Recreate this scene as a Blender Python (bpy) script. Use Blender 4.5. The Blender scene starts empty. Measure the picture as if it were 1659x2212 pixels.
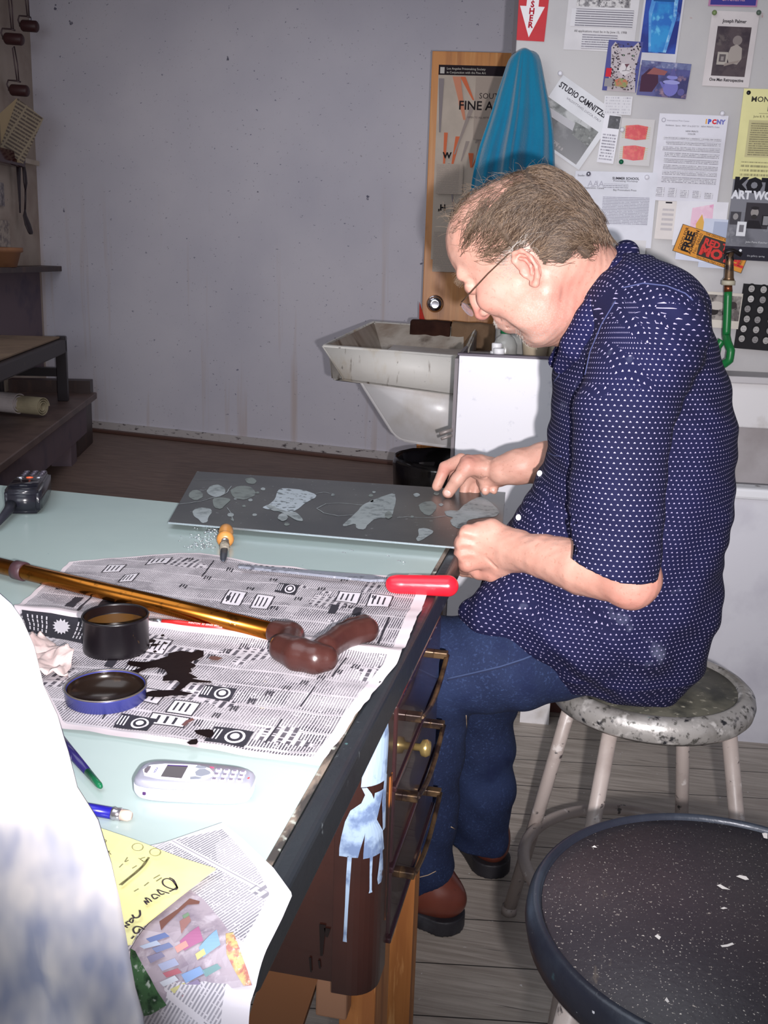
import bpy, bmesh, math, random
import numpy as np
from mathutils import Vector, Matrix, noise
random.seed(7)
S = bpy.context.scene
COL = S.collection
V = Vector
# ------------------------------------------------------------------ camera
CAMZ = 1.25; FPX = 2212.0; PITCH = math.radians(14.0); ROLL = math.radians(1.9); YAW = math.radians(11.6)
FWD = V((-math.sin(YAW)*math.cos(PITCH), math.cos(YAW)*math.cos(PITCH), -math.sin(PITCH)))
R0 = V((math.cos(YAW), math.sin(YAW), 0)); U0 = R0.cross(FWD)
RGT = R0*math.cos(ROLL)+U0*math.sin(ROLL); UPV = -R0*math.sin(ROLL)+U0*math.cos(ROLL)
cd = bpy.data.cameras.new('camera'); cam = bpy.data.objects.new('camera', cd); COL.objects.link(cam)
m = Matrix((RGT, UPV, -FWD)).transposed().to_4x4(); m.translation = V((0, 0, CAMZ)); cam.matrix_world = m
cd.sensor_fit = 'VERTICAL'; cd.sensor_height = 36.0; cd.lens = 36.0*FPX/2212.0; cd.clip_start = .02
S.camera = cam
# ------------------------------------------------------------------ light and exposure
S.view_settings.view_transform = 'Standard'; S.view_settings.look = 'None'
S.view_settings.exposure = 0.0; S.view_settings.gamma = 1.0; S.view_settings.use_curve_mapping = False
w = bpy.data.worlds.new('world'); S.world = w; w.use_nodes = True
w.node_tree.nodes['Background'].inputs[0].default_value = (.80, .86, 1.0, 1); w.node_tree.nodes['Background'].inputs[1].default_value = .25
fl = bpy.data.lights.new('camera_flash', 'SPOT'); fl.energy = 235; fl.color = (1.0, .955, .97); fl.spot_size = math.radians(76); fl.spot_blend = 1.0; fl.shadow_soft_size = .009
flo = bpy.data.objects.new('camera_flash', fl); COL.objects.link(flo)
flo.location = V((0, 0, CAMZ)) + RGT*.055 - UPV*.035
FDIR = (FWD + RGT*.0 + UPV*.17).normalized()
flo.rotation_euler = FDIR.to_track_quat('-Z', 'Y').to_euler()
def area(name, loc, to, sx, sy, e, col):
    l = bpy.data.lights.new(name, 'AREA'); l.energy = e; l.color = col; l.shape = 'RECTANGLE'; l.size = sx; l.size_y = sy
    o = bpy.data.objects.new(name, l); COL.objects.link(o); o.location = loc; o.rotation_euler = (V(to)-V(loc)).to_track_quat('-Z', 'Y').to_euler()
area('overhead_fill', (-.9, .5, 2.82), (-.9, .5001, 0), 2.0, 1.6, 27, (.86, .93, 1.0))  # unseen fill lamp, added to raise the ambient light over the desk
area('back_wall_fill', (-2.0, 4.4, 2.82), (-2.0, 4.5, 0), 1.6, 1.2, 11, (.95, .95, 1.0))  # unseen fill lamp, added to brighten the back wall
area('rear_fill', (-.8, -2.05, 1.7), (-.8, 3, 1.5), 2.4, 1.6, 48, (.86, .92, 1.0))  # soft fill added behind the camera, not a real window

# ------------------------------------------------------------------ helpers
def ray(x, y): return FWD + RGT*((x-829.5)/FPX) - UPV*((y-1106)/FPX)
def PZ(x, y, z): d = ray(x, y); return V((0, 0, CAMZ)) + d*((z-CAMZ)/d.z)
def PY(x, y, Y): d = ray(x, y); return V((0, 0, CAMZ)) + d*(Y/d.y)
def PX(x, y, X): d = ray(x, y); return V((0, 0, CAMZ)) + d*(X/d.x)

def lin(c): return tuple((((v/255)+.055)/1.055)**2.4 if v > 10 else v/255/12.92 for v in c)
def obj(name, me, mats, parent=None, smooth=False):
    if isinstance(me, bmesh.types.BMesh):
        b = me; me = bpy.data.meshes.new(name); b.to_mesh(me); b.free()
    o = bpy.data.objects.new(name, me); COL.objects.link(o)
    if not isinstance(mats, (list, tuple)): mats = [mats]
    if len(me.materials) == 0:
        for q in mats: me.materials.append(q)
    if smooth: me.shade_smooth()
    if parent: o.parent = parent; o.matrix_parent_inverse = parent.matrix_world.inverted()
    return o
def tag(o, label, cat, group=None, kind=None):
    if label: o['label'] = label
    if cat: o['category'] = cat
    if group: o['group'] = group
    if kind: o['kind'] = kind
    return o
def thing(name, loc, label, cat, group=None):
    o = bpy.data.objects.new(name, None); COL.objects.link(o); o.location = loc; o.empty_display_size = .05
    o.matrix_world = Matrix.Translation(V(loc)); return tag(o, label, cat, group)
def struct(name, bm, mat, smooth=False):
    o = obj(name, bm, mat, None, smooth); o['kind'] = 'structure'; return o
def B(): return bmesh.new()
def frame(o, x, y=None, z=None):
    M_ = Matrix.Identity(4)
    x = V(x).normalized()
    if z is None: z = V((0, 0, 1))
    z = V(z); y = z.cross(x).normalized(); z = x.cross(y).normalized()
    for i, a in enumerate((x, y, z)):
        for j in range(3): M_[j][i] = a[j]
    M_.translation = V(o); return M_
def box(bm, a, b, mat=None, bev=0, seg=2, mi=0):
    a = V(a); b = V(b); vs = []
    r = bmesh.ops.create_cube(bm, size=1)
    for v in r['verts']: v.co = V([(a[i]+b[i])/2 + v.co[i]*(b[i]-a[i]) for i in range(3)])
    fs = set(f for v in r['verts'] for f in v.link_faces)
    if bev:
        es = list(set(e for v in r['verts'] for e in v.link_edges))
        rr = bmesh.ops.bevel(bm, geom=es, offset=bev, segments=seg, affect='EDGES', profile=.5)
        fs = [f for f in fs if f.is_valid] + rr['faces']
    vv = set(v for f in fs for v in f.verts)
    if mat is not None:
        for v in vv: v.co = mat @ v.co
    for f in fs: f.material_index = mi
    return bm
def tube(bm, pts, r, n=12, cap=True, mi=0, flat=None):
    pts = [V(p) for p in pts]; rs = r if isinstance(r, (list, tuple)) else [r]*len(pts)
    rings = []; prev = None
    for i, p in enumerate(pts):
        t = (pts[min(i+1, len(pts)-1)]-pts[max(i-1, 0)]).normalized()
        if prev is None:
            a = V((0, 0, 1)) if abs(t.z) < .9 else V((1, 0, 0)); nx = t.cross(a).normalized()
        else: nx = (prev - t*prev.dot(t)).normalized()
        prev = nx; ny = t.cross(nx)
        f = flat or 1
        rings.append([bm.verts.new(p + (nx*math.cos(2*math.pi*k/n) + ny*math.sin(2*math.pi*k/n)*f)*rs[i]) for k in range(n)])
    for A, C in zip(rings, rings[1:]):
        for k in range(n):
            q = bm.faces.new((A[k], A[(k+1) % n], C[(k+1) % n], C[k])); q.material_index = mi; q.smooth = True
    if cap:
        q = bm.faces.new(rings[0][::-1]); q.material_index = mi
        q = bm.faces.new(rings[-1]); q.material_index = mi
    return bm
def lathe(bm, prof, n=48, mat=None, mi=0, close=False):
    rings = []
    for (r, z) in prof:
        if r < 1e-6: v = bm.verts.new((0, 0, z)); rings.append([v]*n)
        else: rings.append([bm.verts.new((r*math.cos(2*math.pi*k/n), r*math.sin(2*math.pi*k/n), z)) for k in range(n)])
    if close: rings.append(rings[0])
    for A, C in zip(rings, rings[1:]):
        for k in range(n):
            vs = []
            for v in (A[k], A[(k+1) % n], C[(k+1) % n], C[k]):
                if v not in vs: vs.append(v)
            if len(vs) > 2:
                try: q = bm.faces.new(vs); q.material_index = mi; q.smooth = True
                except ValueError: pass
    if mat is not None:
        for v in set(v for r_ in rings for v in r_): v.co = mat @ v.co
    return bm
def prism(bm, pts, vec, mi=0):
    vec = V(vec); a = [bm.verts.new(V(p)) for p in pts]; b = [bm.verts.new(V(p)+vec) for p in pts]
    n = len(a)
    fs = [bm.faces.new(a[::-1]), bm.faces.new(b)] + [bm.faces.new((a[i], a[(i+1) % n], b[(i+1) % n], b[i])) for i in range(n)]
    for f in fs: f.material_index = mi
    bmesh.ops.recalc_face_normals(bm, faces=fs)
    return bm
def sheet(bm, fn, nu, nv, th=0, mi=0, uvs=True):
    """grid surface fn(u,v)->point, u,v in 0..1; uv layer in the unit square"""
    g = [[bm.verts.new(fn(i/nu, j/nv)) for j in range(nv+1)] for i in range(nu+1)]
    uvl = bm.loops.layers.uv.verify()
    for i in range(nu):
        for j in range(nv):
            f = bm.faces.new((g[i][j], g[i+1][j], g[i+1][j+1], g[i][j+1])); f.smooth = True; f.material_index = mi
            for l, (a, b) in zip(f.loops, ((i, j), (i+1, j), (i+1, j+1), (i, j+1))): l[uvl].uv = (a/nu, b/nv)
    if th:
        bm.normal_update(); bmesh.ops.solidify(bm, geom=list(bm.faces), thickness=th)
    return bm

# ------------------------------------------------------------------ materials
def nmat(name):
    mt = bpy.data.materials.new(name); mt.use_nodes = True; nt = mt.node_tree
    return mt, nt, nt.nodes['Principled BSDF']
def node(nt, t, ins=None, **kw):
    n = nt.nodes.new(t)
    for k, v in kw.items(): setattr(n, k, v)
    for k, v in (ins or {}).items():
        if hasattr(v, 'links') or isinstance(v, bpy.types.NodeSocket): nt.links.new(v, n.inputs[k])
        else: n.inputs[k].default_value = v
    return n
def math_(nt, op, a, b=None, c=None, clamp=False):
    n = nt.nodes.new('ShaderNodeMath'); n.operation = op; n.use_clamp = clamp
    for i, v in enumerate((a, b, c)):
        if v is None: continue
        if isinstance(v, bpy.types.NodeSocket): nt.links.new(v, n.inputs[i])
        else: n.inputs[i].default_value = v
    return n.outputs[0]
def mapped(nt, scale=(1, 1, 1), src='Object', rot=(0, 0, 0), loc=(0, 0, 0)):
    tc = node(nt, 'ShaderNodeTexCoord'); mp = node(nt, 'ShaderNodeMapping')
    nt.links.new(tc.outputs[src], mp.inputs[0]); mp.inputs['Scale'].default_value = scale; mp.inputs['Rotation'].default_value = rot; mp.inputs['Location'].default_value = loc
    return mp.outputs[0]
def nz(nt, vec, scale, detail=4, rough=.55, dist=0):
    n = node(nt, 'ShaderNodeTexNoise', {'Scale': scale, 'Detail': detail, 'Roughness': rough, 'Distortion': dist}); nt.links.new(vec, n.inputs['Vector']); return n.outputs[0]
def rampf(nt, v, lo, hi):
    n = node(nt, 'ShaderNodeMapRange', {1: lo, 2: hi, 3: 0.0, 4: 1.0}); nt.links.new(v, n.inputs[0]); return n.outputs[0]
def mixc(nt, f, a, b, bt='MIX'):
    n = node(nt, 'ShaderNodeMix', data_type='RGBA', blend_type=bt)
    for s, v in ((n.inputs[0], f), (n.inputs[6], a), (n.inputs[7], b)):
        if isinstance(v, bpy.types.NodeSocket): nt.links.new(v, s)
        else: s.default_value = (v if not isinstance(v, tuple) else (*v, 1) if len(v) == 3 else v)
    return n.outputs[2]
def M(name, col, rough=.6, metal=0., spots=(), bump=None, src='Object', spec=.5, coat=0, sheen=0, rvar=None):
    """col 0..255 sRGB; spots: (scale, colour, lo, hi, stretch[, amount]); bump: (scale, strength[, stretch])"""
    mt, nt, p = nmat(name)
    c = lin(col)
    cur = (*c, 1)
    for i, s in enumerate(spots):
        sc, cc, lo, hi = s[:4]; st = s[4] if len(s) > 4 else (1, 1, 1); am = s[5] if len(s) > 5 else 1
        f = rampf(nt, nz(nt, mapped(nt, st, src, loc=(i*3.7, i*1.3, 0)), sc, 5), lo, hi)
        if am != 1: f = math_(nt, 'MULTIPLY', f, am)
        cur = mixc(nt, f, cur, lin(cc))
    if isinstance(cur, tuple): p.inputs['Base Color'].default_value = cur
    else: nt.links.new(cur, p.inputs['Base Color'])
    p.inputs['Roughness'].default_value = rough; p.inputs['Metallic'].default_value = metal
    p.inputs['Specular IOR Level'].default_value = spec
    p.inputs['Coat Weight'].default_value = coat; p.inputs['Sheen Weight'].default_value = sheen
    if rvar:
        f = rampf(nt, nz(nt, mapped(nt, (1, 1, 1), src), rvar[0], 4), .35, .65)
        nt.links.new(rampf(nt, f, 0, 1), p.inputs['Roughness']); 
        mr = node(nt, 'ShaderNodeMapRange', {1: 0., 2: 1., 3: rvar[1], 4: rvar[2]}); nt.links.new(f, mr.inputs[0]); nt.links.new(mr.outputs[0], p.inputs['Roughness'])
    if bump:
        st = bump[2] if len(bump) > 2 else (1, 1, 1)
        h = nz(nt, mapped(nt, st, src), bump[0], 5)
        bn = node(nt, 'ShaderNodeBump', {'Strength': bump[1], 'Distance': .002, 'Height': h}); nt.links.new(bn.outputs[0], p.inputs['Normal'])
    return mt
_fc = {}
def FM(c, rough=.75):
    k = (tuple(c), rough)
    if k not in _fc: _fc[k] = M('ink_%02x%02x%02x' % tuple(c), c, rough, spec=.3)
    return _fc[k]
def greek_mask(nt, period, colw, src='UV', kx=60, dens=.42, para=None):
    """small printed text lines in uv metres: u along the line, v across"""
    tc = node(nt, 'ShaderNodeTexCoord'); sp = node(nt, 'ShaderNodeSeparateXYZ'); nt.links.new(tc.outputs[src], sp.inputs[0])
    u, v = sp.outputs[0], sp.outputs[1]
    vl = math_(nt, 'DIVIDE', v, period); fl_ = math_(nt, 'FLOOR', vl); fr = math_(nt, 'FRACT', vl)
    line = math_(nt, 'LESS_THAN', fr, .5)
    cu = math_(nt, 'DIVIDE', u, colw); ci = math_(nt, 'FLOOR', cu); cf = math_(nt, 'FRACT', cu)
    gut = math_(nt, 'MULTIPLY', math_(nt, 'GREATER_THAN', cf, .05), math_(nt, 'LESS_THAN', cf, .95))
    cb = node(nt, 'ShaderNodeCombineXYZ'); nt.links.new(math_(nt, 'MULTIPLY', u, kx*12.), cb.inputs[0]); nt.links.new(math_(nt, 'MULTIPLY', fl_, 3.17), cb.inputs[1])
    wn = math_(nt, 'GREATER_THAN', nz(nt, cb.outputs[0], 1.0, 1), dens)
    cb2 = node(nt, 'ShaderNodeCombineXYZ'); nt.links.new(math_(nt, 'MULTIPLY', ci, 7.3), cb2.inputs[0]); nt.links.new(math_(nt, 'MULTIPLY', fl_, .11), cb2.inputs[1])
    pn = nz(nt, cb2.outputs[0], 1.0, 2)
    if para: wn = math_(nt, 'MULTIPLY', wn, math_(nt, 'GREATER_THAN', pn, para))
    return math_(nt, 'MULTIPLY', math_(nt, 'MULTIPLY', line, gut), wn), pn, u, v
def text_mat(name, paper, ink, period=.003, colw=.5, dens=.42, para=None, kx=60):
    mt, nt, p = nmat(name)
    mk, pn, u, v = greek_mask(nt, period, colw, kx=kx, dens=dens, para=para)
    nt.links.new(mixc(nt, math_(nt, 'MULTIPLY', mk, .8), lin(paper), lin(ink)), p.inputs['Base Color'])
    p.inputs['Roughness'].default_value = .8; p.inputs['Specular IOR Level'].default_value = .25
    return mt
def text_mesh(s, size, align='LEFT', shear=0, bold=0):
    cu = bpy.data.curves.new('t', 'FONT'); cu.body = s; cu.size = size; cu.align_x = align; cu.shear = shear; cu.offset = bold; cu.resolution_u = 2
    o = bpy.data.objects.new('t', cu); COL.objects.link(o)
    me = bpy.data.meshes.new_from_object(o.evaluated_get(bpy.context.evaluated_depsgraph_get()))
    bpy.data.objects.remove(o); bpy.data.curves.remove(cu); return me
PAPER_T = .0004
def paper(name, label, cat, org, U, Vv, w, h, items, base=(225, 222, 226), group=None, rough=.6, th=PAPER_T, curl=0, parent=None):
    """flat sheet: org = lower left corner, U to the right, Vv up; items drawn as thin layers"""
    U = V(U).normalized(); Vv = V(Vv).normalized(); N = U.cross(Vv).normalized(); org = V(org)
    mats = []; bm = B(); uvl = bm.loops.layers.uv.verify()
    def mi(mt):
        if mt not in mats: mats.append(mt)
        return mats.index(mt)
    def pos(x, y, k): 
        c = curl*((x/w-.5)**2 + (y/h-.5)**2) if curl else 0
        return org + U*x + Vv*y + N*(th + k*.00018 + c)
    def poly(pts, mt, k):
        vs = [bm.verts.new(pos(x, y, k)) for x, y in pts]; f = bm.faces.new(vs); f.material_index = mi(mt)
        for l, (x, y) in zip(f.loops, pts): l[uvl].uv = (x, -y+10)
    bmt = base if not isinstance(base, tuple) else M('paper_'+name, base, rough, spots=((6, tuple(int(c*.93) for c in base), .45, .7),))
    pts = [(0, 0), (w, 0), (w, h), (0, h)]
    n = 8 if curl else 1
    for i in range(n):
        for j in range(n):
            q = [(w*i/n, h*j/n), (w*(i+1)/n, h*j/n), (w*(i+1)/n, h*(j+1)/n), (w*i/n, h*(j+1)/n)]; poly(q, bmt, 0)
    a = [bm.verts.new(org+U*x+Vv*y) for x, y in pts]; b = [bm.verts.new(org+U*x+Vv*y+N*th) for x, y in pts]
    for i in range(4): f = bm.faces.new((a[i], a[(i+1) % 4], b[(i+1) % 4], b[i])); f.material_index = mi(bmt)
    f = bm.faces.new(a[::-1]); f.material_index = mi(bmt)
    for k, it in enumerate(items):
        k = k+1; t = it[0]
        if t == 'r': _, x0, y0, x1, y1, c = it; poly([(x0, y0), (x1, y0), (x1, y1), (x0, y1)], c if not isinstance(c, tuple) else FM(c), k)
        elif t == 'p': poly(it[1], it[2] if not isinstance(it[2], tuple) else FM(it[2]), k)
        elif t == 'e':
            _, cx, cy, rx, ry, c = it; poly([(cx+rx*math.cos(i*math.pi/10), cy+ry*math.sin(i*math.pi/10)) for i in range(20)], c if not isinstance(c, tuple) else FM(c), k)
        elif t == 'l':
            _, x0, y0, x1, y1, lw, c = it; d = V((x1-x0, y1-y0)).normalized(); px, py = -d.y*lw/2, d.x*lw/2
            poly([(x0-px, y0-py), (x1-px, y1-py), (x1+px, y1+py), (x0+px, y0+py)], FM(c), k)
        elif t == 't':
            _, x, y, size, s, c = it[:6]; rot = it[6] if len(it) > 6 else 0; al = it[7] if len(it) > 7 else 'LEFT'; bo = it[8] if len(it) > 8 else 0; sx = it[9] if len(it) > 9 else 1
            me = text_mesh(s, size, al, 0, bo); ca, sa = math.cos(rot), math.sin(rot)
            vs = [bm.verts.new(pos(x + v.co.x*sx*ca - v.co.y*sa, y + v.co.x*sx*sa + v.co.y*ca, k)) for v in me.vertices]
            for pl in me.polygons:
                try: f = bm.faces.new([vs[i] for i in pl.vertices]); f.material_index = mi(FM(c))
                except ValueError: pass
            bpy.data.meshes.remove(me)
    o = obj(name, bm, mats, parent)
    if label: tag(o, label, cat, group)
    return o
# ================================================================== room
MATS = {}
def wall_mat():
    mt, nt, p = nmat('painted_plaster')
    mp = mapped(nt, (1, 1, 1))
    c = mixc(nt, rampf(nt, nz(nt, mp, 1.2, 4), .35, .7), lin((222, 219, 229)), lin((206, 204, 217)))
    # rust drips, vertical
    dr = nz(nt, mapped(nt, (4.5, 4.5, .22)), 2.6, 3, .5); st = rampf(nt, dr, .60, .74)
    reg = rampf(nt, nz(nt, mapped(nt, (1, 1, 1), loc=(5.2, 0, 3.0)), .9, 2), .5, .62)
    sp = node(nt, 'ShaderNodeSeparateXYZ'); nt.links.new(mapped(nt), sp.inputs[0])
    low = rampf(nt, sp.outputs[2], 1.7, 1.1)
    c = mixc(nt, math_(nt, 'MULTIPLY', math_(nt, 'MULTIPLY', st, low), .38), c, lin((186, 154, 122)))
    # small dark scuffs and specks
    s1 = rampf(nt, nz(nt, mapped(nt, (1, 1, 1.6)), 38, 2), .71, .75); c = mixc(nt, math_(nt, 'MULTIPLY', s1, .75), c, lin((96, 98, 128)))
    s2 = rampf(nt, nz(nt, mapped(nt, (1, 1, 1), loc=(9, 2, 1)), 17, 3), .73, .765); c = mixc(nt, math_(nt, 'MULTIPLY', s2, .85), c, lin((60, 60, 90)))
    s3 = rampf(nt, nz(nt, mapped(nt, (1, 1, 1), loc=(2, 7, 4)), 70, 2), .70, .74); c = mixc(nt, math_(nt, 'MULTIPLY', s3, .4), c, lin((120, 110, 120)))
    nt.links.new(c, p.inputs['Base Color']); p.inputs['Roughness'].default_value = .55
    bn = node(nt, 'ShaderNodeBump', {'Strength': .12, 'Distance': .003, 'Height': nz(nt, mp, 30, 5)}); nt.links.new(bn.outputs[0], p.inputs['Normal'])
    return mt
def floor_mat():
    mt, nt, p = nmat('weathered_floorboards')
    mp = mapped(nt, (1, 1, 1), rot=(0, 0, -.16))
    sp = node(nt, 'ShaderNodeSeparateXYZ'); nt.links.new(mp, sp.inputs[0])
    yv = math_(nt, 'DIVIDE', sp.outputs[1], .135); row = math_(nt, 'FLOOR', yv); fr = math_(nt, 'FRACT', yv)
    gap = math_(nt, 'LESS_THAN', fr, .020)
    g = nz(nt, mapped(nt, (3, 55, 20), rot=(0, 0, -.16)), 1.8, 6, .6, .6)
    tone = nz(nt, mp, 1.6, 3)
    c = mixc(nt, rampf(nt, g, .35, .65), lin((156, 146, 136)), lin((194, 184, 174)))
    c = mixc(nt, math_(nt, 'MULTIPLY', rampf(nt, tone, .4, .65), .5), c, lin((146, 134, 126)))
    crk = rampf(nt, nz(nt, mapped(nt, (2.2, 70, 30), rot=(0, 0, -.16)), 2.4, 3), .66, .72); c = mixc(nt, math_(nt, 'MULTIPLY', crk, .7), c, lin((50, 44, 42)))
    wt = rampf(nt, nz(nt, mp, 60, 2), .72, .75); c = mixc(nt, wt, c, lin((215, 212, 210)))
    c = mixc(nt, gap, c, lin((38, 34, 33)))
    # the far strip of the floor is darker brown
    gp = node(nt, 'ShaderNodeNewGeometry'); s2 = node(nt, 'ShaderNodeSeparateXYZ'); nt.links.new(gp.outputs[0], s2.inputs[0])
    far = rampf(nt, s2.outputs[1], 2.9, 3.1)
    brown = mixc(nt, rampf(nt, nz(nt, mapped(nt, (3, 20, 3)), 2, 4), .3, .7), lin((104, 84, 76)), lin((132, 110, 98)))
    c = mixc(nt, far, c, brown)
    nt.links.new(c, p.inputs['Base Color']); p.inputs['Roughness'].default_value = .6
    bn = node(nt, 'ShaderNodeBump', {'Strength': .35, 'Distance': .003, 'Height': math_(nt, 'SUBTRACT', g, gap)}); nt.links.new(bn.outputs[0], p.inputs['Normal'])
    return mt
WM = wall_mat()
white = M('white_laminate', (222, 220, 226), .35, spots=((30, (196, 196, 206), .62, .72), (9, (160, 150, 140), .73, .78)))
whiteP = M('white_painted_wood', (222, 219, 220), .5, spots=((8, (180, 172, 165), .55, .75), (40, (90, 85, 90), .72, .76)), bump=(30, .15))
greytrim = M('grey_trim', (120, 112, 116), .6, spots=((10, (80, 74, 80), .5, .7),))
dark = M('dark_stained_wood', (52, 34, 32), .45, spots=((14, (82, 56, 46), .5, .75, (1, 1, .3)),), bump=(40, .2))
beige = M('cream_plaster', (176, 162, 150), .7, spots=((3, (150, 132, 120), .45, .7), (30, (100, 90, 90), .72, .76)))
greyboard = M('grey_painted_board', (108, 92, 100), .7, spots=((5, (82, 74, 90), .5, .7),))
b = B(); box(b, (-6, -2.2, -.1), (3.2, 8.2, 0)); struct('floor', b, floor_mat())
b = B(); box(b, (-6, -2.2, 2.9), (3.2, 8.2, 3.0)); struct('ceiling', b, M('ceiling_paint', (196, 196, 200), .8))
# back wall, slightly turned
wl0 = V((-3.433, 6.542, 0)); wr0 = V((-1.23, 6.166, 0)); dw = (wr0-wl0).normalized(); nw = V((-dw.y, dw.x, 0))
cornerB = wl0 - dw*.40
b = B(); Mw = frame(cornerB, dw); box(b, (0, 0, 0), (5.2, .12, 2.9), Mw); struct('wall_back', b, WM)
b = B(); box(b, (0, -.014, .012), (5.2, 0, .07), Mw); struct('baseboard_back', b, M('scuffed_white_base', (196, 190, 190), .6, spots=((20, (80, 70, 74), .58, .68, (1, 1, 3)),)))
b = B(); box(b, (0, -.06, 0), (5.2, -.014, .022), Mw, bev=.006); struct('trim_1', b, M('brown_moulding', (96, 68, 60), .5))
# left wall
dl = V((.167, -.986, 0)); Ml = frame(cornerB, dl)
b = B(); box(b, (-.05, -.12, 0), (8.6, 0, 2.9), Ml, mi=0); struct('wall_left', b, beige)
# right wall, rear wall (behind the camera)
b = B(); box(b, (3.1, -2.2, 0), (3.2, 8.2, 2.9)); struct('wall_right', b, WM)
b = B(); box(b, (-6, -2.3, 0), (3.2, -2.2, 2.9)); struct('wall_front', b, WM)
# notice board partition
BA = math.radians(3.0); bu = V((math.cos(BA), math.sin(BA), 0)); bo = V((-.318, 3.25, 0)); Mb = frame(bo, bu)
boardm = M('notice_wall_paint', (190, 187, 187), .42, spots=((4, (176, 173, 176), .45, .7), (35, (180, 150, 150), .70, .75)))
b = B(); box(b, (0, 0, 0), (3.4, .06, 2.9), Mb); struct('wall_partition', b, boardm)
b = B(); box(b, (-.012, -.006, 0), (0.0, .07, 2.9), Mb); struct('trim_2', b, M('dark_corner_bead', (70, 62, 68), .5))
def bp(px, py, off=.001):
    """point on the notice wall seen at this pixel"""
    d = ray(px, py); n = V((-bu.y, bu.x, 0)); c0 = V((0, 0, CAMZ)); t = (bo-c0).dot(n)/d.dot(n)
    return c0 + d*t - n*off
def bloc(px, py):
    q = bp(px, py, 0)-bo; return V((q.dot(bu), q.z))
# tank / big white sink below the notices
TA = math.radians(4.0); tu = V((math.cos(TA), math.sin(TA), 0)); to = V((-.36, 2.655, 0)); Mt = frame(to, tu)
t = thing('wash_trough', Mt @ V((.9, .2, 0)), 'long white painted wash trough standing below the notices, right of the seated man', 'trough')
b = B()
box(b, (.50, 0, .0), (2.6, .03, .70), Mt)                     # front
obj('front_panel', b, M('trough_paint', (206, 205, 212), .5, spots=((6, (184, 182, 192), .45, .7), (30, (120, 110, 110), .72, .76))), t)
b = B(); box(b, (.50, -.012, .675), (2.6, .05, .705), Mt, bev=.008); obj('rim', b, M('chipped_white_rim', (226, 226, 230), .35, spots=((25, (90, 86, 90), .62, .7),)), t)
b = B(); box(b, (.50, .05, .50), (2.6, .48, .52), Mt); obj('basin_floor', b, whiteP, t)
b = B(); box(b, (.50, .45, .0), (2.6, .47, .80), Mt); obj('back_panel', b, M('grey_back_panel', (176, 170, 172), .55, spots=((5, (150, 142, 142), .45, .7),)), t)
b = B(); box(b, (.50, .40, .80), (2.6, .5, .93), Mt, bev=.004); obj('ledge_board', b, whiteP, t)
b = B(); box(b, (.50, .38, .93), (2.6, .54, .95), Mt, bev=.003); obj('ledge_top', b, M('ledge_paint', (190, 186, 188), .5), t)
for xx in (.52, .95):
    b = B(); box(b, (xx, .03, 0), (xx+.06, .09, .5), Mt); obj('leg', b, whiteP, t)
# white cabinet left of it
t = thing('white_cabinet', Mt @ V((.25, .15, 0)), 'white laminate cabinet between the slanted sink and the seated man, bottles on its top', 'cabinet')
b = B(); box(b, (0, 0, .09), (.49, .022, 1.008), Mt, bev=.002); obj('front_panel', b, white, t)
b = B(); box(b, (.004, .023, .09), (.485, .42, .984), Mt); obj('body', b, M('cabinet_body', (150, 140, 136), .6), t)
b = B(); box(b, (-.004, -.004, 1.0085), (.494, .026, 1.014), Mt, bev=.001); obj('top_edge', b, M('dark_laminate_edge', (74, 62, 78), .45), t)
b = B(); box(b, (-.01, -.004, .12), (-.001, .4, 1.0), Mt); obj('side_strip', b, greytrim, t)
b = B(); box(b, (.22, -.006, .0), (.30, .05, .10), Mt); obj('foot', b, whiteP, t)
b = B(); box(b, (.28, -.005, .12), (.50, -.001, .33), Mt); obj('patch_panel', b, M('patch_panel', (196, 186, 186), .6), t)
b = B(); box(b, (.0, .08, 0), (.49, .10, .12), Mt); obj('plinth', b, M('reddish_plinth', (92, 52, 44), .6), t)
b = B(); prism(b, [Mt @ V(p) for p in ((.285, -.0055, .262), (.30, -.0055, .275), (.318, -.0055, .268), (.31, -.0055, .235), (.295, -.0055, .225))], V((0, -.0004, 0))); obj('tape_scrap', b, FM((190, 160, 110)), t)
b = B(); tube(b, [Mt @ V((-.008, -.01, .80)), Mt @ V((-.035, -.02, .79))], .004, 8); tube(b, [Mt @ V((-.008, -.012, .815)), Mt @ V((-.04, -.02, .803))], .005, 8); obj('latch', b, M('chipped_grey_metal', (150, 140, 136), .5, .4), t)

# leaning wooden door with a poster
DA = math.radians(9); du = V((math.cos(DA), math.sin(DA), 0))
d0 = PY(912, 690, 5.2); Md = frame(V((d0.x, 5.2, 0)), du)
def dp(px, py):
    d = ray(px, py); n = V((-du.y, du.x, 0)); c0 = V((0, 0, CAMZ)); o_ = Md.translation; tt = (V(o_)-c0).dot(n)/d.dot(n)
    q = c0+d*tt - V(o_); return q.dot(du), q.z
dx0, dz1 = dp(933, 110)
wood = M('amber_varnished_wood', (214, 142, 70), .4, spots=((3, (176, 106, 46), .45, .65, (6, 6, .35)), (8, (226, 164, 96), .55, .75, (8, 8, .3)), (2, (140, 78, 38), .62, .75)), bump=(20, .08, (8, 8, .4)))
t = thing('wooden_door', Md @ V((.4, .02, 0)), 'narrow amber wooden door behind the sink with a poster on it', 'door')
b = B(); box(b, (dx0*.5, 0, 0), (.95, .035, dz1), Md, bev=.003); obj('door_panel', b, wood, t)
kx, kz = dp(940, 656)
b = B(); Mk = Md @ Matrix.Translation(V((kx, 0, kz))) @ Matrix.Rotation(math.pi/2, 4, 'X') @ Matrix.Scale(1.28, 4)
lathe(b, [(0, .0), (.032, .0), (.034, .004), (.03, .008), (.012, .010), (.011, .026), (.018, .03), (.026, .036), (.029, .046), (.027, .056), (.02, .063), (.014, .062), (.0, .064)], 32, Mk)
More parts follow.
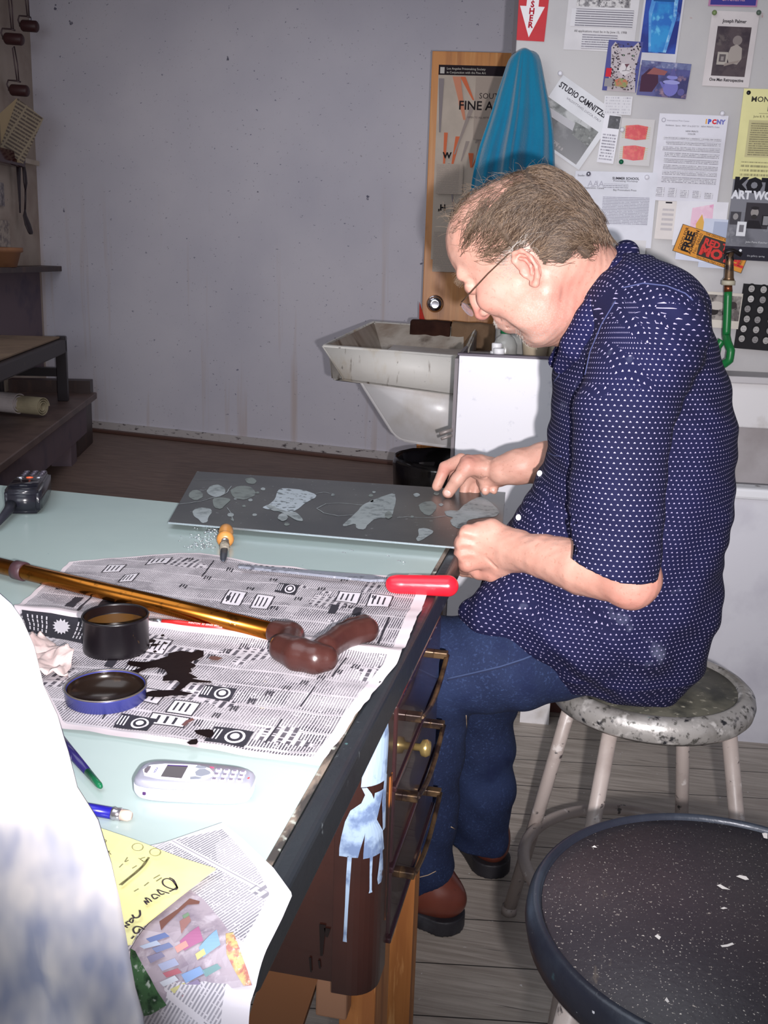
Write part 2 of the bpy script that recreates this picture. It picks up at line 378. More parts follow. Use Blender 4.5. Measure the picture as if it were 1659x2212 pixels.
obj('door_knob', b, M('polished_chrome', (205, 205, 215), .08, 1.0), t, True)
b = B(); prism(b, [Md @ V((*(lambda q: (q[0]-.012, -.03))(dp(912, 650)), dp(912, 652)[1])), Md @ V((dp(906, 692)[0], -.03, dp(906, 696)[1])), Md @ V((dp(920, 692)[0], -.03, dp(920, 696)[1]))], V((0, -.006, 0)))
tag(obj('red_rag', b, FM((196, 52, 40))), 'small red scrap hanging at the left edge of the wooden door', 'rag')
# poster on the door
px0, pz1 = dp(948, 140); px1, pz0 = dp(930, 560)
pk = 5.2/4.05; pw = .36; ph = (pz1-pz0)/pk
og = (230, 120, 80)
import random as _r
rp = _r.Random(3)
items = [('r', 0, ph-.035, pw, ph, (34, 22, 30)), ('t', .03, ph-.016, .011, 'Los Angeles Printmaking Society', (220, 215, 205)), ('t', .03, ph-.029, .011, 'in Conjunction with the Fine Art', (220, 215, 205)), ('r', .006, ph-.03, .022, ph-.008, (205, 200, 195))]
for k in range(26):
    x = rp.uniform(.0, .26); y = rp.uniform(.05, ph-.12); hh = rp.uniform(.05, .22); dxx = rp.uniform(-.06, .06); ww = rp.uniform(.006, .03)
    y1 = min(y+hh, ph-.04); cc = rp.choice([og, (214, 108, 70), (170, 156, 150), (150, 140, 142), (224, 150, 120)])
    x1 = min(max(x+dxx, 0.002), .32); items.append(('p', [(x, y), (x+ww*.3, y), (min(x1+ww, .35), y1), (x1, y1)], cc))
items += [('r', .14, ph-.26, .355, ph-.04, (186, 170, 158)), ('t', .155, ph-.115, .028, 'SOUTHERN', (40, 30, 34)), ('t', .08, ph-.155, .044, 'FINE ART', (30, 22, 28), 0, 'LEFT', .0007),
          ('t', .115, ph-.185, .009, 'OPEN TO ALL ARTISTS', (90, 80, 80))]
gk = text_mat('poster_small_print', (205, 190, 176), (168, 154, 146), .0036, .10)
for (x, y0, y1) in ((.0, ph-.46, ph-.35), (.0, ph-.75, ph-.60), (.15, ph-.56, ph-.34), (.15, ph-.80, ph-.62)):
    items.append(('r', x+.008, y0, x+.11, y1, gk))
for (x, y, s) in ((.03, ph-.33, 'W'), (.165, ph-.325, 'SS'), (.02, ph-.52, ',H'), (.165, ph-.60, 'C')):
    items.append(('t', x, y, .03, s, (20, 16, 20), 0, 'LEFT', .0012))
paper('exhibition_poster', 'orange and grey exhibition poster fixed to the amber wooden door', 'poster', Md @ V((px0, -.003, pz0)), du, (0, 0, 1), pw, ph, items, base=(205, 190, 175))
po_ = Md @ V((px0, -.003, pz0)); pst = bpy.data.objects['exhibition_poster']
for v_ in pst.data.vertices: v_.co = po_ + (v_.co-po_)*pk
# ================================================================== notices on the partition
NB = [0]
def note(name, label, cat, TL, TR, BL, items, base=(226, 224, 230), **kw):
    """paper whose corners are seen at these pixels; items(w, h) -> list"""
    a, r, l = bloc(*TL), bloc(*TR), bloc(*BL)
    U = (r-a); w = U.length; U.normalize(); Vv = V((-U.y, U.x)); h = abs((a-l).dot(Vv))
    NB[0] += 1; off = .0012 + NB[0]*.0011
    o2 = a - Vv*h; n = V((-bu.y, bu.x, 0))
    org = bo + bu*o2.x + V((0, 0, o2.y)) - n*off
    return paper(name, label, cat, org, bu*U.x + V((0, 0, U.y)), bu*Vv.x + V((0, 0, Vv.y)), w, h, items(w, h), base=base, **kw)
def pin(px, py, col, label):
    q = bp(px, py, .001); n = V((-bu.y, bu.x, 0)); Mq = frame(q - n*(.012+.0011*0), bu, -n) if False else None
    X = bu; Z = -n; Y = Z.cross(X); Mm = Matrix((X, Y, Z)).transposed().to_4x4(); Mm.translation = bp(px, py, .0)
    b = B(); lathe(b, [(0, .0), (.0012, .0), (.0012, .016), (.0062, .018), (.0070, .021), (.006, .024), (.0035, .026), (0, .0265)], 16, Mm)
    tag(obj('push_pin', b, col, None, True), label, 'pin', 'pins in the notice wall')
fine = text_mat('fine_print', (226, 224, 230), (110, 106, 120), .0042, .4)
fine2 = text_mat('fine_print_grey', (220, 220, 228), (130, 128, 140), .0052, .4, para=.42)
finec = text_mat('fine_print_columns', (224, 222, 228), (126, 122, 134), .0046, .035)
K = (40, 36, 46)
def noisepic(name, c1, c2, c3, sc=30, rough=.25):
    return M(name, c1, rough, spots=((sc, c2, .45, .6), (sc*1.7, c3, .58, .68)), src='Object')
# big poster top left with etching
def it_a(w, h):
    L = [('r', w*.12, h*.52, w*.88, h*.98, noisepic('etching', (214, 210, 210), (120, 116, 120), (50, 48, 54), 75)), ('r', w*.12, h*.72, w*.88, h*.98, (216, 212, 214))]
    rr = random.Random(5)
    for k in range(20):
        x = w*rr.uniform(.15, .85); L.append(('l', x, h*.6, x+rr.uniform(-.004, .004), h*rr.uniform(.72, .95), .0012, (90, 86, 92)))
    L += [('r', w*.06, h*.28, w*.94, h*.49, text_mat('poster_text_a', (222, 220, 224), (96, 92, 106), .0062, .5, .3)),
          ('t', w*.5, h*.215, .0085, 'All applications must be in by June 15, 1998', K, 0, 'CENTER'),
          ('r', w*.25, h*.02, w*.75, h*.19, text_mat('poster_text_b', (222, 220, 224), (110, 106, 120), .0062, .3, .36))]
    return L
note('call_for_entries', 'cream notice with an etching above small print, right of the red arrow sign', 'notice', (1236, -75), (1390, -70), (1232, 108), it_a, base=(222, 219, 222))
# fire extinguisher sign
def it_f(w, h):
    L = [('p', [(w*.5, h*.03), (w*.12, h*.30), (w*.32, h*.30), (w*.32, h*.97), (w*.70, h*.97), (w*.70, h*.30), (w*.90, h*.30)], (240, 236, 238))]
    for i, c in enumerate('EXTINGUISHER'[::-1]):
        L.append(('t', w*.51, h*(.115+.0565*i*1.05), .0225, c, (176, 26, 50), 0, 'CENTER', .0009))
    return L
note('fire_extinguisher_sign', 'red sign with a white down arrow and the letters of EXTINGUISHER', 'sign', (1134, -165), (1204, -162), (1131, 88), it_f, base=(204, 30, 44))
# blue poster
def it_b(w, h):
    return [('r', w*.05, h*.13, w*.95, h, noisepic('blue_poster_ink', (40, 74, 170), (24, 44, 130), (70, 120, 200), 12)),
            ('p', [(w*.28, h*.14), (w*.16, h*.55), (w*.24, h*.82), (w*.40, h), (w*.66, h), (w*.84, h*.80), (w*.86, h*.5), (w*.72, h*.14)], noisepic('glow_blue', (90, 160, 222), (60, 130, 210), (150, 205, 240), 18)),
            ('p', [(w*.34, h*.14), (w*.24, h*.5), (w*.30, h*.66), (w*.75, h*.66), (w*.78, h*.5), (w*.64, h*.14)], noisepic('cyan_blue', (46, 148, 214), (36, 110, 196), (100, 190, 235), 22)),
            ('r', w*.24, h*.66, w*.76, h*.80, (30, 84, 150)), ('e', w*.5, h*.73, w*.07, h*.045, (14, 26, 60)), ('e', w*.5, h*.73, w*.05, h*.033, (60, 140, 190)), ('r', w*.485, h*.70, w*.515, h*.76, (14, 26, 60)),
            ('e', w*.5, h*.93, w*.1, h*.04, (150, 210, 245)),
            ('t', w*.5, h*.02, .0085, 'JUAN LEONG REVEL', (130, 128, 140), 0, 'CENTER')]
note('blue_poster', 'tall glowing blue poster on the notice wall above the leopard picture', 'poster', (1400, -70), (1488, -66), (1390, 141), it_b, base=(214, 212, 220))
# top right purple card, endiana
note('purple_card', 'purple card reading endiana at the top right corner of the notice wall', 'card', (1538, -60), (1644, -58), (1536, 14),
     lambda w, h: [('r', w*.04, h*.04, w*.97, h*.9, (64, 58, 140)), ('t', w*.5, h*.16, .021, 'endiana', (200, 150, 180), 0, 'CENTER', 0, 1.0)], base=(180, 120, 160))
# Joseph poster
def it_j(w, h):
    return [('r', w*.16, h*.14, w*.88, h*.80, noisepic('sepia_photo', (84, 72, 76), (62, 52, 60), (98, 88, 88), 25)),
            ('e', w*.62, h*.62, w*.10, h*.065, (136, 126, 124)), ('p', [(w*.44, h*.40), (w*.50, h*.53), (w*.62, h*.57), (w*.74, h*.52), (w*.76, h*.38), (w*.68, h*.30), (w*.5, h*.32)], (166, 156, 150)),
            ('r', w*.24, h*.29, w*.46, h*.46, (176, 168, 160)), ('r', w*.28, h*.33, w*.42, h*.43, (96, 88, 90)), ('r', w*.32, h*.345, w*.38, h*.40, (150, 142, 140)),
            ('p', [(w*.40, h*.27), (w*.70, h*.33), (w*.72, h*.36), (w*.42, h*.31)], (150, 138, 132)),
            ('t', w*.5, h*.85, .0125, 'Joseph Palmer', K, 0, 'CENTER', .0003, .9), ('t', w*.5, h*.07, .0115, 'One Man Retrospective', K, 0, 'CENTER', .0003, .85)]
note('portrait_poster', 'cream poster of a figure holding a framed picture, under the purple card', 'poster', (1538, 24), (1640, 28), (1524, 186), it_j, base=(214, 206, 206))
pin(1541, 31, FM((120, 140, 90), .3), 'pale green pin at the upper left corner of the portrait poster'); pin(1636, 31, FM((90, 104, 92), .3), 'dark green pin at the upper right corner of the portrait poster')
# leopard
def it_l(w, h):
    rr = random.Random(9); L = [('r', w*.0, h*.0, w, h, (84, 88, 150)),
        ('p', [(w*.14, 0), (w*.16, h*.5), (w*.10, h*.86), (w*.2, h*.97), (w*.34, h*.86), (w*.72, h*.88), (w*.86, h*.99), (w*.96, h*.88), (w*.88, h*.45), (w*.98, 0)], (196, 186, 190)),
        ('p', [(w*.38, h*.40), (w*.48, h*.56), (w*.66, h*.56), (w*.8, h*.42), (w*.6, h*.32)], (222, 216, 218))]
    for k in range(230):
        x = rr.uniform(.16, .92)*w; y = rr.uniform(.02, .92)*h
        if .42 < x/w < .72 and .3 < y/h < .72: continue
        a = rr.uniform(.008, .024)*w; L.append(('e', x, y, a*rr.uniform(.7, 1.5), a, rr.choice([(40, 34, 50), (70, 58, 66), (96, 82, 84)])))
    L += [('e', w*.47, h*.67, w*.045, h*.018, (24, 20, 30)), ('e', w*.75, h*.67, w*.045, h*.018, (24, 20, 30)), ('e', w*.47, h*.67, w*.018, h*.012, (150, 180, 150)), ('e', w*.75, h*.67, w*.018, h*.012, (150, 180, 150)),
          ('p', [(w*.54, h*.5), (w*.68, h*.51), (w*.61, h*.43)], (110, 74, 84)), ('l', w*.61, h*.44, w*.60, h*.38, .001, (50, 40, 50)), ('l', w*.60, h*.38, w*.50, h*.36, .001, (50, 40, 50)), ('l', w*.60, h*.38, w*.72, h*.37, .001, (50, 40, 50)),
          ('r', w*.03, h*.23, w*.19, h*.40, (206, 44, 60)), ('r', w*.03, h*.04, w*.26, h*.20, (150, 146, 150)),
          ('p', [(w*.34, h*.06), (w*.32, h*.17), (w*.45, h*.22), (w*.62, h*.21), (w*.72, h*.14), (w*.66, h*.04)], noisepic('fruit_ink', (130, 140, 80), (190, 100, 70), (90, 110, 60), 60))]
    return L
note('leopard_picture', 'picture of a spotted leopard face pinned left of the teapot postcard', 'picture', (1315, 87), (1389, 92), (1303, 196), it_l, base=(190, 186, 196))
def it_t(w, h):
    return [('r', w*.0, h*.0, w, h, noisepic('teapot_card_ink', (84, 84, 142), (54, 52, 104), (150, 120, 140), 20)),
            ('r', w*.0, h*.82, w, h*.99, noisepic('card_top', (110, 118, 160), (70, 66, 120), (160, 160, 190), 40)),
            ('p', [(w*.05, h*.1), (w*.04, h*.55), (w*.18, h*.78), (w*.36, h*.70), (w*.40, h*.40), (w*.30, h*.12)], (74, 44, 66)), ('p', [(w*.14, h*.62), (w*.26, h*.82), (w*.55, h*.74), (w*.5, h*.62)], (150, 92, 92)),
            ('e', w*.66, h*.28, w*.15, h*.24, (120, 118, 190)), ('e', w*.66, h*.44, w*.17, h*.06, (156, 156, 214)), ('e', w*.66, h*.58, w*.11, h*.06, (140, 140, 206)), ('p', [(w*.60, h*.62), (w*.67, h*.88), (w*.73, h*.62)], (96, 92, 150)),
            ('p', [(w*.5, h*.25), (w*.42, h*.42), (w*.45, h*.44), (w*.54, h*.34)], (110, 108, 180)), ('e', w*.88, h*.18, w*.07, h*.1, (96, 92, 150))]
note('teapot_postcard', 'blue violet postcard of a teapot overlapping the right edge of the leopard picture', 'postcard', (1386, 131), (1493, 140), (1376, 206), it_t, base=(190, 190, 206))
# studio camnitzer sheet, tilted
def it_s(w, h):
    return [('t', w*.47, h*.83, .0225, 'STUDIO CAMNITZER', K, 0, 'CENTER', .0006, .80), ('t', w*.55, h*.745, .009, 'VALDOTTAVO, LUCCA, ITALY', (110, 106, 116), 0, 'CENTER'),
            ('r', 0, h*.04, w*.92, h*.62, noisepic('dark_photo', (78, 76, 80), (44, 42, 46), (110, 108, 110), 9)),
            ('p', [(0, h*.62), (0, h*.42), (w*.6, h*.44), (w*.92, h*.40), (w*.92, h*.62)], noisepic('pale_trees', (176, 176, 176), (110, 112, 110), (60, 60, 58), 22)),
            ('p', [(0, h*.50), (0, h*.40), (w*.62, h*.42), (w*.62, h*.53)], (190, 188, 192)), ('p', [(w*.55, h*.55), (w*.6, h*.37), (w*.92, h*.35), (w*.92, h*.58)], noisepic('tree_mass', (96, 98, 94), (50, 52, 50), (150, 150, 148), 60)),
            ('t', w*.1, h*.12, .012, 'Studio Camnitzer', (196, 190, 190)), ('t', w*.45, h*.085, .012, '1 9 9 8', (196, 190, 190))]
note('studio_sheet', 'tilted sheet headed STUDIO CAMNITZER above a dark photograph', 'notice', (1216, 163), (1334, 246), (1108, 268), it_s, base=(222, 222, 226))
pin(1210, 161, M('white_pin', (232, 230, 238), .2), 'white pin at the top corner of the tilted STUDIO sheet')
# small text scraps behind
note('typed_card', 'small white typed card left of the two red shapes print', 'card', (1306, 247), (1342, 251), (1300, 352),
     lambda w, h: [('r', w*.3, h*.72, w*.98, h*.98, noisepic('card_faces', (60, 58, 66), (30, 28, 34), (150, 148, 152), 50)), ('r', w*.1, h*.05, w*.9, h*.6, text_mat('card_text', (232, 230, 236), (120, 116, 130), .0085, .05, .45))], base=(232, 230, 236))
note('printed_label', 'faint printed scrap directly under the leopard picture', 'note', (1306, 208), (1366, 210), (1304, 248), lambda w, h: [('r', w*.05, h*.05, w*.95, h*.95, text_mat('scrap_text', (222, 220, 224), (150, 146, 160), .008, .05, .55))], base=(222, 220, 224))
def it_r(w, h):
    red = noisepic('red_crayon', (206, 56, 66), (220, 90, 84), (196, 120, 70), 70)
    L = []
    for y0 in (.12, .56):
        L += [('p', [(w*.16, h*(y0+.01)), (w*.14, h*(y0+.28)), (w*.5, h*(y0+.31)), (w*.82, h*(y0+.28)), (w*.80, h*(y0+.01)), (w*.5, h*(y0-.02))], red)]
        for k in range(6):
            yy = h*(y0+.02+.045*k); L += [('l', w*.06, yy, w*.18, yy+.003, .0008, (196, 196, 110)), ('l', w*.78, yy, w*.90, yy+.002, .0008, (196, 196, 110))]
    return L
note('red_shapes_print', 'small print of two red barrel shapes stacked, right of the typed card', 'print', (1343, 256), (1414, 260), (1337, 356), it_r, base=(204, 200, 200))
pin(1341, 351, FM((20, 96, 66), .3), 'green pin at the lower left corner of the two red shapes print'); pin(1343, 282, FM((220, 220, 226), .3), 'white pin left of the upper red shape')
# PCNY letter
def it_p(w, h):
    L = [('t', w*.68, h*.905, .0165, 'I', (230, 170, 90), 0, 'LEFT', .0012), ('t', w*.715, h*.905, .0165, 'P', (70, 90, 200), 0, 'LEFT', .0012), ('t', w*.775, h*.905, .0165, 'C', (220, 50, 60), 0, 'LEFT', .0012), ('t', w*.84, h*.905, .0165, 'NY', (120, 120, 190), 0, 'LEFT', .001),
         ('t', w*.12, h*.915, .006, 'International Print Center', (130, 126, 140)), ('e', w*.07, h*.925, .006, .006, (150, 146, 160)), ('e', w*.07, h*.925, .0045, .0045, (224, 222, 230)),
         ('t', w*.5, h*.86, .006, 'Exhibition  Space:  MAY 13 to JULY 31   NEW PRINTS: Color', (90, 86, 100), 0, 'CENTER'), ('t', w*.5, h*.80, .0062, 'NEW PRINTS', K, 0, 'CENTER'), ('t', w*.5, h*.77, .0062, 'COLOR', K, 0, 'CENTER')]
    y = .74
    rr = random.Random(2)
    while y > .20:
        n = rr.choice([2, 3, 3, 4]); L.append(('r', w*(.08 if rr.random() < .5 else .14), h*(y-.016*n), w*.94, h*y, fine)); y -= .016*n+.018
    for k in range(5): L.append(('r', w*(.08+.18*k), h*.05, w*(.20+.18*k), h*(.16-.01*k), finec))
    return L
note('printed_letter', 'white letter with a small red, orange and blue logo, right of the red shapes print', 'letter', (1424, 246), (1572, 252), (1413, 433), it_p, base=(224, 222, 231))
pin(1558, 247, M('white_pin', (232, 230, 238), .2), 'white pin at the top right corner of the printed letter')
# two sheets over the head
def it_q(w, h):
    return [('t', w*.62, h*.90, .0095, 'SUMMER SCHOOL', K, 0, 'CENTER', .0003), ('t', w*.62, h*.87, .0075, 'Printmaking Workshop', K, 0, 'CENTER'), ('t', w*.62, h*.75, .0075, 'Bay Printmakers Press', K, 0, 'CENTER'),
            ('r', w*.36, h*.30, w*.93, h*.68, text_mat('sheet_text', (222, 222, 231), (134, 132, 146), .0044, .5, .36, .38)), ('r', w*.36, h*.78, w*.66, h*.84, fine2), ('e', w*.42, h*.14, .006, .006, (150, 148, 160))]
note('workshop_sheet', 'white workshop sheet with one centred text block, just behind the top of the head', 'notice', (1243, 370), (1420, 374), (1236, 531), lambda w, h: it_q(w, h) + [
    ('t', w*.03, h*.93, .008, 'Studio 18', K), ('l', w*.28, h*.80, w*.28, h*.88, .001, (150, 148, 160)), ('l', w*.2, h*.80, w*.45*.6, h*.80, .001, (150, 148, 160)), ('t', w*.16, h*.80, .024, 'AAA', (176, 174, 186)), ('t', w*.06, h*.77, .007, 'Print Exploration, Canada', K)], base=(222, 222, 231))
note('address_sheet', 'grey white sheet with an address block hanging just behind the shirt collar', 'notice', (1325, 518), (1395, 520), (1322, 566), lambda w, h: [('r', w*.30, h*.45, w*.62, h*.98, text_mat('address_text', (216, 213, 214), (96, 94, 104), .0055, .3, .3)), ('t', w*.3, h*.2, .007, 'Kate Krieger  Kat Rothchild', K)], base=(216, 213, 214))
pin(1271, 377, M('steel_pin', (170, 168, 180), .2, .8), 'steel pin at the top left of the workshop sheet'); pin(1396, 384, M('white_pin', (232, 230, 238), .2), 'white pin at the top right of the workshop sheet')
# glossy pink and yellow photo
note('glossy_photo', 'glossy photo with a pink and yellow blur, below the printed letter', 'photo', (1460, 434), (1572, 438), (1456, 530),
     lambda w, h: [('p', [(w*.30, h*.05), (w*.32, h*.85), (w*.72, h*.95), (w*.74, h*.2)], noisepic('pinkish', (232, 190, 210), (240, 214, 224), (226, 150, 190), 25)), ('p', [(w*.45, h*.1), (w*.42, h*.5), (w*.52, h*.72), (w*.6, h*.45), (w*.56, h*.08)], (226, 176, 90)), ('p', [(w*.26, h*.02), (w*.36, h*.3), (w*.52, h*.1), (w*.62, h*.02)], (206, 44, 92))], base=(236, 234, 240), rough=.12)
note('lined_note', 'cream lined note left of the glossy pink photo', 'note', (1421, 434), (1461, 436), (1417, 516), lambda w, h: [('r', w*.1, h*.2, w*.9, h*.8, text_mat('lined', (226, 218, 214), (190, 184, 188), .014, .3, .3)), ('r', w*.4, h*.94, w*.75, h*.98, K)], base=(226, 218, 214))
note('pale_blue_sheet', 'pale blue glossy sheet partly under the dark KOTA poster', 'sheet', (1520, 472), (1582, 476), (1512, 577), lambda w, h: [('r', w*.35, h*.2, w, h*.95, (176, 184, 206))], base=(212, 218, 236), rough=.15)
note('white_scrap', 'white scrap of paper sticking out under the orange ticket poster', 'paper', (1462, 525), (1530, 532), (1459, 560), lambda w, h: [], base=(226, 230, 248))
# orange ticket
def it_k(w, h):
    o2 = (222, 150, 62)
    L = [('r', w*.01, h*.02, w*.99, h*.98, o2), ('p', [(w*.33, h*.12), (w*.31, h*.5), (w*.33, h*.86), (w*.78, h*.86), (w*.80, h*.5), (w*.78, h*.12)], (62, 54, 50)),
         ('t', w*.20, h*.10, .029, 'FREE', (30, 24, 28), math.pi/2, 'LEFT', .0014, 1.0), ('t', w*.10, h*.12, .0125, 'GOOD FOR', (60, 40, 30), math.pi/2, 'LEFT', .0002), ('t', w*.25, h*.08, .0135, 'ADMISSION', (60, 40, 30), math.pi/2, 'LEFT', .0004),
         ('t', w*.31, h*.14, .014, 'No. 04660', (90, 60, 40), math.pi/2), ('t', w*.36, h*.56, .026, 'RED TRAIN', (214, 60, 56), 0, 'LEFT', .0012), ('t', w*.35, h*.2, .038, 'MOTEL', (214, 60, 56), 0, 'LEFT', .002, 1.1),
         ('t', w*.34, h*.90, .008, 'THE GREATEST RED TRAIN SHOW', (60, 40, 30)), ('t', w*.34, h*.04, .008, 'Now Playing Night and Day', (60, 40, 30)), ('t', w*.95, h*.2, .014, 'No. 04', (60, 40, 30), math.pi/2)]
    return L
note('ticket_poster', 'orange ticket shaped poster reading FREE, tilted, at the right of the notice wall', 'poster', (1473, 484), (1622, 533), (1454, 543), it_k, base=(90, 70, 50))
# yellow sheet
def it_y(w, h):
    return [('t', w*.13, h*.86, .0205, 'MONOTHON', (60, 56, 50), 0, 'LEFT', .0003, 1.05), ('t', w*.36, h*.76, .036, '1 0', (110, 104, 88)), ('l', w*.28, h*.735, w*.95, h*.735, .0008, (90, 84, 70)), ('t', w*.2, h*.69, .0085, 'June 8, 9, 10, 11, 12', (60, 56, 50)),
            ('r', w*.14, h*.25, w*.95, h*.66, M('yellow_panel', (196, 188, 140), .6)), ('r', w*.18, h*.27, w*.90, h*.64, text_mat('yellow_text', (196, 188, 140), (120, 114, 92), .006, .3, .4)),
            ('r', w*.10, h*.04, w*.95, h*.20, text_mat('yellow_text2', (228, 222, 160), (130, 124, 96), .012, .3, .45))]
note('yellow_notice', 'pale yellow MONOTHON notice at the right edge of the wall', 'notice', (1604, 194), (1745, 198), (1582, 388), it_y, base=(230, 224, 160))
pin(1614, 203, FM((30, 30, 34), .3), 'black pin at the top of the pale yellow notice')
# KOTA poster
def it_z(w, h):
    g = noisepic('grey_photo', (120, 120, 128), (90, 90, 98), (146, 146, 152), 12)
    return [('r', 0, h*.0, w, h, (128, 128, 136)), ('r', 0, h*.16, w, h*.60, g), ('r', 0, 0, w, h*.17, (40, 38, 50)), ('t', w*.02, h*.855, .052, 'KOTA', (22, 20, 28), 0, 'LEFT', .004, 1.0), ('t', w*.0, h*.765, .031, 'ART WORKS', (226, 226, 232), 0, 'LEFT', .0016, .92),
            ('r', w*.24, h*.40, w*.60, h*.72, (58, 54, 60)), ('e', w*.38, h*.60, w*.06, h*.055, (150, 144, 142)), ('e', w*.38, h*.545, w*.045, h*.03, (50, 46, 48)), ('e', w*.38, h*.655, w*.062, h*.02, (40, 36, 40)), ('p', [(w*.26, h*.40), (w*.3, h*.50), (w*.46, h*.50), (w*.52, h*.40)], (34, 30, 36)),
            ('r', w*.02, h*.44, w*.18, h*.60, (70, 68, 74)), ('e', w*.1, h*.54, w*.04, h*.04, (150, 146, 146)), ('r', w*.14, h*.30, w*.28, h*.48, (226, 226, 230)), ('r', w*.175, h*.35, w*.245, h*.44, (120, 118, 124)),
            ('r', w*.50, h*.44, w*.62, h*.57, (30, 28, 32)), ('r', w*.52, h*.45, w*.60, h*.56, (140, 138, 142)), ('r', w*.62, h*.45, w*.98, h*.7, (92, 92, 98)), ('t', w*.3, h*.22, .008, 'John Paine Ketcher', (210, 210, 214)), ('t', w*.35, h*.05, .007, 'the gallery, spring', (190, 190, 196)), ('e', w*.24, h*.12, .004, .004, (226, 226, 230))]
note('dark_poster', 'grey poster headed KOTA ART WORKS under the pale yellow notice', 'poster', (1582, 388), (1725, 394), (1562, 560), it_z, base=(110, 110, 118))
# faces poster
def it_h(w, h):
    rr = random.Random(4); L = [('r', 0, 0, w, h, (30, 28, 32))]
    for r_ in range(6):
        for c in range(5):
            x = w*(.12+.2*c+rr.uniform(-.02, .02)); y = h*(.16+.155*r_); L += [('e', x, y+h*.012, w*.066, h*.064, (14, 13, 16)), ('e', x, y-h*.004, w*.050, h*.052, rr.choice([(170, 166, 164), (140, 136, 136), (190, 186, 184)])), ('l', x-w*.03, y+h*.008, x-w*.01, y+h*.008, .001, (40, 36, 38)), ('l', x+w*.01, y+h*.008, x+w*.03, y+h*.008, .001, (40, 36, 38)), ('l', x-w*.02, y-h*.03, x+w*.02, y-h*.03, .001, (70, 60, 60))]
    return L
note('faces_poster', 'black poster covered in rows of small faces at the lower right of the notice wall', 'poster', (1603, 612), (1735, 622), (1578, 750), it_h, base=(36, 34, 38), rough=.25)
note('newspaper_clipping', 'torn cream clipping with a black and white photo behind the green hose', 'clipping', (1513, 628), (1602, 634), (1508, 704), lambda w, h: [('r', w*.02, h*.22, w*.98, h*.92, noisepic('clip_photo', (160, 152, 146), (96, 88, 86), (40, 34, 36), 30)), ('e', w*.35, h*.45, w*.12, h*.1, (40, 34, 36)), ('e', w*.8, h*.66, w*.09, h*.1, (60, 52, 52)), ('e', w*.4, h*.62, w*.2, h*.12, (196, 188, 180))], base=(212, 204, 192))
# ------------------------------------------------------------------ green hose with tap
hose = M('green_hose', (20, 112, 54), .35); brass = M('tarnished_brass', (130, 104, 80), .4, .8, spots=((30, (70, 60, 56), .5, .6),))
YH = 3.10
t = thing('garden_hose', PY(1572, 700, YH), 'green hose with brass tap fitting hanging beside the dark posters', 'hose')
b = B(); pts = [PY(1573, 628, YH), PY(1571, 680, YH), PY(1569, 725, YH), PY(1572, 740, YH-.03), PY(1579, 757, YH-.05), PY(1576, 778, YH-.05), PY(1560, 790, YH-.04), PY(1545, 775, YH-.02), PY(1550, 750, YH), PY(1560, 735, YH)]
q = []
for a_, c_ in zip(pts, pts[1:]):
    for k in range(4): q.append(a_.lerp(c_, k/4))
q.append(pts[-1]); tube(b, q, .0115, 12); obj('hose', b, hose, t)
b = B(); tube(b, [PY(1578, 545, YH), PY(1576, 566, YH), PY(1575, 600, YH), PY(1574, 606, YH)], [.009, .011, .013, .017], 14); obj('tap_body', b, brass, t)
b = B(); tube(b, [PY(1574, 606, YH), PY(1573, 616, YH)], .019, 16); obj('hose_collar', b, M('cream_plastic', (190, 182, 160), .5), t)
b = B(); tube(b, [PY(1573, 616, YH), PY(1573, 630, YH)], [.011, .012], 12); obj('copper_ring', b, M('copper', (140, 84, 56), .4, .8), t)
b = B(); tube(b, [PY(1566, 546, YH-.01), PY(1584, 541, YH), PY(1602, 551, YH)], .006, 8); tube(b, [PY(1568, 560, YH), PY(1584, 556, YH)], .01, 8); obj('tap_handle', b, M('dark_tap', (40, 34, 36), .4, .5), t)
# ------------------------------------------------------------------ blue towel hung at the corner of the board
def towel():
    top = bp(1139, 116, .03)
    rows = [(112, 1112, 1160), (126, 1098, 1168), (160, 1088, 1174), (200, 1074, 1182), (240, 1062, 1190), (280, 1048, 1196), (320, 1034, 1198), (360, 1024, 1199), (420, 1015, 1199), (480, 1010, 1196)]
    Yt = 3.15; b = B(); N = 120; rings = []
    for (py, xl, xr) in rows:
        L_ = PY(xl, py, Yt); R_ = PY(xr, py, Yt); c = (L_+R_)/2; hw = (R_-L_).length/2; ring = []
        t_ = min(1, max(0, (py-112)/300))
        for k in range(N):
            a = 2*math.pi*k/N; fold = 1 + (.02+.30*t_)*0
            dd = .045 + .02*t_
            w_ = math.sin(a*9+.8*math.sin(a*2))*.013*t_ + math.sin(a*17+1+py*.01)*.004*t_ + (-.02*t_ if abs(((a-4.6+math.pi) % (2*math.pi))-math.pi) < .1 else 0)
            x = math.cos(a)*(hw + 0); y = math.sin(a)*dd*(1)
            y += w_*1.6*(abs(math.sin(a))); x += w_*.3*abs(math.cos(a))*0
            ring.append(b.verts.new(c + V((x, y - .0, 0)) + V((0, 0, .004*math.sin(a*3)))))
        rings.append(ring)
    for A, C in zip(rings, rings[1:]):
        for k in range(N): f = b.faces.new((A[k], A[(k+1) % N], C[(k+1) % N], C[k])); f.smooth = True
    cc = b.verts.new(sum((v.co for v in rings[0]), V())/N + V((0, 0, .006)))
    for k in range(N): f = b.faces.new((rings[0][(k+1) % N], rings[0][k], cc)); f.smooth = True
    b.faces.new(rings[-1]); bmesh.ops.recalc_face_normals(b, faces=b.faces)
    o = obj('towel', b, M('turquoise_terry', (24, 116, 150), .95, spots=((4, (18, 98, 136), .4, .7),), bump=(260, .9), sheen=.4, spec=.1))
    sm = o.modifiers.new('s', 'SUBSURF'); sm.levels = 1; sm.render_levels = 1
    tag(o, 'turquoise towel hung from the corner of the notice wall above the man\'s head', 'towel')
towel()
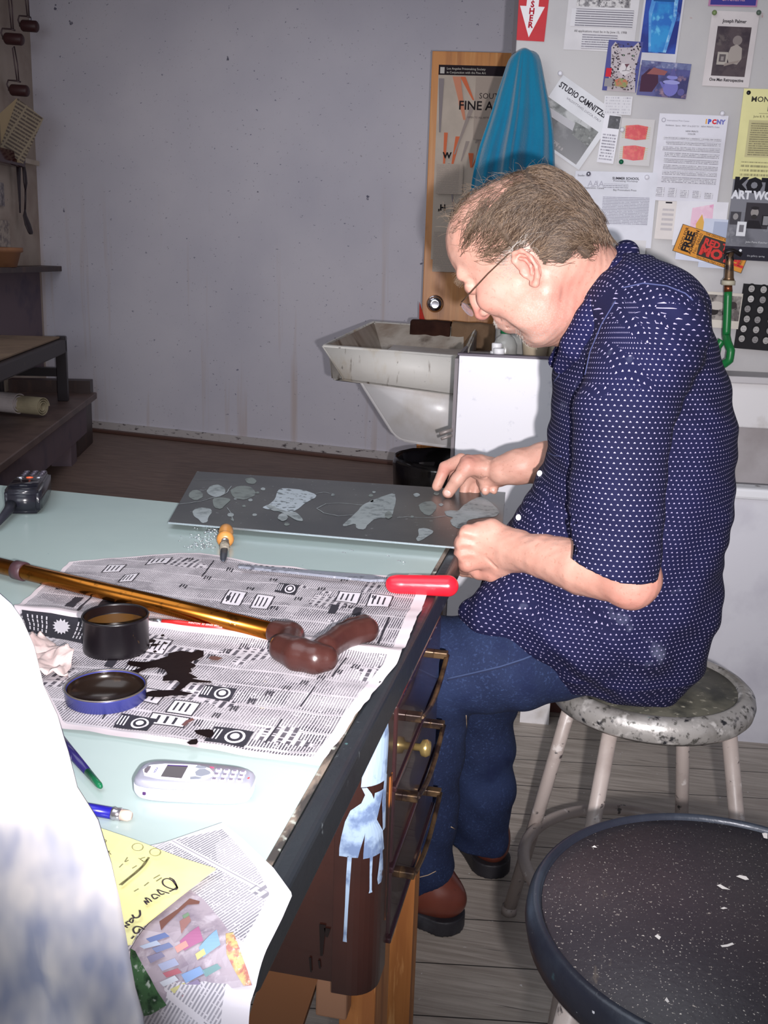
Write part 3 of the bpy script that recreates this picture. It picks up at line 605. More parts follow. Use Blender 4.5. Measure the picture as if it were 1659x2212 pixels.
# ------------------------------------------------------------------ slanted sink
t = thing('utility_sink', V((-.55, 3.8, .6)), 'old stained white utility sink with a sloped front and thick wooden rim', 'sink')
ZR = .955
A0 = PZ(692, 745, ZR); A1 = PZ(1005, 771, ZR); A2 = PZ(803, 693, ZR); A3 = PZ(1045, 699, ZR); A3 = A2 + (A1-A0)*1.02
c4 = [A0, A1, A3, A2]; cen = sum(c4, V())/4
rimm = M('stained_rim', (214, 210, 204), .5, spots=((7, (190, 170, 138), .5, .7, (1, 1, .5)), (26, (120, 106, 96), .60, .70, (1.6, 1, .35)), (40, (80, 66, 62), .68, .74)), bump=(30, .5))
porc = M('porcelain', (216, 213, 214), .3, spots=((5, (188, 180, 172), .52, .75), (12, (120, 84, 60), .72, .78, (1, 1, .3)), (26, (60, 56, 80), .74, .77)))
inner = M('stained_bowl', (196, 188, 178), .4, spots=((3, (130, 110, 92), .4, .62), (8, (84, 66, 52), .55, .72, (1, 1, .4))))
def loop(b, pts): return [b.verts.new(p) for p in pts]
def bridge(b, r1, r2, mi=0):
    for k in range(len(r1)): f = b.faces.new((r1[k], r1[(k+1) % len(r1)], r2[(k+1) % len(r1)], r2[k])); f.material_index = mi
ux = (A1-A0).normalized()
# rim: outer side slopes inwards at the left end
z = V((0, 0, 1)); b = B()
out_t = loop(b, c4); th = .105
low = [PY(728, 800, A0.y+.0), A1 - z*.125, A3 - z*.125, A2 + ux*.07 - z*.125]; low[0] = A0 + ux*.095 - z*.11
out_b = loop(b, low); inn = [c.lerp(cen, .07) for c in c4]; in_t = loop(b, inn); in_b = loop(b, [p - z*.125 for p in [q_.lerp(cen, .05) for q_ in inn]])
bridge(b, out_t, in_t); bridge(b, out_b, out_t); bridge(b, in_t, in_b); bridge(b, in_b, out_b)
bmesh.ops.recalc_face_normals(b, faces=b.faces); bmesh.ops.bevel(b, geom=list(b.edges), offset=.006, segments=2, affect='EDGES'); obj('rim', b, rimm, t, True)
# tub
def tubprof(sh, zz, ww): return None
b = B()
Y0 = A0.y + .012
YT = lambda px: A0.y + (A1.y-A0.y)*((px-692)/313.) + .02
T_ = [PY(x_, y_, YT(x_)) for x_, y_ in ((765, 806), (780, 835), (848, 942), (866, 955), (905, 962), (985, 972))]
back = (A2-A0)*.93
prof = [T_[0], T_[1], T_[2], T_[3], T_[4], T_[5], T_[5]+ux*.10, V((T_[5].x+.10, T_[5].y, T_[0].z))]
r1 = loop(b, prof); r2 = loop(b, [p+back for p in prof])
bridge(b, r1, r2); b.faces.new(r1[::-1]); b.faces.new(r2); bmesh.ops.recalc_face_normals(b, faces=b.faces)
bmesh.ops.bevel(b, geom=[e for e in b.edges], offset=.012, segments=3, affect='EDGES')
# open the top: inner bowl as its own shell
obj('tub', b, porc, t, True)
b = B(); i1 = loop(b, [p - z*.004 for p in inn]); i2 = loop(b, [inn[0].lerp(cen, .62) - z*.24, inn[1].lerp(cen, .12) - z*.26, inn[2].lerp(cen, .12) - z*.26, inn[3].lerp(cen, .62) - z*.24]); bridge(b, i1, i2); b.faces.new(i2)
bmesh.ops.recalc_face_normals(b, faces=b.faces); bmesh.ops.reverse_faces(b, faces=b.faces)
obj('bowl', b, inner, t)
b = B(); box(b, (A0.x+.42, A0.y+.75, 0), (A0.x+.60, A0.y+.84, .56)); obj('wooden_stand', b, M('orange_wood', (170, 96, 40), .5), t)
def hang(name, label, x0, x1, col, seed, spots):
    """towel draped over the sink's back rim and down inside"""
    a_ = A2.lerp(A3, x0); c_ = A2.lerp(A3, x1); inward = (A0-A2).normalized()
    def fn(u, v):
        p = a_.lerp(c_, u); n_ = noise.noise(V((u*4+seed, v*3, seed)))
        if v < .2: return p - inward*(.05-.05*v/.2) + z*(.012 - .12*(1-v/.2) + .004*n_)
        if v < .32: return p + inward*((v-.2)/.12*.09) + z*(.014+.004*n_)
        s_ = (v-.32)/.68; return p + inward*(.09+.05*s_ + .010*n_) + z*(.014 - .30*s_ + .012*n_)
    b = B(); sheet(b, fn, 24, 24, .008)
    tag(obj(name, b, M(name+'_cloth', col, .95, spots=spots, bump=(120, .8), spec=.1), None, True), label, 'towel', None)
hang('dark_towel', 'dark brown towel draped over the sink\'s back rim, left of the tan one', .40, .76, (66, 42, 34), 1, ((6, (50, 30, 26), .4, .6),))
hang('tan_towel', 'tan towel draped over the sink\'s back rim, right of the dark brown one', .775, 1.16, (150, 124, 100), 2, ((5, (128, 102, 80), .4, .6),))
# ------------------------------------------------------------------ waste bin
bc = PZ(935, 1002, .52)
bc = V((bc.x+.02, bc.y+.13, 0)); t = thing('waste_bin', bc, 'round waste bin with a black plastic liner under the sink', 'bin')
print('BIN', bc)
Mn = Matrix.Translation(bc)
b = B(); lathe(b, [(0, .0), (.13, 0), (.175, .47), (.17, .47), (.125, .02), (0, .02)], 40, Mn); obj('bin_body', b, M('grey_bin', (96, 92, 94), .5), t)
bl = M('black_bin_liner', (16, 14, 18), .18, bump=(14, 1.0), spec=.6)
b = B(); n = 96; rings = []
for (r_, zz, am) in [(.168, .12, .0), (.186, .40, .004), (.192, .50, .006), (.186, .525, .003), (.176, .515, .003), (.168, .44, .010), (.150, .30, .014), (.12, .22, .014), (.0, .20, 0)]:
    rings.append([b.verts.new(bc + V(((r_+am*noise.noise(V((math.cos(k*.0654)*4, math.sin(k*.0654)*4, zz*6))))*math.cos(2*math.pi*k/n), (r_+am*noise.noise(V((math.cos(k*.0654)*4, math.sin(k*.0654)*4, zz*6))))*math.sin(2*math.pi*k/n), zz + (am*1.2*noise.noise(V((math.cos(k*.0654)*3, 5, math.sin(k*.0654)*3))))))) for k in range(n)])
for A, C in zip(rings, rings[1:]):
    for k in range(n): f = b.faces.new((A[k], A[(k+1) % n], C[(k+1) % n], C[k])); f.smooth = True
obj('bin_liner', b, bl, t)
# ------------------------------------------------------------------ bottles on the cabinet
CT = .985
def cabtop(px, py): 
    q = PZ(px, py, CT+.0); return q
def bottle(name, label, cat, x, y, parts, group=None, sc=1):
    t = thing(name, V((x, y, CT)), label, cat, group)
    for (nm, prof, mt) in parts:
        b = B(); lathe(b, [(r*sc, zz*sc) for r, zz in prof], 28, Matrix.Translation(V((x, y, CT+.0005)))); obj(nm, b, mt, t, True)
    return t
wp = M('white_plastic', (226, 224, 226), .35); clear = M('hazy_clear_plastic', (190, 190, 186), .2, spots=((9, (160, 156, 150), .45, .6),)); clear.node_tree.nodes['Principled BSDF'].inputs['Transmission Weight'].default_value = .45
green = M('green_cap', (14, 104, 62), .35); tanp = M('tan_plastic', (176, 160, 138), .5)
yb = PY(1080, 760, 2.72).y
def bx_(px): return PY(px, 765, 2.74).x
bottle('squeeze_bottle', 'clear squeeze bottle with green collar and pale nozzle, below the man\'s nose', 'bottle', bx_(1086), 2.80, [('bottle', [(0, 0), (.030, 0), (.032, .006), (.032, .045), (.024, .062), (.014, .07), (.014, .074), (0, .074)], clear), ('collar', [(0, .074), (.0155, .074), (.0155, .092), (.012, .094), (0, .094)], green), ('nozzle', [(0, .094), (.009, .094), (.005, .125), (.003, .132), (0, .132)], wp)])
bottle('small_jar', 'small white lidded jar, back one of the pair in front of the squeeze bottle', 'jar', bx_(1072), 2.745, [('jar_body', [(0, 0), (.016, 0), (.017, .03), (0, .03)], wp), ('lid', [(0, .031), (.0135, .031), (.014, .05), (.012, .052), (0, .052)], wp)])
bottle('small_jar', 'small white lidded jar, front right one of the pair by the squeeze bottle', 'jar', bx_(1081), 2.70, [('jar_body', [(0, 0), (.014, 0), (.0145, .02), (0, .02)], wp), ('lid', [(0, .021), (.0145, .021), (.0150, .04), (.013, .042), (0, .042)], wp)])
bottle('flat_tin', 'low round white tin at the left front of the cabinet top', 'tin', bx_(1060), 2.71, [('tin_body', [(0, 0), (.019, 0), (.019, .012), (0, .012)], wp), ('lid', [(0, .0125), (.020, .0125), (.020, .017), (0, .018)], wp)])
bottle('amber_jug', 'large hazy plastic bottle standing behind the squeeze bottle', 'bottle', bx_(1096), 2.90, [('jug', [(0, 0), (.048, 0), (.05, .01), (.05, .085), (.036, .11), (.018, .12), (.018, .13), (0, .13)], clear), ('cap', [(0, .131), (.02, .131), (.02, .146), (0, .147)], M('brown_cap', (90, 66, 50), .5))])
bottle('plastic_cup', 'tan plastic cup under the man\'s chin', 'cup', bx_(1153), 2.78, [('cup', [(0, 0), (.028, 0), (.036, .06), (.037, .064), (.034, .064), (.027, .006), (0, .006)], tanp)])
bottle('brown_pot', 'tan tub with a pale lid beside the shirt collar, right of the tan cup', 'tub', bx_(1190), 2.84, [('tub_body', [(0, 0), (.03, 0), (.034, .06), (0, .06)], tanp), ('lid', [(0, .061), (.037, .061), (.037, .07), (0, .07)], M('sage_lid', (160, 166, 150), .5))])
# ------------------------------------------------------------------ bench on the left
def fp(px, py): return PZ(px, py, 0)
bd = V((-.30, .954, 0)).normalized()   # bench runs away from us
c1 = PZ(201, 956, 0); 
BMx = frame(c1, -bd)    # x toward the camera, y to the left... 
b_y = V((0, 0, 1)).cross(-bd)   # left/right test
sgn = 1 if b_y.x < 0 else -1
def bb(x0, x1, y0, y1, z0, z1): return (x0, min(sgn*y0, sgn*y1), z0), (x1, max(sgn*y0, sgn*y1), z1)
ZB = PY(199, 850, c1.y).z
print('BENCHZ', ZB)
t = thing('storage_bench', c1 + bd*-.6, 'long dark topped bench with grey boarded side, against the left wall', 'bench')
b = B(); box(b, *bb(0, .5, 0.0, .50, 0, ZB-.02), BMx, bev=.004); obj('end_box', b, dark, t)
b = B(); box(b, *bb(-.02, .08, -.01, .50, ZB-.02, ZB+.09), BMx); obj('end_board', b, dark, t)
b = B(); box(b, *bb(.02, 2.6, -.04, .52, ZB-.03, ZB+.01), BMx, bev=.005); obj('bench_top', b, M('brown_bench_top', (104, 84, 78), .5, spots=((6, (84, 66, 62), .45, .65),)), t)
b = B(); box(b, *bb(.30, 2.6, -.02, .0, .12, ZB-.03), BMx); obj('side_board', b, greyboard, t)
for xx in (.62, 2.3):
    b = B(); box(b, *bb(xx, xx+.16, -.015, .10, 0, .14), BMx); obj('leg', b, greyboard, t)
# raised frame on the bench
t = thing('press_table', c1 + bd*-1.0 + V((0, 0, ZB)), 'low black frame with a felt covered slab standing on the bench', 'press table')
pp = PY(146, 860, c1.y-.45); d_ = (pp-c1); xo = d_.dot(-bd); yo = d_.dot(b_y)*sgn; print('YO', xo, yo)
b = B(); box(b, *bb(xo-.05, xo, yo, yo+.06, ZB+.01, ZB+.40), BMx, bev=.004); obj('post', b, M('black_iron', (34, 26, 32), .4, .3), t)
b = B(); box(b, *bb(xo-.05, xo, max(yo+.1, .44), max(yo+.16, .50), ZB+.01, ZB+.40), BMx, bev=.004); obj('post', b, M('black_iron', (34, 26, 32), .4, .3), t)
b = B(); box(b, *bb(xo-.05, xo, yo+.06, max(yo+.12, .44), ZB+.16, ZB+.21), BMx); obj('crossbar', b, M('black_iron', (34, 26, 32), .4, .3), t)
b = B(); box(b, *bb(xo-.05, xo+1.6, yo-.0, .52, ZB+.30, ZB+.385), BMx, bev=.01); obj('slab', b, M('black_slab', (40, 30, 32), .5, spots=((12, (90, 76, 70), .66, .74),)), t)
b = B(); box(b, *bb(xo+.0, xo+1.6, yo+.03, .52, ZB+.387, ZB+.40), BMx, bev=.004); obj('felt_top', b, M('tan_felt', (140, 118, 98), .95, spots=((4, (120, 100, 84), .45, .65),)), t)
# felt rolls on the bench
def roll(px, py, r, label, col):
    q = PY(px, py, c1.y-1.05); q = V((q.x, q.y, ZB+.012+r)); ax = (bd*.25 + V((-1, -.05, 0))).normalized()
    b = B(); n = 30
    pts = []
    for k in range(70):
        a = k*.28; rr = r*(1-.011*k*.9); pts.append((a, rr))
    w0 = -.0; L_ = .34
    up = V((0, 0, 1)); s_ = ax.cross(up).normalized()
    prev = None
    for (a, rr) in pts:
        off = s_*math.cos(a)*rr + up*math.sin(a)*rr; off2 = s_*math.cos(a)*(rr-.004) + up*math.sin(a)*(rr-.004)
        cur = [b.verts.new(q+off), b.verts.new(q+ax*L_+off), b.verts.new(q+ax*L_+off2), b.verts.new(q+off2)]
        if prev:
            for i in range(4): f = b.faces.new((prev[i], prev[(i+1) % 4], cur[(i+1) % 4], cur[i])); f.smooth = False
        prev = cur
    bmesh.ops.recalc_face_normals(b, faces=b.faces)
    tag(obj('felt_roll', b, M('felt_'+str(px), col, .9, spots=((6, tuple(int(c*.85) for c in col), .45, .7),), bump=(60, .4))), label, 'roll', 'rolled blankets on the bench')
roll(42, 875, .062, 'white rolled blanket lying nearest the camera on the bench', (206, 196, 196))
roll(92, 858, .055, 'yellowish rolled blanket behind the white one on the bench', (176, 164, 136))
# shelf & wall things on the left wall
def lwp(px, py, off=0):
    d = ray(px, py); n = V((-dl.y, dl.x, 0)).normalized(); n = n if n.x > 0 else -n; c0 = V((0, 0, CAMZ)); o_ = cornerB + n*off; tt = (o_-c0).dot(n)/d.dot(n); return c0+d*tt
nL = V((-dl.y, dl.x, 0)).normalized(); nL = nL if nL.x > 0 else -nL
sc_ = lwp(88, 573, .02)
print('LEFT', sc_, lwp(60, 100), lwp(5, 300))
# ------------------------------------------------------------------ things hung on the left wall
dLn = dl.normalized()
iron = M('dark_tool', (44, 32, 38), .5); rub = M('maroon_rubber', (62, 30, 32), .5); wire = M('wire_steel', (90, 74, 78), .4, .6)
dcol = M('cream_board', (196, 184, 168), .65, spots=((5, (176, 160, 142), .45, .7), (30, (110, 90, 80), .72, .77)))
b = B(); q = lwp(88, 573, .004)
Msh = frame(V((q.x, q.y, 0)), dLn)     # x toward the camera
if (Msh @ V((0, 1, 0)) - Msh.translation).dot(nL) < 0: ys = -1
else: ys = 1
def lb(x0, x1, y0, y1, z0, z1): return (x0, min(ys*y0, ys*y1), z0), (x1, max(ys*y0, ys*y1), z1)
zs = q.z
b = B(); box(b, *lb(-.0, 3.6, 0, .16, zs-.035, zs), Msh, bev=.004); tag(obj('wall_shelf', b, dark), 'dark wooden shelf on the left wall below the hanging spatula', 'shelf')
b = B(); box(b, *lb(.06, 3.6, .0, .012, ZB+.1, zs-.04), Msh); tag(obj('grey_backboard', b, greyboard), 'grey painted board covering the left wall between shelf and bench', 'board')
# flower pot bowl on shelf
q = lwp(4, 560, .09)
b = B(); lathe(b, [(0, 0), (.085, 0), (.11, .085), (.125, .09), (.125, .115), (.113, .115), (.10, .09), (.08, .01), (0, .01)], 32, Matrix.Translation(V((q.x, q.y, zs))))
tag(obj('clay_pot', b, M('tan_clay', (150, 104, 72), .7, spots=((8, (120, 80, 58), .5, .7),))), 'tan clay pot standing on the dark shelf at the left edge', 'pot')
# cream ledge
def wallbar(px, py, w_, h_, d_, mt, name, label, cat):
    q = lwp(px, py, 0); M2 = frame(q, dLn); b = B(); box(b, (0, -d_/2 if 0 else min(0, ys*d_), -h_/2), (w_, max(0, ys*d_), h_/2), M2); return tag(obj(name, b, mt), label, cat)
wallbar(66, 353, 2.2, .03, .06, dcol, 'tool_rack', 'cream tool rack bar on the left wall that the black tools hang from', 'rack')
# spatula and knife
def hangtool(name, label, cat, parts, off=.05):
    t = thing(name, lwp(*parts[0][1][0], off), label, cat)
    for nm, pts, rs, mt, fl_ in parts:
        b = B(); P3 = [lwp(x, y, off) for x, y in pts]; Y_ = P3[0].y
        P3 = [PY(x, y, Y_) for x, y in pts]
        tube(b, P3, rs, 14, flat=fl_); obj(nm, b, mt, t, True)
    return t
hangtool('spatula', 'black slotted spatula with a rounded blade hanging in the left corner', 'spatula', [('handle', [(50, 352), (53, 372), (55, 395), (55, 408)], [.012, .017, .018, .010], iron, .6), ('shaft', [(55, 406), (55, 430), (54, 456)], .006, iron, 1), ('blade', [(54, 452), (54, 466), (60, 485), (66, 502), (67, 506)], [.006, .022, .033, .028, .018], iron, .35)])
hangtool('scraper', 'long black tapering scraper hanging left of the black spatula', 'scraper', [('blade', [(40, 358), (41, 400), (43, 440), (43.5, 460)], [.024, .017, .011, .008], iron, .35)])
# brayers
def brayer(px, py, w_, ytop, label, X=.10):
    q = lwp(px, py, X); Y_ = min(q.y, cornerB.y-.35); q = PY(px, py, Y_)
    t = thing('brayer', q, label, 'brayer', 'brayers hanging in the upper left corner')
    l_, r_ = PY(px-w_/2, py-1, Y_), PY(px+w_/2, py+2, Y_+.02)
    b = B(); tube(b, [l_.lerp(r_, a) for a in (0, .05, .12, .88, .95, 1)], [.022, .030, .034, .034, .030, .022], 20); obj('roller', b, rub, t, True)
    b = B(); tube(b, [l_.lerp(r_, -.10), l_.lerp(r_, -.02)], .008, 10); obj('axle', b, wire, t)
    b = B(); up = V((0, 0, 1)); tube(b, [l_.lerp(r_, -.06), l_.lerp(r_, -.16)+up*.03, l_.lerp(r_, -.08)+up*.055, l_.lerp(r_, .35)+up*.055, l_.lerp(r_, .6)+up*.05], .005, 8); obj('frame', b, wire, t)
    m_ = l_.lerp(r_, .40)+up*.055; tp = PY(px-13-(ytop < 0)*0, ytop, Y_)
    b = B(); tube(b, [m_, m_.lerp(tp, .5)+V((-.004, 0, 0)), tp + V((-.006, 0, 0)), tp + V((.006, 0, .01)), m_.lerp(tp, .5)+V((.016, 0, 0)), m_ + V((.012, 0, 0))], .004, 8); obj('handle_wire', b, wire, t)
brayer(64, 56, 37, -60, 'small dark brayer on a wire handle, highest and rightmost of the three')
brayer(30, 84, 41, -40, 'small dark brayer on a wire handle, middle one, lower left of the highest')
brayer(42, 195, 40, 104, 'small dark brayer on a wire handle, lowest one above the tilted leaflet')
# leaflet pinned at an angle
Yl = lwp(50, 280, .16).y
c_ = [PY(x, y, Yl + (0 if x > 40 else -.03)) for x, y in ((50, 354), (94, 256), (38, 212), (0, 318))]
b = B(); uvl = b.loops.layers.uv.verify(); vs = [b.verts.new(p) for p in c_]; f = b.faces.new(vs)
e1 = (c_[2]-c_[1]); e2 = (c_[0]-c_[1])
for l in f.loops: d_ = l.vert.co-c_[1]; l[uvl].uv = (d_.dot(e1.normalized()), d_.dot(e2.normalized()))
bmesh.ops.solidify(b, geom=[f], thickness=.003)
tag(obj('leaflet', b, text_mat('leaflet_text', (196, 182, 160), (110, 96, 96), .022, .12, .36, .3, kx=14)), 'tilted printed leaflet pinned in the left corner under the lowest brayer', 'leaflet')
b = B(); vs = [PY(x, y, Yl+.02) for x, y in ((46, 352), (36, 212), (-6, 250), (-8, 345))]; prism(b, vs, V((0, .004, 0)))
tag(obj('folded_sheet', b, M('yellowed_paper', (170, 150, 120), .8)), 'yellowed folded sheet tucked behind the tilted leaflet', 'sheet')
q = lwp(6, 338, .05); b = B(); Mo = frame(q, dLn); box(b, (-.25, -.05, -.045), (.3, .05, .045), Mo, bev=.02); tag(obj('dark_bottle', b, M('glossy_maroon', (60, 20, 30), .12)), 'glossy dark maroon object lying on the rack at the left edge', 'bottle')
q = lwp(5, 420, .01); b = B(); Mo = frame(q, dLn); box(b, (-.02, min(0, ys*.004), -.07), (.3, max(0, ys*.004), .07), Mo); tag(obj('small_print', b, noisepic('etching_l', (150, 140, 136), (90, 80, 84), (60, 50, 56), 30)), 'small grey etching pinned on the left wall beside the scraper', 'print')
q = lwp(12, 505, .01); b = B(); Mo = frame(q, dLn); box(b, (-.06, min(0, ys*.004), -.08), (.3, max(0, ys*.004), .08), Mo); tag(obj('small_print', b, noisepic('etching_m', (170, 156, 140), (110, 96, 92), (60, 50, 56), 26)), 'small cream etching of flowers pinned above the clay pot', 'print')

# ================================================================== desk
T = .795; XE = -.198
def TP(x, y, z=0): return PZ(x, y, T+z)
glassm = M('pale_green_glass_top', (170, 186, 183), .22, spots=((2.5, (160, 177, 175), .4, .65), (60, (130, 150, 150), .735, .76)), spec=.35)
edgem = M('worn_black_edging', (34, 38, 43), .38, spots=((40, (120, 128, 132), .66, .72), (9, (30, 32, 38), .5, .7), (60, (70, 100, 100), .7, .74)), bump=(60, .35))
deskm = M('dark_brown_varnish', (50, 27, 23), .25, spots=((5, (60, 32, 26), .45, .65), (50, (110, 64, 44), .73, .76)), coat=.3)
drawm = M('dark_drawer_varnish', (42, 26, 30), .18, spots=((6, (58, 34, 34), .45, .65), (24, (110, 100, 104), .70, .73, (1, 1.6, .2))), coat=.4)
FL = V((-1.9, 1.80, T)); 
yf = 1.712
t = thing('desk', V((-.8, 1.15, 0)), 'old dark brown drawer desk with a pale green glass top, raised on wooden legs', 'desk')
XL = -1.75; yfl = yf + (.82+.75)*.052
b = B(); pts = [(XL, .60), (XE-.018, .60), (XE-.018, yf-.012), (XL, yfl-.012)]
prism(b, [V((x, y, T-.008)) for x, y in pts], V((0, 0, .008))); obj('glass_top', b, glassm, t)
# paint scuffs on the far edge
b = B(); pts = [(XL, .575), (XE, .575), (XE, yf), (XL, yfl)]
prism(b, [V((x, y, T-.042)) for x, y in pts], V((0, 0, .0335))); obj('top_board', b, edgem, t)
b = B(); bar = [V((XE+.001, .573, T-.020)), V((XE+.001, yf+.002, T-.020))]
box(b, (XE-.017, .573, T-.0415), (XE+.004, yf+.004, T+.0025), None, bev=.006, seg=3); obj('edge_strip', b, edgem, t)
b = B(); box(b, (XE-.023, .60, T-.0005), (XE-.0165, yf-.01, T+.0012), None, bev=.0005); obj('edge_tape', b, M('grimy_tape', (130, 116, 104), .6, spots=((60, (60, 56, 54), .45, .6, (1, .3, 1)), (26, (190, 196, 186), .6, .66))), t)
# pedestal
YC0, YC1, ZC0, ZC1, XC = 1.03, 1.455, .40, T-.042, XE-.006
b = B()
prof = [(-.75, YC0), (XC-.062, YC0)]
pts = [V((-.75, YC0, ZC0)), V((XC-.05, YC0, ZC0)), V((XC-.05, YC1, ZC0)), V((-.75, YC1, ZC0))]
prism(b, pts, V((0, 0, ZC1-ZC0))); obj('pedestal_body', b, deskm, t)
# rounded corner post
b = B(); pf = [V((XC-.052, YC0-.004, ZC0-.012))]
for k in range(9): a = -math.pi/2 + k*math.pi/16; pf.append(V((XC-.034+.034*math.cos(a), YC0+.030+.034*math.sin(a), ZC0-.012)))
pf += [V((XC, YC0+.062, ZC0-.012)), V((XC-.052, YC0+.062, ZC0-.012))]
prism(b, pf, V((0, 0, ZC1-ZC0+.012)))
chip = [(12, (150, 92, 42), .64, .68, (1, 1, .25)), (4, (64, 32, 26), .45, .65)]
obj('corner_post', b, M('chipped_corner', (50, 27, 23), .28, spots=chip, coat=.2), t)
b = B(); box(b, (XC-.010, YC0+.050, ZC0+.06), (XC+.0010, YC0+.0625, ZC1-.10)); obj('chipped_edge', b, M('raw_wood', (170, 100, 46), .5, spots=((20, (44, 24, 20), .46, .50, (1, 1, .3)),)), t)
b = B(); box(b, (XC-.008, YC1-.004, ZC0+.03), (XC-.002, YC1+.004, ZC1-.0), None); obj('copper_strip', b, M('copper_edge', (196, 110, 66), .28, .7, spots=((10, (70, 40, 34), .5, .6, (1, 1, .5)),)), t)
# pale blue paint spill with drips on the corner post
paint = M('pale_blue_paint', (164, 186, 212), .3, spots=((30, (110, 130, 165), .5, .62), (14, (70, 44, 40), .60, .63)))
b = B()
def postpt(s, zz, off=.0009):
    """s: metres round the corner (0 at the panel side, .05 at drawer side)"""
    R_ = .034; L0 = .018
    if s < L0: return V((XC-.052+s, YC0-.004-off, zz))
    a = (s-L0)/R_
    if a < math.pi/2: return V((XC-.034+(R_+off)*math.sin(a), YC0+.030-(R_+off)*math.cos(a), zz))
    return V((XC+off, YC0+.030+(s-L0-R_*math.pi/2), zz))
def strip(b, pts):
    """pts: (s0, s1, z) rows"""
    rows = []
    for s0, s1, zz in pts: rows.append([b.verts.new(postpt(s0+(s1-s0)*k/6, zz)) for k in range(7)])
    for A, C in zip(rows, rows[1:]):
        for k in range(6): b.faces.new((A[k], C[k], C[k+1], A[k+1]))
strip(b, [(.040, .066, .735), (.036, .070, .72), (.034, .070, .70), (.030, .068, .68), (.029, .066, .665)])
strip(b, [(.030, .036, .664), (.034, .042, .655), (.030, .046, .645), (.018, .044, .635), (.012, .038, .62), (.008, .034, .60), (.006, .030, .585), (.006, .028, .575)])
strip(b, [(.046, .060, .655), (.044, .056, .64), (.036, .050, .62), (.035, .062, .60), (.034, .066, .58), (.034, .068, .573)])
strip(b, [(.062, .069, .67), (.058, .068, .64), (.060, .069, .62), (.062, .070, .60)])
strip(b, [(.016, .021, .576), (.015, .020, .55), (.0145, .0185, .51), (.0135, .0175, .47), (.013, .018, .462)])
strip(b, [(.042, .046, .574), (.0425, .0455, .55), (.043, .046, .53), (.042, .047, .526)])
strip(b, [(.058, .063, .574), (.056, .066, .555), (.054, .068, .54), (.056, .062, .532)])
b.normal_update()
for f in b.faces:
    c_ = f.calc_center_median(); o2_ = V((c_.x-(XC-.034), c_.y-(YC0+.030), 0))
    if f.normal.dot(o2_) < 0: f.normal_flip()
obj('paint_spill', b, paint, t, False)
b = B()
for s0, z0, z1 in ((.006, .478, .435), (.012, .474, .462)): 
    prism(b, [V((XC-.055+s0*1.0-.02, YC0-.0015, z0)), V((XC-.047+s0-.02, YC0-.0015, z0)), V((XC-.050+s0-.02, YC0-.0015, z1)), V((XC-.053+s0-.02, YC0-.0015, z1))], V((0, -.0006, 0)))
for x0, z0, z1 in ((-.285, .43, .40+.01), (-.274, .428, .417)):
    prism(b, [V((x0, YC0-.0015, z0)), V((x0+.003, YC0-.0015, z0)), V((x0+.004, YC0-.0015, z1)), V((x0+.002, YC0-.0015, z1))], V((0, -.0006, 0)))
obj('varnish_drips', b, M('black_drip', (22, 12, 12), .2), t)
# drawers
hb = M('bronze_handle', (104, 82, 58), .35, .6, spots=((40, (50, 38, 34), .42, .58),))
dz = (ZC1-.012-ZC0-.01)/3
for k in range(3):
    z0 = ZC0+.01+dz*k; z1 = z0+dz-.008
    b = B(); box(b, (XC-.05, YC0+.075, z0), (XC+.002, YC1-.015, z1), None, bev=.004, seg=2); 
    d = obj('drawer', b, drawm, t)
    zc = (z0+z1)/2 + .012; y0, y1 = YC0+.135, YC1-.075
    b = B()
    for yy in (y0, y1): box(b, (XC+.001, yy-.007, zc-.005), (XC+.022, yy+.007, zc+.005), None, bev=.0015)
    n = 16; pts = [V((XC+.021 , y0+(y1-y0)*i/n, zc - .020*math.sin(math.pi*i/n))) for i in range(n+1)]
    tube(b, pts, .0036, 8, flat=.6); obj('handle', b, hb, d)
    if k == 1:
        b = B(); lathe(b, [(0, 0), (.005, 0), (.005, .010), (.011, .013), (.012, .019), (.009, .024), (0, .025)], 20, Matrix.Translation(V((XC+.002, (y0+y1)/2-.05, zc+.040))) @ Matrix.Rotation(math.pi/2, 4, 'Y')); obj('lock_knob', b, M('brass_knob', (196, 170, 110), .25, .8), d, True)
for (z_, a0, a1) in ((ZC0+.02, 0, 1), (ZC0+.01+dz, 0, 1), (ZC0+.01+2*dz, 0, 1)):
    b = B(); box(b, (XC-.004, YC0+.07, z_-.008), (XC+.005, YC1-.01, z_-.001), None, bev=.0015); obj('drawer_rail', b, drawm, t)
# left pedestal and side rails
b = B(); box(b, (-1.7, YC0-.1, ZC0), (-1.25, yf-.04, ZC1)); obj('pedestal_body', b, deskm, t)
b = B(); box(b, (-1.25, 1.46, T-.14), (XE-.05, 1.50, T-.042)); obj('apron', b, deskm, t)
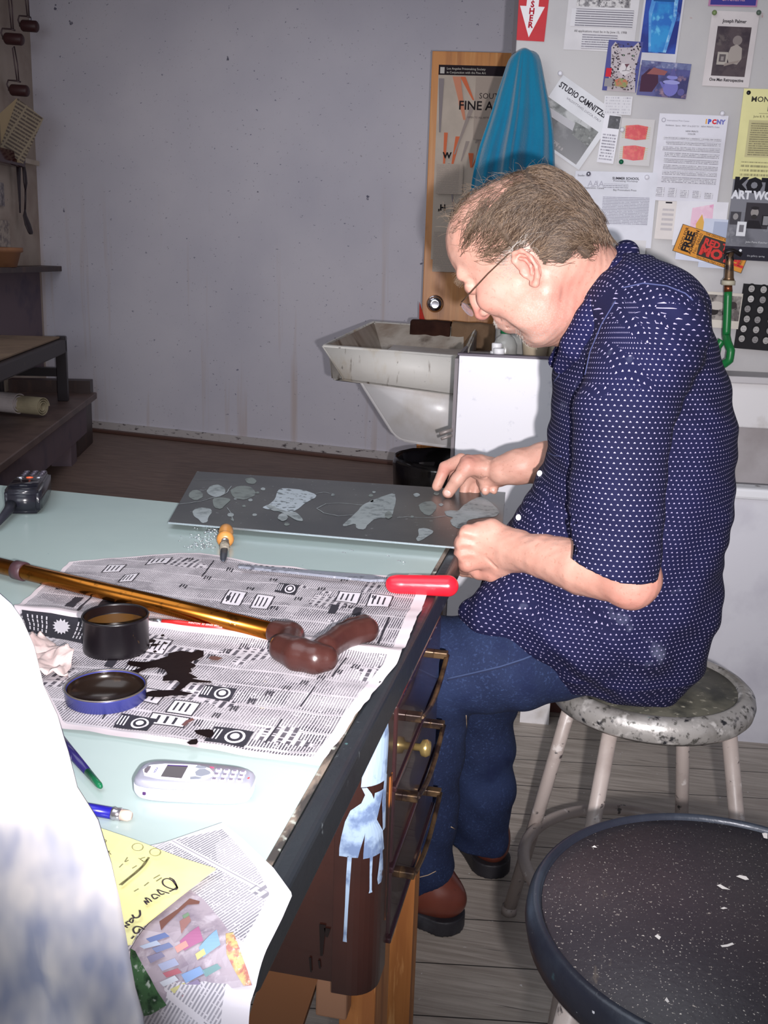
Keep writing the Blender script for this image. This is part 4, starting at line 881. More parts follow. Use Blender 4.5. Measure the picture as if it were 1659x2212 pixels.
# wooden legs
legm = M('raw_pine', (180, 118, 62), .55, spots=((5, (150, 92, 46), .45, .65, (6, 6, .4)), (30, (206, 150, 92), .6, .7, (3, 3, .3))), bump=(20, .1, (6, 6, .3)))
b = B(); box(b, (XC-.055, YC0+.05, 0), (XC-.008, YC0+.14, ZC0-.001), None, bev=.003); obj('leg', b, legm, t)
b = B(); box(b, (XC-.078, YC0+.02, ZC0-.07), (XC-.038, YC0+.048, ZC0-.001), None, bev=.003); obj('stub_block', b, M('grey_brown_block', (150, 110, 84), .6), t)
b = B(); prism(b, [V((-.345, YC0+.02, ZC0)), V((-.275, YC0+.02, ZC0)), V((-.38, YC0+.02, 0)), V((-.45, YC0+.02, 0))], V((0, .045, 0))); obj('leg', b, M('dark_pine', (122, 78, 46), .55), t)
for (x_, y_) in ((XC-.06, YC1-.05), (-.72, YC0+.05), (-.72, YC1-.05), (-1.66, YC0), (-1.66, yf-.12), (-1.3, YC0), (-1.3, yf-.12)):
    b = B(); box(b, (x_, y_, 0), (x_+.045, y_+.045, ZC0-.001)); obj('leg', b, legm, t)

# ================================================================== newspaper on the desk
def newsprint(name, paper_c, ink, period, colw, boxes=True, kx=60):
    mt, nt, p = nmat(name)
    mk, pn, u, v = greek_mask(nt, period, colw, kx=kx, dens=.36)
    # headline words: bigger lines in places
    cb = node(nt, 'ShaderNodeCombineXYZ'); nt.links.new(u, cb.inputs[0]); nt.links.new(v, cb.inputs[1])
    reg = nz(nt, cb.outputs[0], 26, 2, .6)
    vor = node(nt, 'ShaderNodeTexVoronoi', {'Scale': 1.0, 'Randomness': .9}, distance='CHEBYCHEV'); mp = node(nt, 'ShaderNodeMapping'); nt.links.new(cb.outputs[0], mp.inputs[0]); mp.inputs['Scale'].default_value = (1/colw, 16, 1); nt.links.new(mp.outputs[0], vor.inputs[0])
    cellv = node(nt, 'ShaderNodeSeparateColor'); nt.links.new(vor.outputs['Color'], cellv.inputs[0])
    dense = math_(nt, 'MULTIPLY_ADD', cellv.outputs[0], .42, .50)
    vl = math_(nt, 'DIVIDE', v, period*3); hl = math_(nt, 'LESS_THAN', math_(nt, 'FRACT', vl), .5)
    cb3 = node(nt, 'ShaderNodeCombineXYZ'); nt.links.new(math_(nt, 'MULTIPLY', u, kx*5.), cb3.inputs[0]); nt.links.new(math_(nt, 'MULTIPLY', math_(nt, 'FLOOR', vl), 2.3), cb3.inputs[1])
    hw = math_(nt, 'GREATER_THAN', nz(nt, cb3.outputs[0], 1, 0), .42)
    isH = math_(nt, 'GREATER_THAN', cellv.outputs[1], .86)
    hm = math_(nt, 'MULTIPLY', math_(nt, 'MULTIPLY', hl, hw), isH)
    tot = math_(nt, 'MAXIMUM', math_(nt, 'MULTIPLY', math_(nt, 'MULTIPLY', mk, dense), math_(nt, 'SUBTRACT', 1.0, isH)), math_(nt, 'MULTIPLY', hm, .85))
    edge = math_(nt, 'LESS_THAN', math_(nt, 'FRACT', math_(nt, 'DIVIDE', u, colw)), .018)
    tot = math_(nt, 'MAXIMUM', tot, math_(nt, 'MULTIPLY', edge, math_(nt, 'MULTIPLY', math_(nt, 'GREATER_THAN', cellv.outputs[2], .45), .7)))
    wash = math_(nt, 'MULTIPLY', rampf(nt, reg, .4, .6), .10)
    c = mixc(nt, math_(nt, 'ADD', tot, wash, clamp=True), lin(paper_c), lin(ink))
    yl = rampf(nt, nz(nt, mapped(nt, (1, 1, 1)), 30, 2), .72, .78); c = mixc(nt, math_(nt, 'MULTIPLY', yl, .5), c, lin((196, 176, 110)))
    nt.links.new(c, p.inputs['Base Color']); p.inputs['Roughness'].default_value = .85; p.inputs['Specular IOR Level'].default_value = .2
    return mt
newsm = newsprint('newsprint', (190, 183, 188), (58, 54, 64), .0030, .043)
margin = FM((208, 196, 200)); newsblk = FM((44, 42, 50)); newswht = FM((206, 200, 206))
# outlines, clockwise from the left end, of the sheet's upper and lower halves
up_far = [TP(x, y) for x, y in ((150, 1219), (180, 1215), (300, 1207), (430, 1197), (480, 1206), (560, 1222), (700, 1240), (860, 1250), (935, 1260))]
fold_ = [TP(x, y) for x, y in ((30, 1322), (250, 1347), (450, 1372), (700, 1402), (868, 1424))]
low_n = [TP(x, y) for x, y in ((85, 1470), (130, 1580), (250, 1596), (370, 1614), (540, 1640), (690, 1662))]
def polyl(pts, t_):
    d = [0]; 
    for a, c in zip(pts, pts[1:]): d.append(d[-1]+(c-a).length)
    s = t_*d[-1]
    for i in range(len(pts)-1):
        if s <= d[i+1]+1e-9: return pts[i].lerp(pts[i+1], (s-d[i])/(d[i+1]-d[i]))
    return pts[-1]
def wav(p, k=1):
    return .0022 + k*.0032*(noise.noise(V((p.x*9, p.y*16, 1)))+.55) + k*.0016*noise.noise(V((p.x*30, p.y*34, 4)))
def news_fn(A, C, zf):
    def fn(u, v):
        p = polyl(A, u).lerp(polyl(C, u), v); p = V((p.x, p.y, T)); p.z += wav(p)
        p.x += .0025*noise.noise(V((p.x*3, p.y*50, 2)))*(abs(u-.5)*2)**4; p.z += zf(v)
        return p
    return fn
f_up = news_fn(up_far, fold_, lambda v: .006*math.exp(-((1-v)/.06)**2) )
f_lo = news_fn(fold_, low_n, lambda v: .006*math.exp(-(v/.06)**2))
t = thing('newspaper', TP(400, 1450), 'wrinkled newspaper page of small ads spread on the glass desk top under the cane', 'newspaper')
def half(fn, name, ads, seed):
    b = B(); sheet(b, fn, 70, 48); uvl = b.loops.layers.uv.verify()
    for f in b.faces:
        for l in f.loops:
            l[uvl].uv = (l.vert.co.y*1.0+.02, l.vert.co.x*1.0+3)
            f.material_index = 0
        c = f.calc_center_median()
    # blank margins
    us = 70; i = 0
    for k, f in enumerate(list(b.faces)):
        uu = (k//48+.5)/70; vv = (k % 48+.5)/48
        mg = (uu > .972) or (uu < .02) or (name == 'upper_page' and vv > .955) or (name == 'lower_page' and (vv < .035 or vv > .955)) or (name == 'upper_page' and vv < .02)
        if mg: f.material_index = 1
    def patch(u0, v0, u1, v1, mi_, off, n=5):
        g = [[b.verts.new(fn(u0+(u1-u0)*i/n, v0+(v1-v0)*j/n)+V((0, 0, off))) for j in range(n+1)] for i in range(n+1)]
        for i in range(n):
            for j in range(n): f = b.faces.new((g[i][j], g[i+1][j], g[i+1][j+1], g[i][j+1])); f.material_index = mi_; f.smooth = True
    rr = random.Random(seed)
    for (u0, v0, u1, v1, kind) in ads:
        if kind == 'k':
            patch(u0, v0, u1, v1, 2, .0006)
            uc, vc = (u0*.35+u1*.65), (v0+v1)/2
            for r_, mi_, of in ((.40, 3, .0009), (.30, 2, .0012), (.18, 3, .0015)):
                n = 16; w_, h_ = (u1-u0)*r_*.62, (v1-v0)*r_
                vs = [b.verts.new(fn(uc+w_*math.cos(a*2*math.pi/n), vc+h_*math.sin(a*2*math.pi/n))+V((0, 0, of))) for a in range(n)]
                f = b.faces.new(vs); f.material_index = mi_
            for q_ in range(3): patch(u0+(u1-u0)*(.04+.09*q_), v0+(v1-v0)*.15, u0+(u1-u0)*(.08+.09*q_), v0+(v1-v0)*.8, 3, .0009, 2)
        if kind == 's':
            patch(u0, v0, u1, v1, 2, .0006, 10)
            uc, vc = u0+(u1-u0)*.42, v0+(v1-v0)*.45; n = 28; vs = []
            for a in range(n):
                rr_ = 1 if a % 2 == 0 else .72; ang = a*2*math.pi/n; vs.append(b.verts.new(fn(uc+(u1-u0)*.10*rr_*math.cos(ang), vc+(v1-v0)*.36*rr_*math.sin(ang))+V((0, 0, .0011))))
            f = b.faces.new(vs); f.material_index = 3
            for q_ in (.05, .1, .15, .2, .25, .58, .62, .66, .72, .78, .84, .92):
                hh = rr.uniform(.5, .8); wq = .014 if q_ < .7 else .03
                for m_ in range(4): 
                    va = v0+(v1-v0)*(.12+.2*m_); patch(u0+(u1-u0)*q_, va, u0+(u1-u0)*(q_+wq), va+(v1-v0)*.15, 3, .0009, 2)
        if kind == 'b':
            e = .0030; 
            for (a0, b0, a1, b1) in ((u0, v0, u1, v0+.006), (u0, v1-.006, u1, v1), (u0, v0, u0+.003, v1), (u1-.003, v0, u1, v1)): patch(a0, b0, a1, b1, 2, .0006, 4)
            patch(u0+.004, v0+.008, u1-.004, v1-.008, 3, .0005, 4)
            for q_ in range(3):
                ua = u0+(u1-u0)*(.2+.22*q_); patch(ua, v0+(v1-v0)*.2, ua+(u1-u0)*.07, v0+(v1-v0)*.8, 2, .0008, 2)
        if kind == 'h':
            for q_ in range(3): patch(u0+(u1-u0)*q_/3, v0, u0+(u1-u0)*(q_+.5)/3, v1-(v1-v0)*.25*(q_ % 2), 2, .0006, 2)
        if kind == 'd': patch(u0, v0, u1, v1, 2, .0006, 3)
    # give it thickness by a skirt
    obj(name, b, [newsm, margin, newsblk, newswht], t)
ads_up = [(.62, .28, .675, .41, 'k'), (.30, .66, .34, .80, 'b'), (.22, .08, .28, .2, 'b'), (.12, .16, .17, .3, 'b'), (.50, .46, .555, .64, 'b'), (.58, .47, .63, .65, 'b'), (.78, .3, .84, .45, 'b'), (.86, .3, .92, .46, 'b'), (.78, .50, .80, .62, 'd'), (.84, .50, .86, .62, 'd'), (.19, .35, .23, .48, 'b'),
          (.16, .66, .165, .94, 'd'), (.40, .10, .404, .35, 'd'), (.93, .6, .936, .9, 'd'), (.24, .76, .27, .95, 'd'), (.05, .6, .12, .63, 'd'), (.12, .74, .145, .9, 'd'), (.2, .70, .235, .86, 'd')]
for q_ in range(14): 
    u_, v_ = .32+.045*q_, .1+.55*((q_*37) % 10)/10; ads_up.append((u_, v_, u_+.022, v_+.05, 'h'))
half(f_up, 'upper_page', ads_up, 3)
ads_lo = [(.02, .04, .30, .34, 's'), (.40, .14, .455, .30, 'b'), (.61, .53, .69, .63, 'k'), (.70, .84, .80, .95, 'k'), (.46, .84, .55, .94, 'k'), (.385, .40, .43, .55, 'b'), (.46, .62, .53, .74, 'b'), (.55, .6, .60, .70, 'b') if 0 else (.50, .30, .545, .42, 'b'),
          (.33, .36, .355, .48, 'd'), (.56, .68, .63, .79, 'b'), (.53, .80, .63, .88, 'b'), (.88, .1, .884, .3, 'd'), (.86, .42, .864, .6, 'd'), (.84, .72, .844, .9, 'd'), (.36, .52, .364, .6, 'd'), (.3, .72, .303, .9, 'd'), (.42, .74, .424, .9, 'd')]
for q_ in range(22):
    u_, v_ = .30+.029*q_, .08+.8*((q_*43) % 11)/11; ads_lo.append((u_, v_, u_+.02, v_+.045, 'h'))
half(f_lo, 'lower_page', ads_lo, 8)
def onnews(px, py, off=.0):
    p = TP(px, py); return V((p.x, p.y, T+wav(p)+off))
# spilled varnish
def blot(name, pts, off, mt, label=None, cat=None, par=None, th=.0008):
    b = B(); vs = [b.verts.new(onnews(x, y, off)) for x, y in pts]
    f = b.faces.new(vs); bmesh.ops.triangulate(b, faces=[f]); 
    bmesh.ops.subdivide_edges(b, edges=list(b.edges), cuts=2, use_grid_fill=True)
    for v in b.verts: v.co.z = T+wav(v.co)+off
    o = obj(name, b, mt, par)
    if label: tag(o, label, cat)
    return o
blackink = M('wet_black_varnish', (20, 9, 10), .55, spots=((10, (38, 20, 18), .6, .75),), spec=.10)
sp = blot('varnish_puddle', [(274, 1444), (280, 1437), (297, 1439), (318, 1441), (345, 1437), (362, 1431), (366, 1424), (392, 1419), (415, 1421), (428, 1415), (440, 1417), (440, 1427), (424, 1436), (410, 1442), (420, 1446), (424, 1451), (412, 1457), (415, 1464), (408, 1468), (428, 1478), (414, 1481), (432, 1483), (456, 1485), (458, 1489), (440, 1489), (412, 1489), (400, 1497), (388, 1504), (410, 1508), (418, 1511), (395, 1514), (370, 1514), (345, 1518), (318, 1518), (306, 1513), (330, 1505), (362, 1503), (376, 1502), (390, 1490), (382, 1484), (352, 1484), (353, 1475), (362, 1470), (358, 1462), (340, 1456), (318, 1458), (300, 1466), (285, 1470), (272, 1464), (290, 1460), (305, 1456), (295, 1452), (282, 1449)], .0030, blackink, 'glossy black varnish puddle spilled on the newspaper between the two tin pieces', 'spill')
for i, pts in enumerate([[(318, 1398), (322, 1393), (333, 1391), (337, 1394), (332, 1398), (322, 1400)], [(324, 1403), (336, 1401), (348, 1402), (338, 1406), (328, 1407)], [(352, 1400), (358, 1397), (364, 1399), (358, 1402)], [(330, 1416), (336, 1414), (340, 1417), (334, 1419)], [(347, 1381), (353, 1378), (356, 1381), (350, 1384)], [(352, 1412), (354, 1411), (356, 1413), (353, 1414)]]):
    blot('varnish_drop', pts, .0012, blackink, 'small black varnish drop right of the open tin', 'drop').__setitem__('group', 'varnish drops beside the open tin')
blot('brown_chip', [(450, 1432), (456, 1427), (466, 1428), (474, 1431), (481, 1434), (470, 1439), (458, 1437)], .0030, M('brown_stain', (84, 52, 48), .4), 'brown leaf shaped stain on the newspaper left of the cane handle', 'stain')
blot('varnish_blot', [(420, 1590), (430, 1588), (452, 1588), (461, 1592), (462, 1601), (452, 1609), (440, 1604), (425, 1598)], .0036, blackink, 'black blot over the small dark ad near the newspaper bottom', 'blot')
blot('varnish_blot', [(404, 1621), (414, 1613), (426, 1610), (428, 1618), (424, 1624), (410, 1625)], .0036, blackink, 'black blot on the blank bottom edge of the newspaper', 'blot')
blot('brown_smear', [(392, 1578), (402, 1568), (416, 1563), (420, 1567), (408, 1572), (400, 1580)], .0030, M('brown_smear', (96, 60, 58), .4), 'thin brown smear on the newspaper above the black blot', 'stain')
# ------------------------------------------------------------------ tin and lid
c0 = TP(252, 1405); R_ = .0372
tc = TP(253, 1399); tc = TP(252, 1407); tc = V((tc.x, tc.y, T+.0035)); 
t = thing('varnish_tin', tc, 'open black varnish tin on the newspaper, brown varnish inside', 'tin')
tinm = M('black_tin_brown_glints', (16, 12, 16), .3, spots=((12, (30, 24, 26), .5, .7, (1, 1, .4)), (26, (112, 84, 46), .66, .70, (1, 1, .5))), metal=.0)  # brown patches are highlights painted into the black tin's colour
b = B(); lathe(b, [(0, 0), (R_, 0), (R_+.0006, .003), (R_, .006), (R_, .039), (R_+.0012, .041), (R_, .043), (R_-.0014, .042), (R_-.0016, .038), (R_-.0016, .003), (0, .003)], 64, Matrix.Translation(tc)); obj('tin_body', b, tinm, t, True)
b = B(); lathe(b, [(R_-.0019, .0315), (R_-.002, .041)], 64, Matrix.Translation(tc)); lathe(b, [(R_-.0019, .019), (R_-.0021, .0305)], 64, Matrix.Translation(tc), mi=1); 
obj('inner_stain', b, [M('dark_inner', (24, 14, 14), .3), M('amber_stain', (70, 46, 18), .35, spots=((14, (44, 26, 18), .48, .6, (1, 1, .6)),))], t, True)
b = B(); lathe(b, [(0, .019), (R_-.0018, .019)], 64, Matrix.Translation(tc)); obj('varnish', b, M('black_varnish', (16, 8, 10), .04), t)
lc = TP(230, 1516); lc = V((lc.x, lc.y, T+.0035)); RL = .0405
t = thing('tin_lid', lc, 'blue rimmed tin lid lying upturned beside the spilled varnish', 'lid')
Ml_ = Matrix.Translation(lc)
b = B(); lathe(b, [(0, 0), (RL-.002, 0), (RL, .0015), (RL, .0125), (RL+.0008, .0137), (RL-.0002, .0148), (RL-.0014, .0138), (RL-.0016, .003), (0, .0025)], 64, Ml_); obj('lid_shell', b, M('blue_enamel', (58, 62, 128), .3, metal=.2), t, True)
b = B(); lathe(b, [(RL-.0019, .0135), (RL-.0022, .0034), (0, .0032)], 64, Ml_); obj('varnish_film', b, M('brown_gloss', (34, 24, 19), .22, metal=.3, spots=((20, (90, 68, 48), .55, .75), (9, (22, 14, 12), .55, .65))), t, True)
b = B(); pts = [V((RL*math.cos(a*math.pi/32), RL*math.sin(a*math.pi/32), .0148))+lc for a in range(64)]; pts.append(pts[0]); tube(b, pts, .0009, 6, cap=False); obj('lid_edge', b, M('dull_steel', (140, 130, 124), .3, .8), t, True)
# ------------------------------------------------------------------ cane
gold = M('gold_anodised_aluminium', (150, 92, 34), .22, 1.0, spots=((60, (96, 58, 24), .60, .70), (90, (236, 214, 170), .74, .77)))
ZC_ = .0165
a0 = TP(-60, 1210, ZC_); a1 = PZ(40, 1232, T+ZC_); a2 = PZ(603, 1368, T+ZC_)
ax = (a2-a1).normalized(); 
t = thing('walking_cane', a2, 'gold metal walking cane with a brown moulded handle lying across the newspaper', 'cane')
b = B(); tube(b, [a1-ax*.30, a1, a2], .0112, 28); obj('tube', b, gold, t, True)
b = B(); tube(b, [a1-ax*.006, a1-ax*.005, a1+ax*.012, a1+ax*.013], [.0118, .0134, .0134, .0118], 24); obj('collar', b, M('brown_collar', (70, 46, 52), .4), t, True)
b = B(); tube(b, [a1-ax*.30, a1-ax*.007], .0102, 28); 
# moulded grip: neck ring, lower bar, crossing bar
gripm = M('chocolate_plastic', (58, 30, 26), .3, spots=((40, (84, 52, 44), .68, .74),), bump=(150, .15))
# ------------------------------------------------------------------ implicit surface mesher (smooth blended limbs and handles)
def rc_(a, b, r1, r2):
    a = np.array(a, float); b = np.array(b, float); ba = b-a; L2 = max(float(ba@ba), 1e-12)
    def f(p):
        t = np.clip(((p-a)@ba)/L2, 0, 1); return np.linalg.norm(p-a-t[..., None]*ba, axis=-1) - (r1+(r2-r1)*t)
    return f, np.minimum(a, b)-max(r1, r2), np.maximum(a, b)+max(r1, r2)
def el_(c, r, R=None):
    c = np.array(c, float); r = np.array(r, float); R = np.eye(3) if R is None else np.array(R, float)   # rows: local axes
    def f(p):
        q = (p-c)@R.T; k0 = np.linalg.norm(q/r, axis=-1); k1 = np.linalg.norm(q/(r*r), axis=-1); return k0*(k0-1)/np.maximum(k1, 1e-9)
    m = float(max(r)); return f, c-m, c+m
def bx_sdf(c, h, rr, R=None):
    c = np.array(c, float); h = np.array(h, float); R = np.eye(3) if R is None else np.array(R, float)
    def f(p):
        q = np.abs((p-c)@R.T)-h; return np.linalg.norm(np.maximum(q, 0), axis=-1)+np.minimum(q.max(axis=-1), 0)-rr
    m = float(np.linalg.norm(h))+rr; return f, c-m, c+m
class Sdf:
    def __init__(s): s.p = []; s.disp = None
    def add(s, prim, k=.01, op='u'): s.p.append((prim[0], prim[1]-.012-k, prim[2]+.012+k, k, op)); return s
    def chain(s, pts, rs, k=.01, op='u'):
        for i in range(len(pts)-1): s.add(rc_(pts[i], pts[i+1], rs[i], rs[i+1]), k, op)
        return s
    def ev(s, p, lo=None, hi=None):
        d = np.full(p.shape[:-1], .05)
        for f, a, b, k, op in s.p:
            if lo is not None and (np.any(a > hi) or np.any(b < lo)): continue
            e = f(p)
            if op == 'u': h = np.clip(.5+.5*(d-e)/k, 0, 1); d = d*(1-h)+e*h-k*h*(1-h)
            elif op == 's': e = -e; h = np.clip(.5-.5*(d-e)/k, 0, 1); d = d*(1-h)+e*h+k*h*(1-h)
        if s.disp is not None: d = d+s.disp(p)
        return d
    def mesh(s, h, name='m', lo=None, hi=None):
        if lo is None:
            us = [q for q in s.p if q[4] == 'u']; lo = np.min([q[1] for q in us], 0); hi = np.max([q[2] for q in us], 0)
        lo = np.array(lo)-.001; n = np.ceil((np.array(hi)-lo)/h).astype(int)+2
        D = np.full(n, .05, np.float32); Bk = 20
        for i in range(0, n[0], Bk):
            for j in range(0, n[1], Bk):
                for k in range(0, n[2], Bk):
                    e = np.minimum([i+Bk, j+Bk, k+Bk], n); o = np.array([i, j, k]); bl = lo+o*h; bh = lo+(e-1)*h
                    if not any(q[4] == 'u' and not (np.any(q[1] > bh) or np.any(q[2] < bl)) for q in s.p): continue
                    ctr = ((bl+bh)/2)[None]; dc = float(s.ev(ctr, bl, bh)[0]); hd = float(np.linalg.norm(bh-bl))/2
                    if abs(dc) > hd*2.2+.03: D[i:e[0], j:e[1], k:e[2]] = dc; continue
                    g = np.stack(np.meshgrid(*[lo[a]+np.arange(o[a], e[a])*h for a in range(3)], indexing='ij'), -1)
                    D[i:e[0], j:e[1], k:e[2]] = s.ev(g, bl, bh)
        sg = D < 0
        c = sg[:-1, :-1, :-1].astype(np.int8)
        cnt = np.zeros(np.array(sg.shape)-1, np.int8)
        for a in (0, 1):
            for b_ in (0, 1):
                for c_ in (0, 1): cnt += sg[a:a+cnt.shape[0], b_:b_+cnt.shape[1], c_:c_+cnt.shape[2]]
        act = (cnt > 0) & (cnt < 8); idx = np.argwhere(act)
        vid = np.full(act.shape, -1, np.int32); vid[act] = np.arange(len(idx))
        acc = np.zeros((len(idx), 3)); num = np.zeros(len(idx))
        for ax in range(3):
            o1, o2 = [a for a in range(3) if a != ax]
            for a in (0, 1):
                for b_ in (0, 1):
                    c0 = idx.copy(); c0[:, o1] += a; c0[:, o2] += b_; c1 = c0.copy(); c1[:, ax] += 1
                    d0 = D[tuple(c0.T)]; d1 = D[tuple(c1.T)]; m_ = (d0 < 0) != (d1 < 0)
                    t = np.where(m_, d0/np.where(d0-d1 == 0, 1, d0-d1), 0); pt = c0.astype(float); pt[:, ax] += t
                    acc[m_] += pt[m_]; num[m_] += 1
        co = lo+(acc/np.maximum(num, 1)[:, None])*h
        fs = []
        for ax in range(3):
            o1, o2 = (ax+1) % 3, (ax+2) % 3
            sl0 = [slice(1, -1)]*3; sl1 = [slice(1, -1)]*3; sl0[ax] = slice(0, -1); sl1[ax] = slice(1, None)
            A = sg[tuple(sl0)]; Bq = sg[tuple(sl1)]; e = np.argwhere(A != Bq)
            if not len(e): continue
            fl_ = A[tuple(e.T)]; base = e.copy(); base[:, o1] += 1; base[:, o2] += 1
            def cell(d1, d2): q = base.copy(); q[:, o1] -= d1; q[:, o2] -= d2; return vid[tuple(q.T)]
            q4 = np.stack([cell(1, 1), cell(0, 1), cell(0, 0), cell(1, 0)], 1); q4[~fl_] = q4[~fl_][:, ::-1]; fs.append(q4)
        fs = np.concatenate(fs); fs = fs[(fs >= 0).all(1)]
        me = bpy.data.meshes.new(name); me.vertices.add(len(co)); me.vertices.foreach_set('co', co.ravel().astype(np.float32))
        me.loops.add(len(fs)*4); me.loops.foreach_set('vertex_index', fs.ravel().astype(np.int32))
        me.polygons.add(len(fs)); me.polygons.foreach_set('loop_start', np.arange(0, len(fs)*4, 4, dtype=np.int32)); me.polygons.foreach_set('loop_total', np.full(len(fs), 4, np.int32))
        me.update(); me.validate(); me.shade_smooth()
        return me, co, fs
def tz(px, py, z): q = PZ(px, py, T+z); return tuple(q)
g = Sdf()
g.chain([tz(598, 1366, .0165), tz(622, 1372, .017)], [.0145, .0155], .003)
g.chain([tz(622, 1362, .017), tz(630, 1372, .017), tz(622, 1400, .017)], [.0125, .0145, .015], .004)
g.chain([tz(612, 1400, .019), tz(645, 1414, .019), tz(680, 1422, .019), tz(702, 1422, .019)], [.0165, .019, .0175, .0150], .003)
g.chain([tz(672, 1412, .020), tz(705, 1400, .021), tz(735, 1378, .023), tz(765, 1366, .024), tz(790, 1360, .024)], [.012, .0150, .0150, .0150, .0155], .003)
g.chain([tz(735, 1356, .020), tz(760, 1350, .022), tz(785, 1350, .024), tz(795, 1362, .022)], [.006, .009, .012, .012], .004)
me, _, _ = g.mesh(.0022, 'grip'); obj('handle', me, gripm, t)
# ------------------------------------------------------------------ etched metal plate
ZP = .012
pc = [TP(363, 1128, ZP), TP(1081, 1190, ZP), TP(1092, 1063, ZP), TP(425, 1018, ZP)]
uu = (pc[1]-pc[0]).normalized(); vv_ = V((0, 0, 1)).cross(uu)
def plate_mat():
    mt, nt, p = nmat('etched_zinc')
    mp = mapped(nt); n1 = nz(nt, mp, 6, 4)
    c = mixc(nt, rampf(nt, n1, .35, .7), lin((62, 66, 68)), lin((86, 88, 87)))
    sp_ = rampf(nt, nz(nt, mp, 90, 2), .70, .74); c = mixc(nt, math_(nt, 'MULTIPLY', sp_, .5), c, lin((160, 166, 168)))
    nt.links.new(c, p.inputs['Base Color']); p.inputs['Metallic'].default_value = .30; p.inputs['Roughness'].default_value = .30
    return mt
zinc = plate_mat(); pale = M('bitten_grey', (146, 154, 156), .6, metal=.1, spots=((70, (112, 120, 122), .5, .62), (12, (164, 172, 176), .5, .7)))
pale2 = M('bitten_grey_dull', (120, 128, 126), .6, metal=.1, spots=((50, (96, 102, 102), .5, .65),))
pale3 = M('bitten_pale', (176, 186, 194), .6, metal=.1, spots=((90, (104, 112, 116), .55, .62),))
b = B(); prism(b, pc, V((0, 0, -.0022))); bmesh.ops.bevel(b, geom=[e for e in b.edges], offset=.0005, segments=1, affect='EDGES')
pl = obj('metal_plate', b, zinc)
b = B(); 
fe = [pc[0]-vv_*.0005+V((0, 0, .0002)), pc[1]-vv_*.0005+V((0, 0, .0002)), pc[1]+vv_*.0018+V((0, 0, .0002)), pc[0]+vv_*.0018+V((0, 0, .0002))]
prism(b, fe, V((0, 0, -.0028))); obj('bright_edge', b, M('bright_zinc_edge', (190, 200, 206), .25, .8), pl)
def shape(pts, mt, k=0, name='etched_mark'):
    q = [TP(x, y, ZP+.0004+.0002*k) for x, y in pts]; n = len(q); r_ = []
    for i in range(n):                                   # Chaikin-like organic outline with a little wobble
        a_, c_ = q[i], q[(i+1) % n]
        for s_ in (.2, .5, .8):
            p_ = a_.lerp(c_, s_); w_ = .0016*noise.noise(p_*260); r_.append(p_+V((w_, -w_*.7, 0)))
    b = B(); f = b.faces.new([b.verts.new(p_) for p_ in r_]); bmesh.ops.triangulate(b, faces=[f]); 
    for f in b.faces:
        if f.normal.z < 0: f.normal_flip()
    return obj(name, b, mt, pl)
def ell(cx, cy, rx, ry, n=14, sd=0): return [(cx+rx*math.cos(2*math.pi*i/n)*(1+.18*noise.noise(V((i*.7, sd, 0)))), cy+ry*math.sin(2*math.pi*i/n)*(1+.18*noise.noise(V((i*.7, sd, 5))))) for i in range(n)]
shape([(600, 1058), (612, 1054), (655, 1058), (684, 1068), (680, 1076), (660, 1086), (640, 1102), (626, 1108), (612, 1106), (600, 1098), (588, 1100), (576, 1100), (566, 1096), (584, 1088), (594, 1078)], pale3, 0)
shape([(572, 1092), (584, 1090), (600, 1098), (625, 1106), (640, 1106), (652, 1118), (655, 1126), (640, 1124), (620, 1112), (602, 1104), (590, 1104)], pale, 1); shape(ell(611, 1117, 11, 8, sd=2), pale, 2)
shape([(768, 1130), (742, 1138), (740, 1132), (765, 1112), (782, 1092), (800, 1082), (826, 1072), (852, 1064), (856, 1082), (852, 1096), (848, 1114), (836, 1118), (810, 1120), (795, 1132), (788, 1144), (770, 1142)], pale, 0); shape(ell(839, 1112, 8, 8, sd=5), pale2, 2)
shape(ell(467, 1060, 20, 13, sd=3), pale, 0); shape(ell(525, 1064, 27, 15, sd=4), pale2, 0); shape(ell(423, 1069, 15, 11, sd=5), pale2, 0)
shape([(418, 1101), (432, 1096), (455, 1098), (458, 1106), (450, 1116), (448, 1128), (436, 1130), (430, 1122), (420, 1116), (416, 1108)], pale, 0)
shape([(458, 1076), (480, 1074), (500, 1078), (490, 1088), (478, 1100), (462, 1096)], pale2, 1); shape([(528, 1034), (545, 1031), (555, 1038), (550, 1046), (534, 1044)], pale2, 0)
shape([(904, 1090), (916, 1084), (934, 1082), (944, 1092), (940, 1104), (928, 1114), (918, 1112), (906, 1100)], pale2, 0)
shape([(958, 1104), (975, 1102), (990, 1104), (1000, 1092), (1015, 1082), (1035, 1072), (1050, 1078), (1066, 1090), (1080, 1106), (1070, 1116), (1050, 1118), (1025, 1120), (1010, 1124), (1006, 1140), (990, 1142), (976, 1134), (972, 1124), (980, 1118), (965, 1114)], pale, 0)
shape([(902, 1142), (918, 1140), (936, 1146), (934, 1152), (918, 1162), (904, 1170), (898, 1164), (905, 1156)], pale, 0)
for i, (x, y, r_) in enumerate([(568, 1056, 5), (556, 1064, 4), (541, 1080, 5), (527, 1093, 4), (498, 1112, 7), (502, 1122, 4), (550, 1112, 5), (620, 1132, 6), (719, 1069, 4), (801, 1070, 5), (808, 1063, 4), (803, 1082, 4), (900, 1069, 7), (943, 1066, 6), (953, 1090, 5), (890, 1116, 4), (508, 1078, 3), (480, 1094, 3)]):
    shape(ell(x, y, r_, r_*.62, 9, i), pale2 if i % 2 else pale, 0)
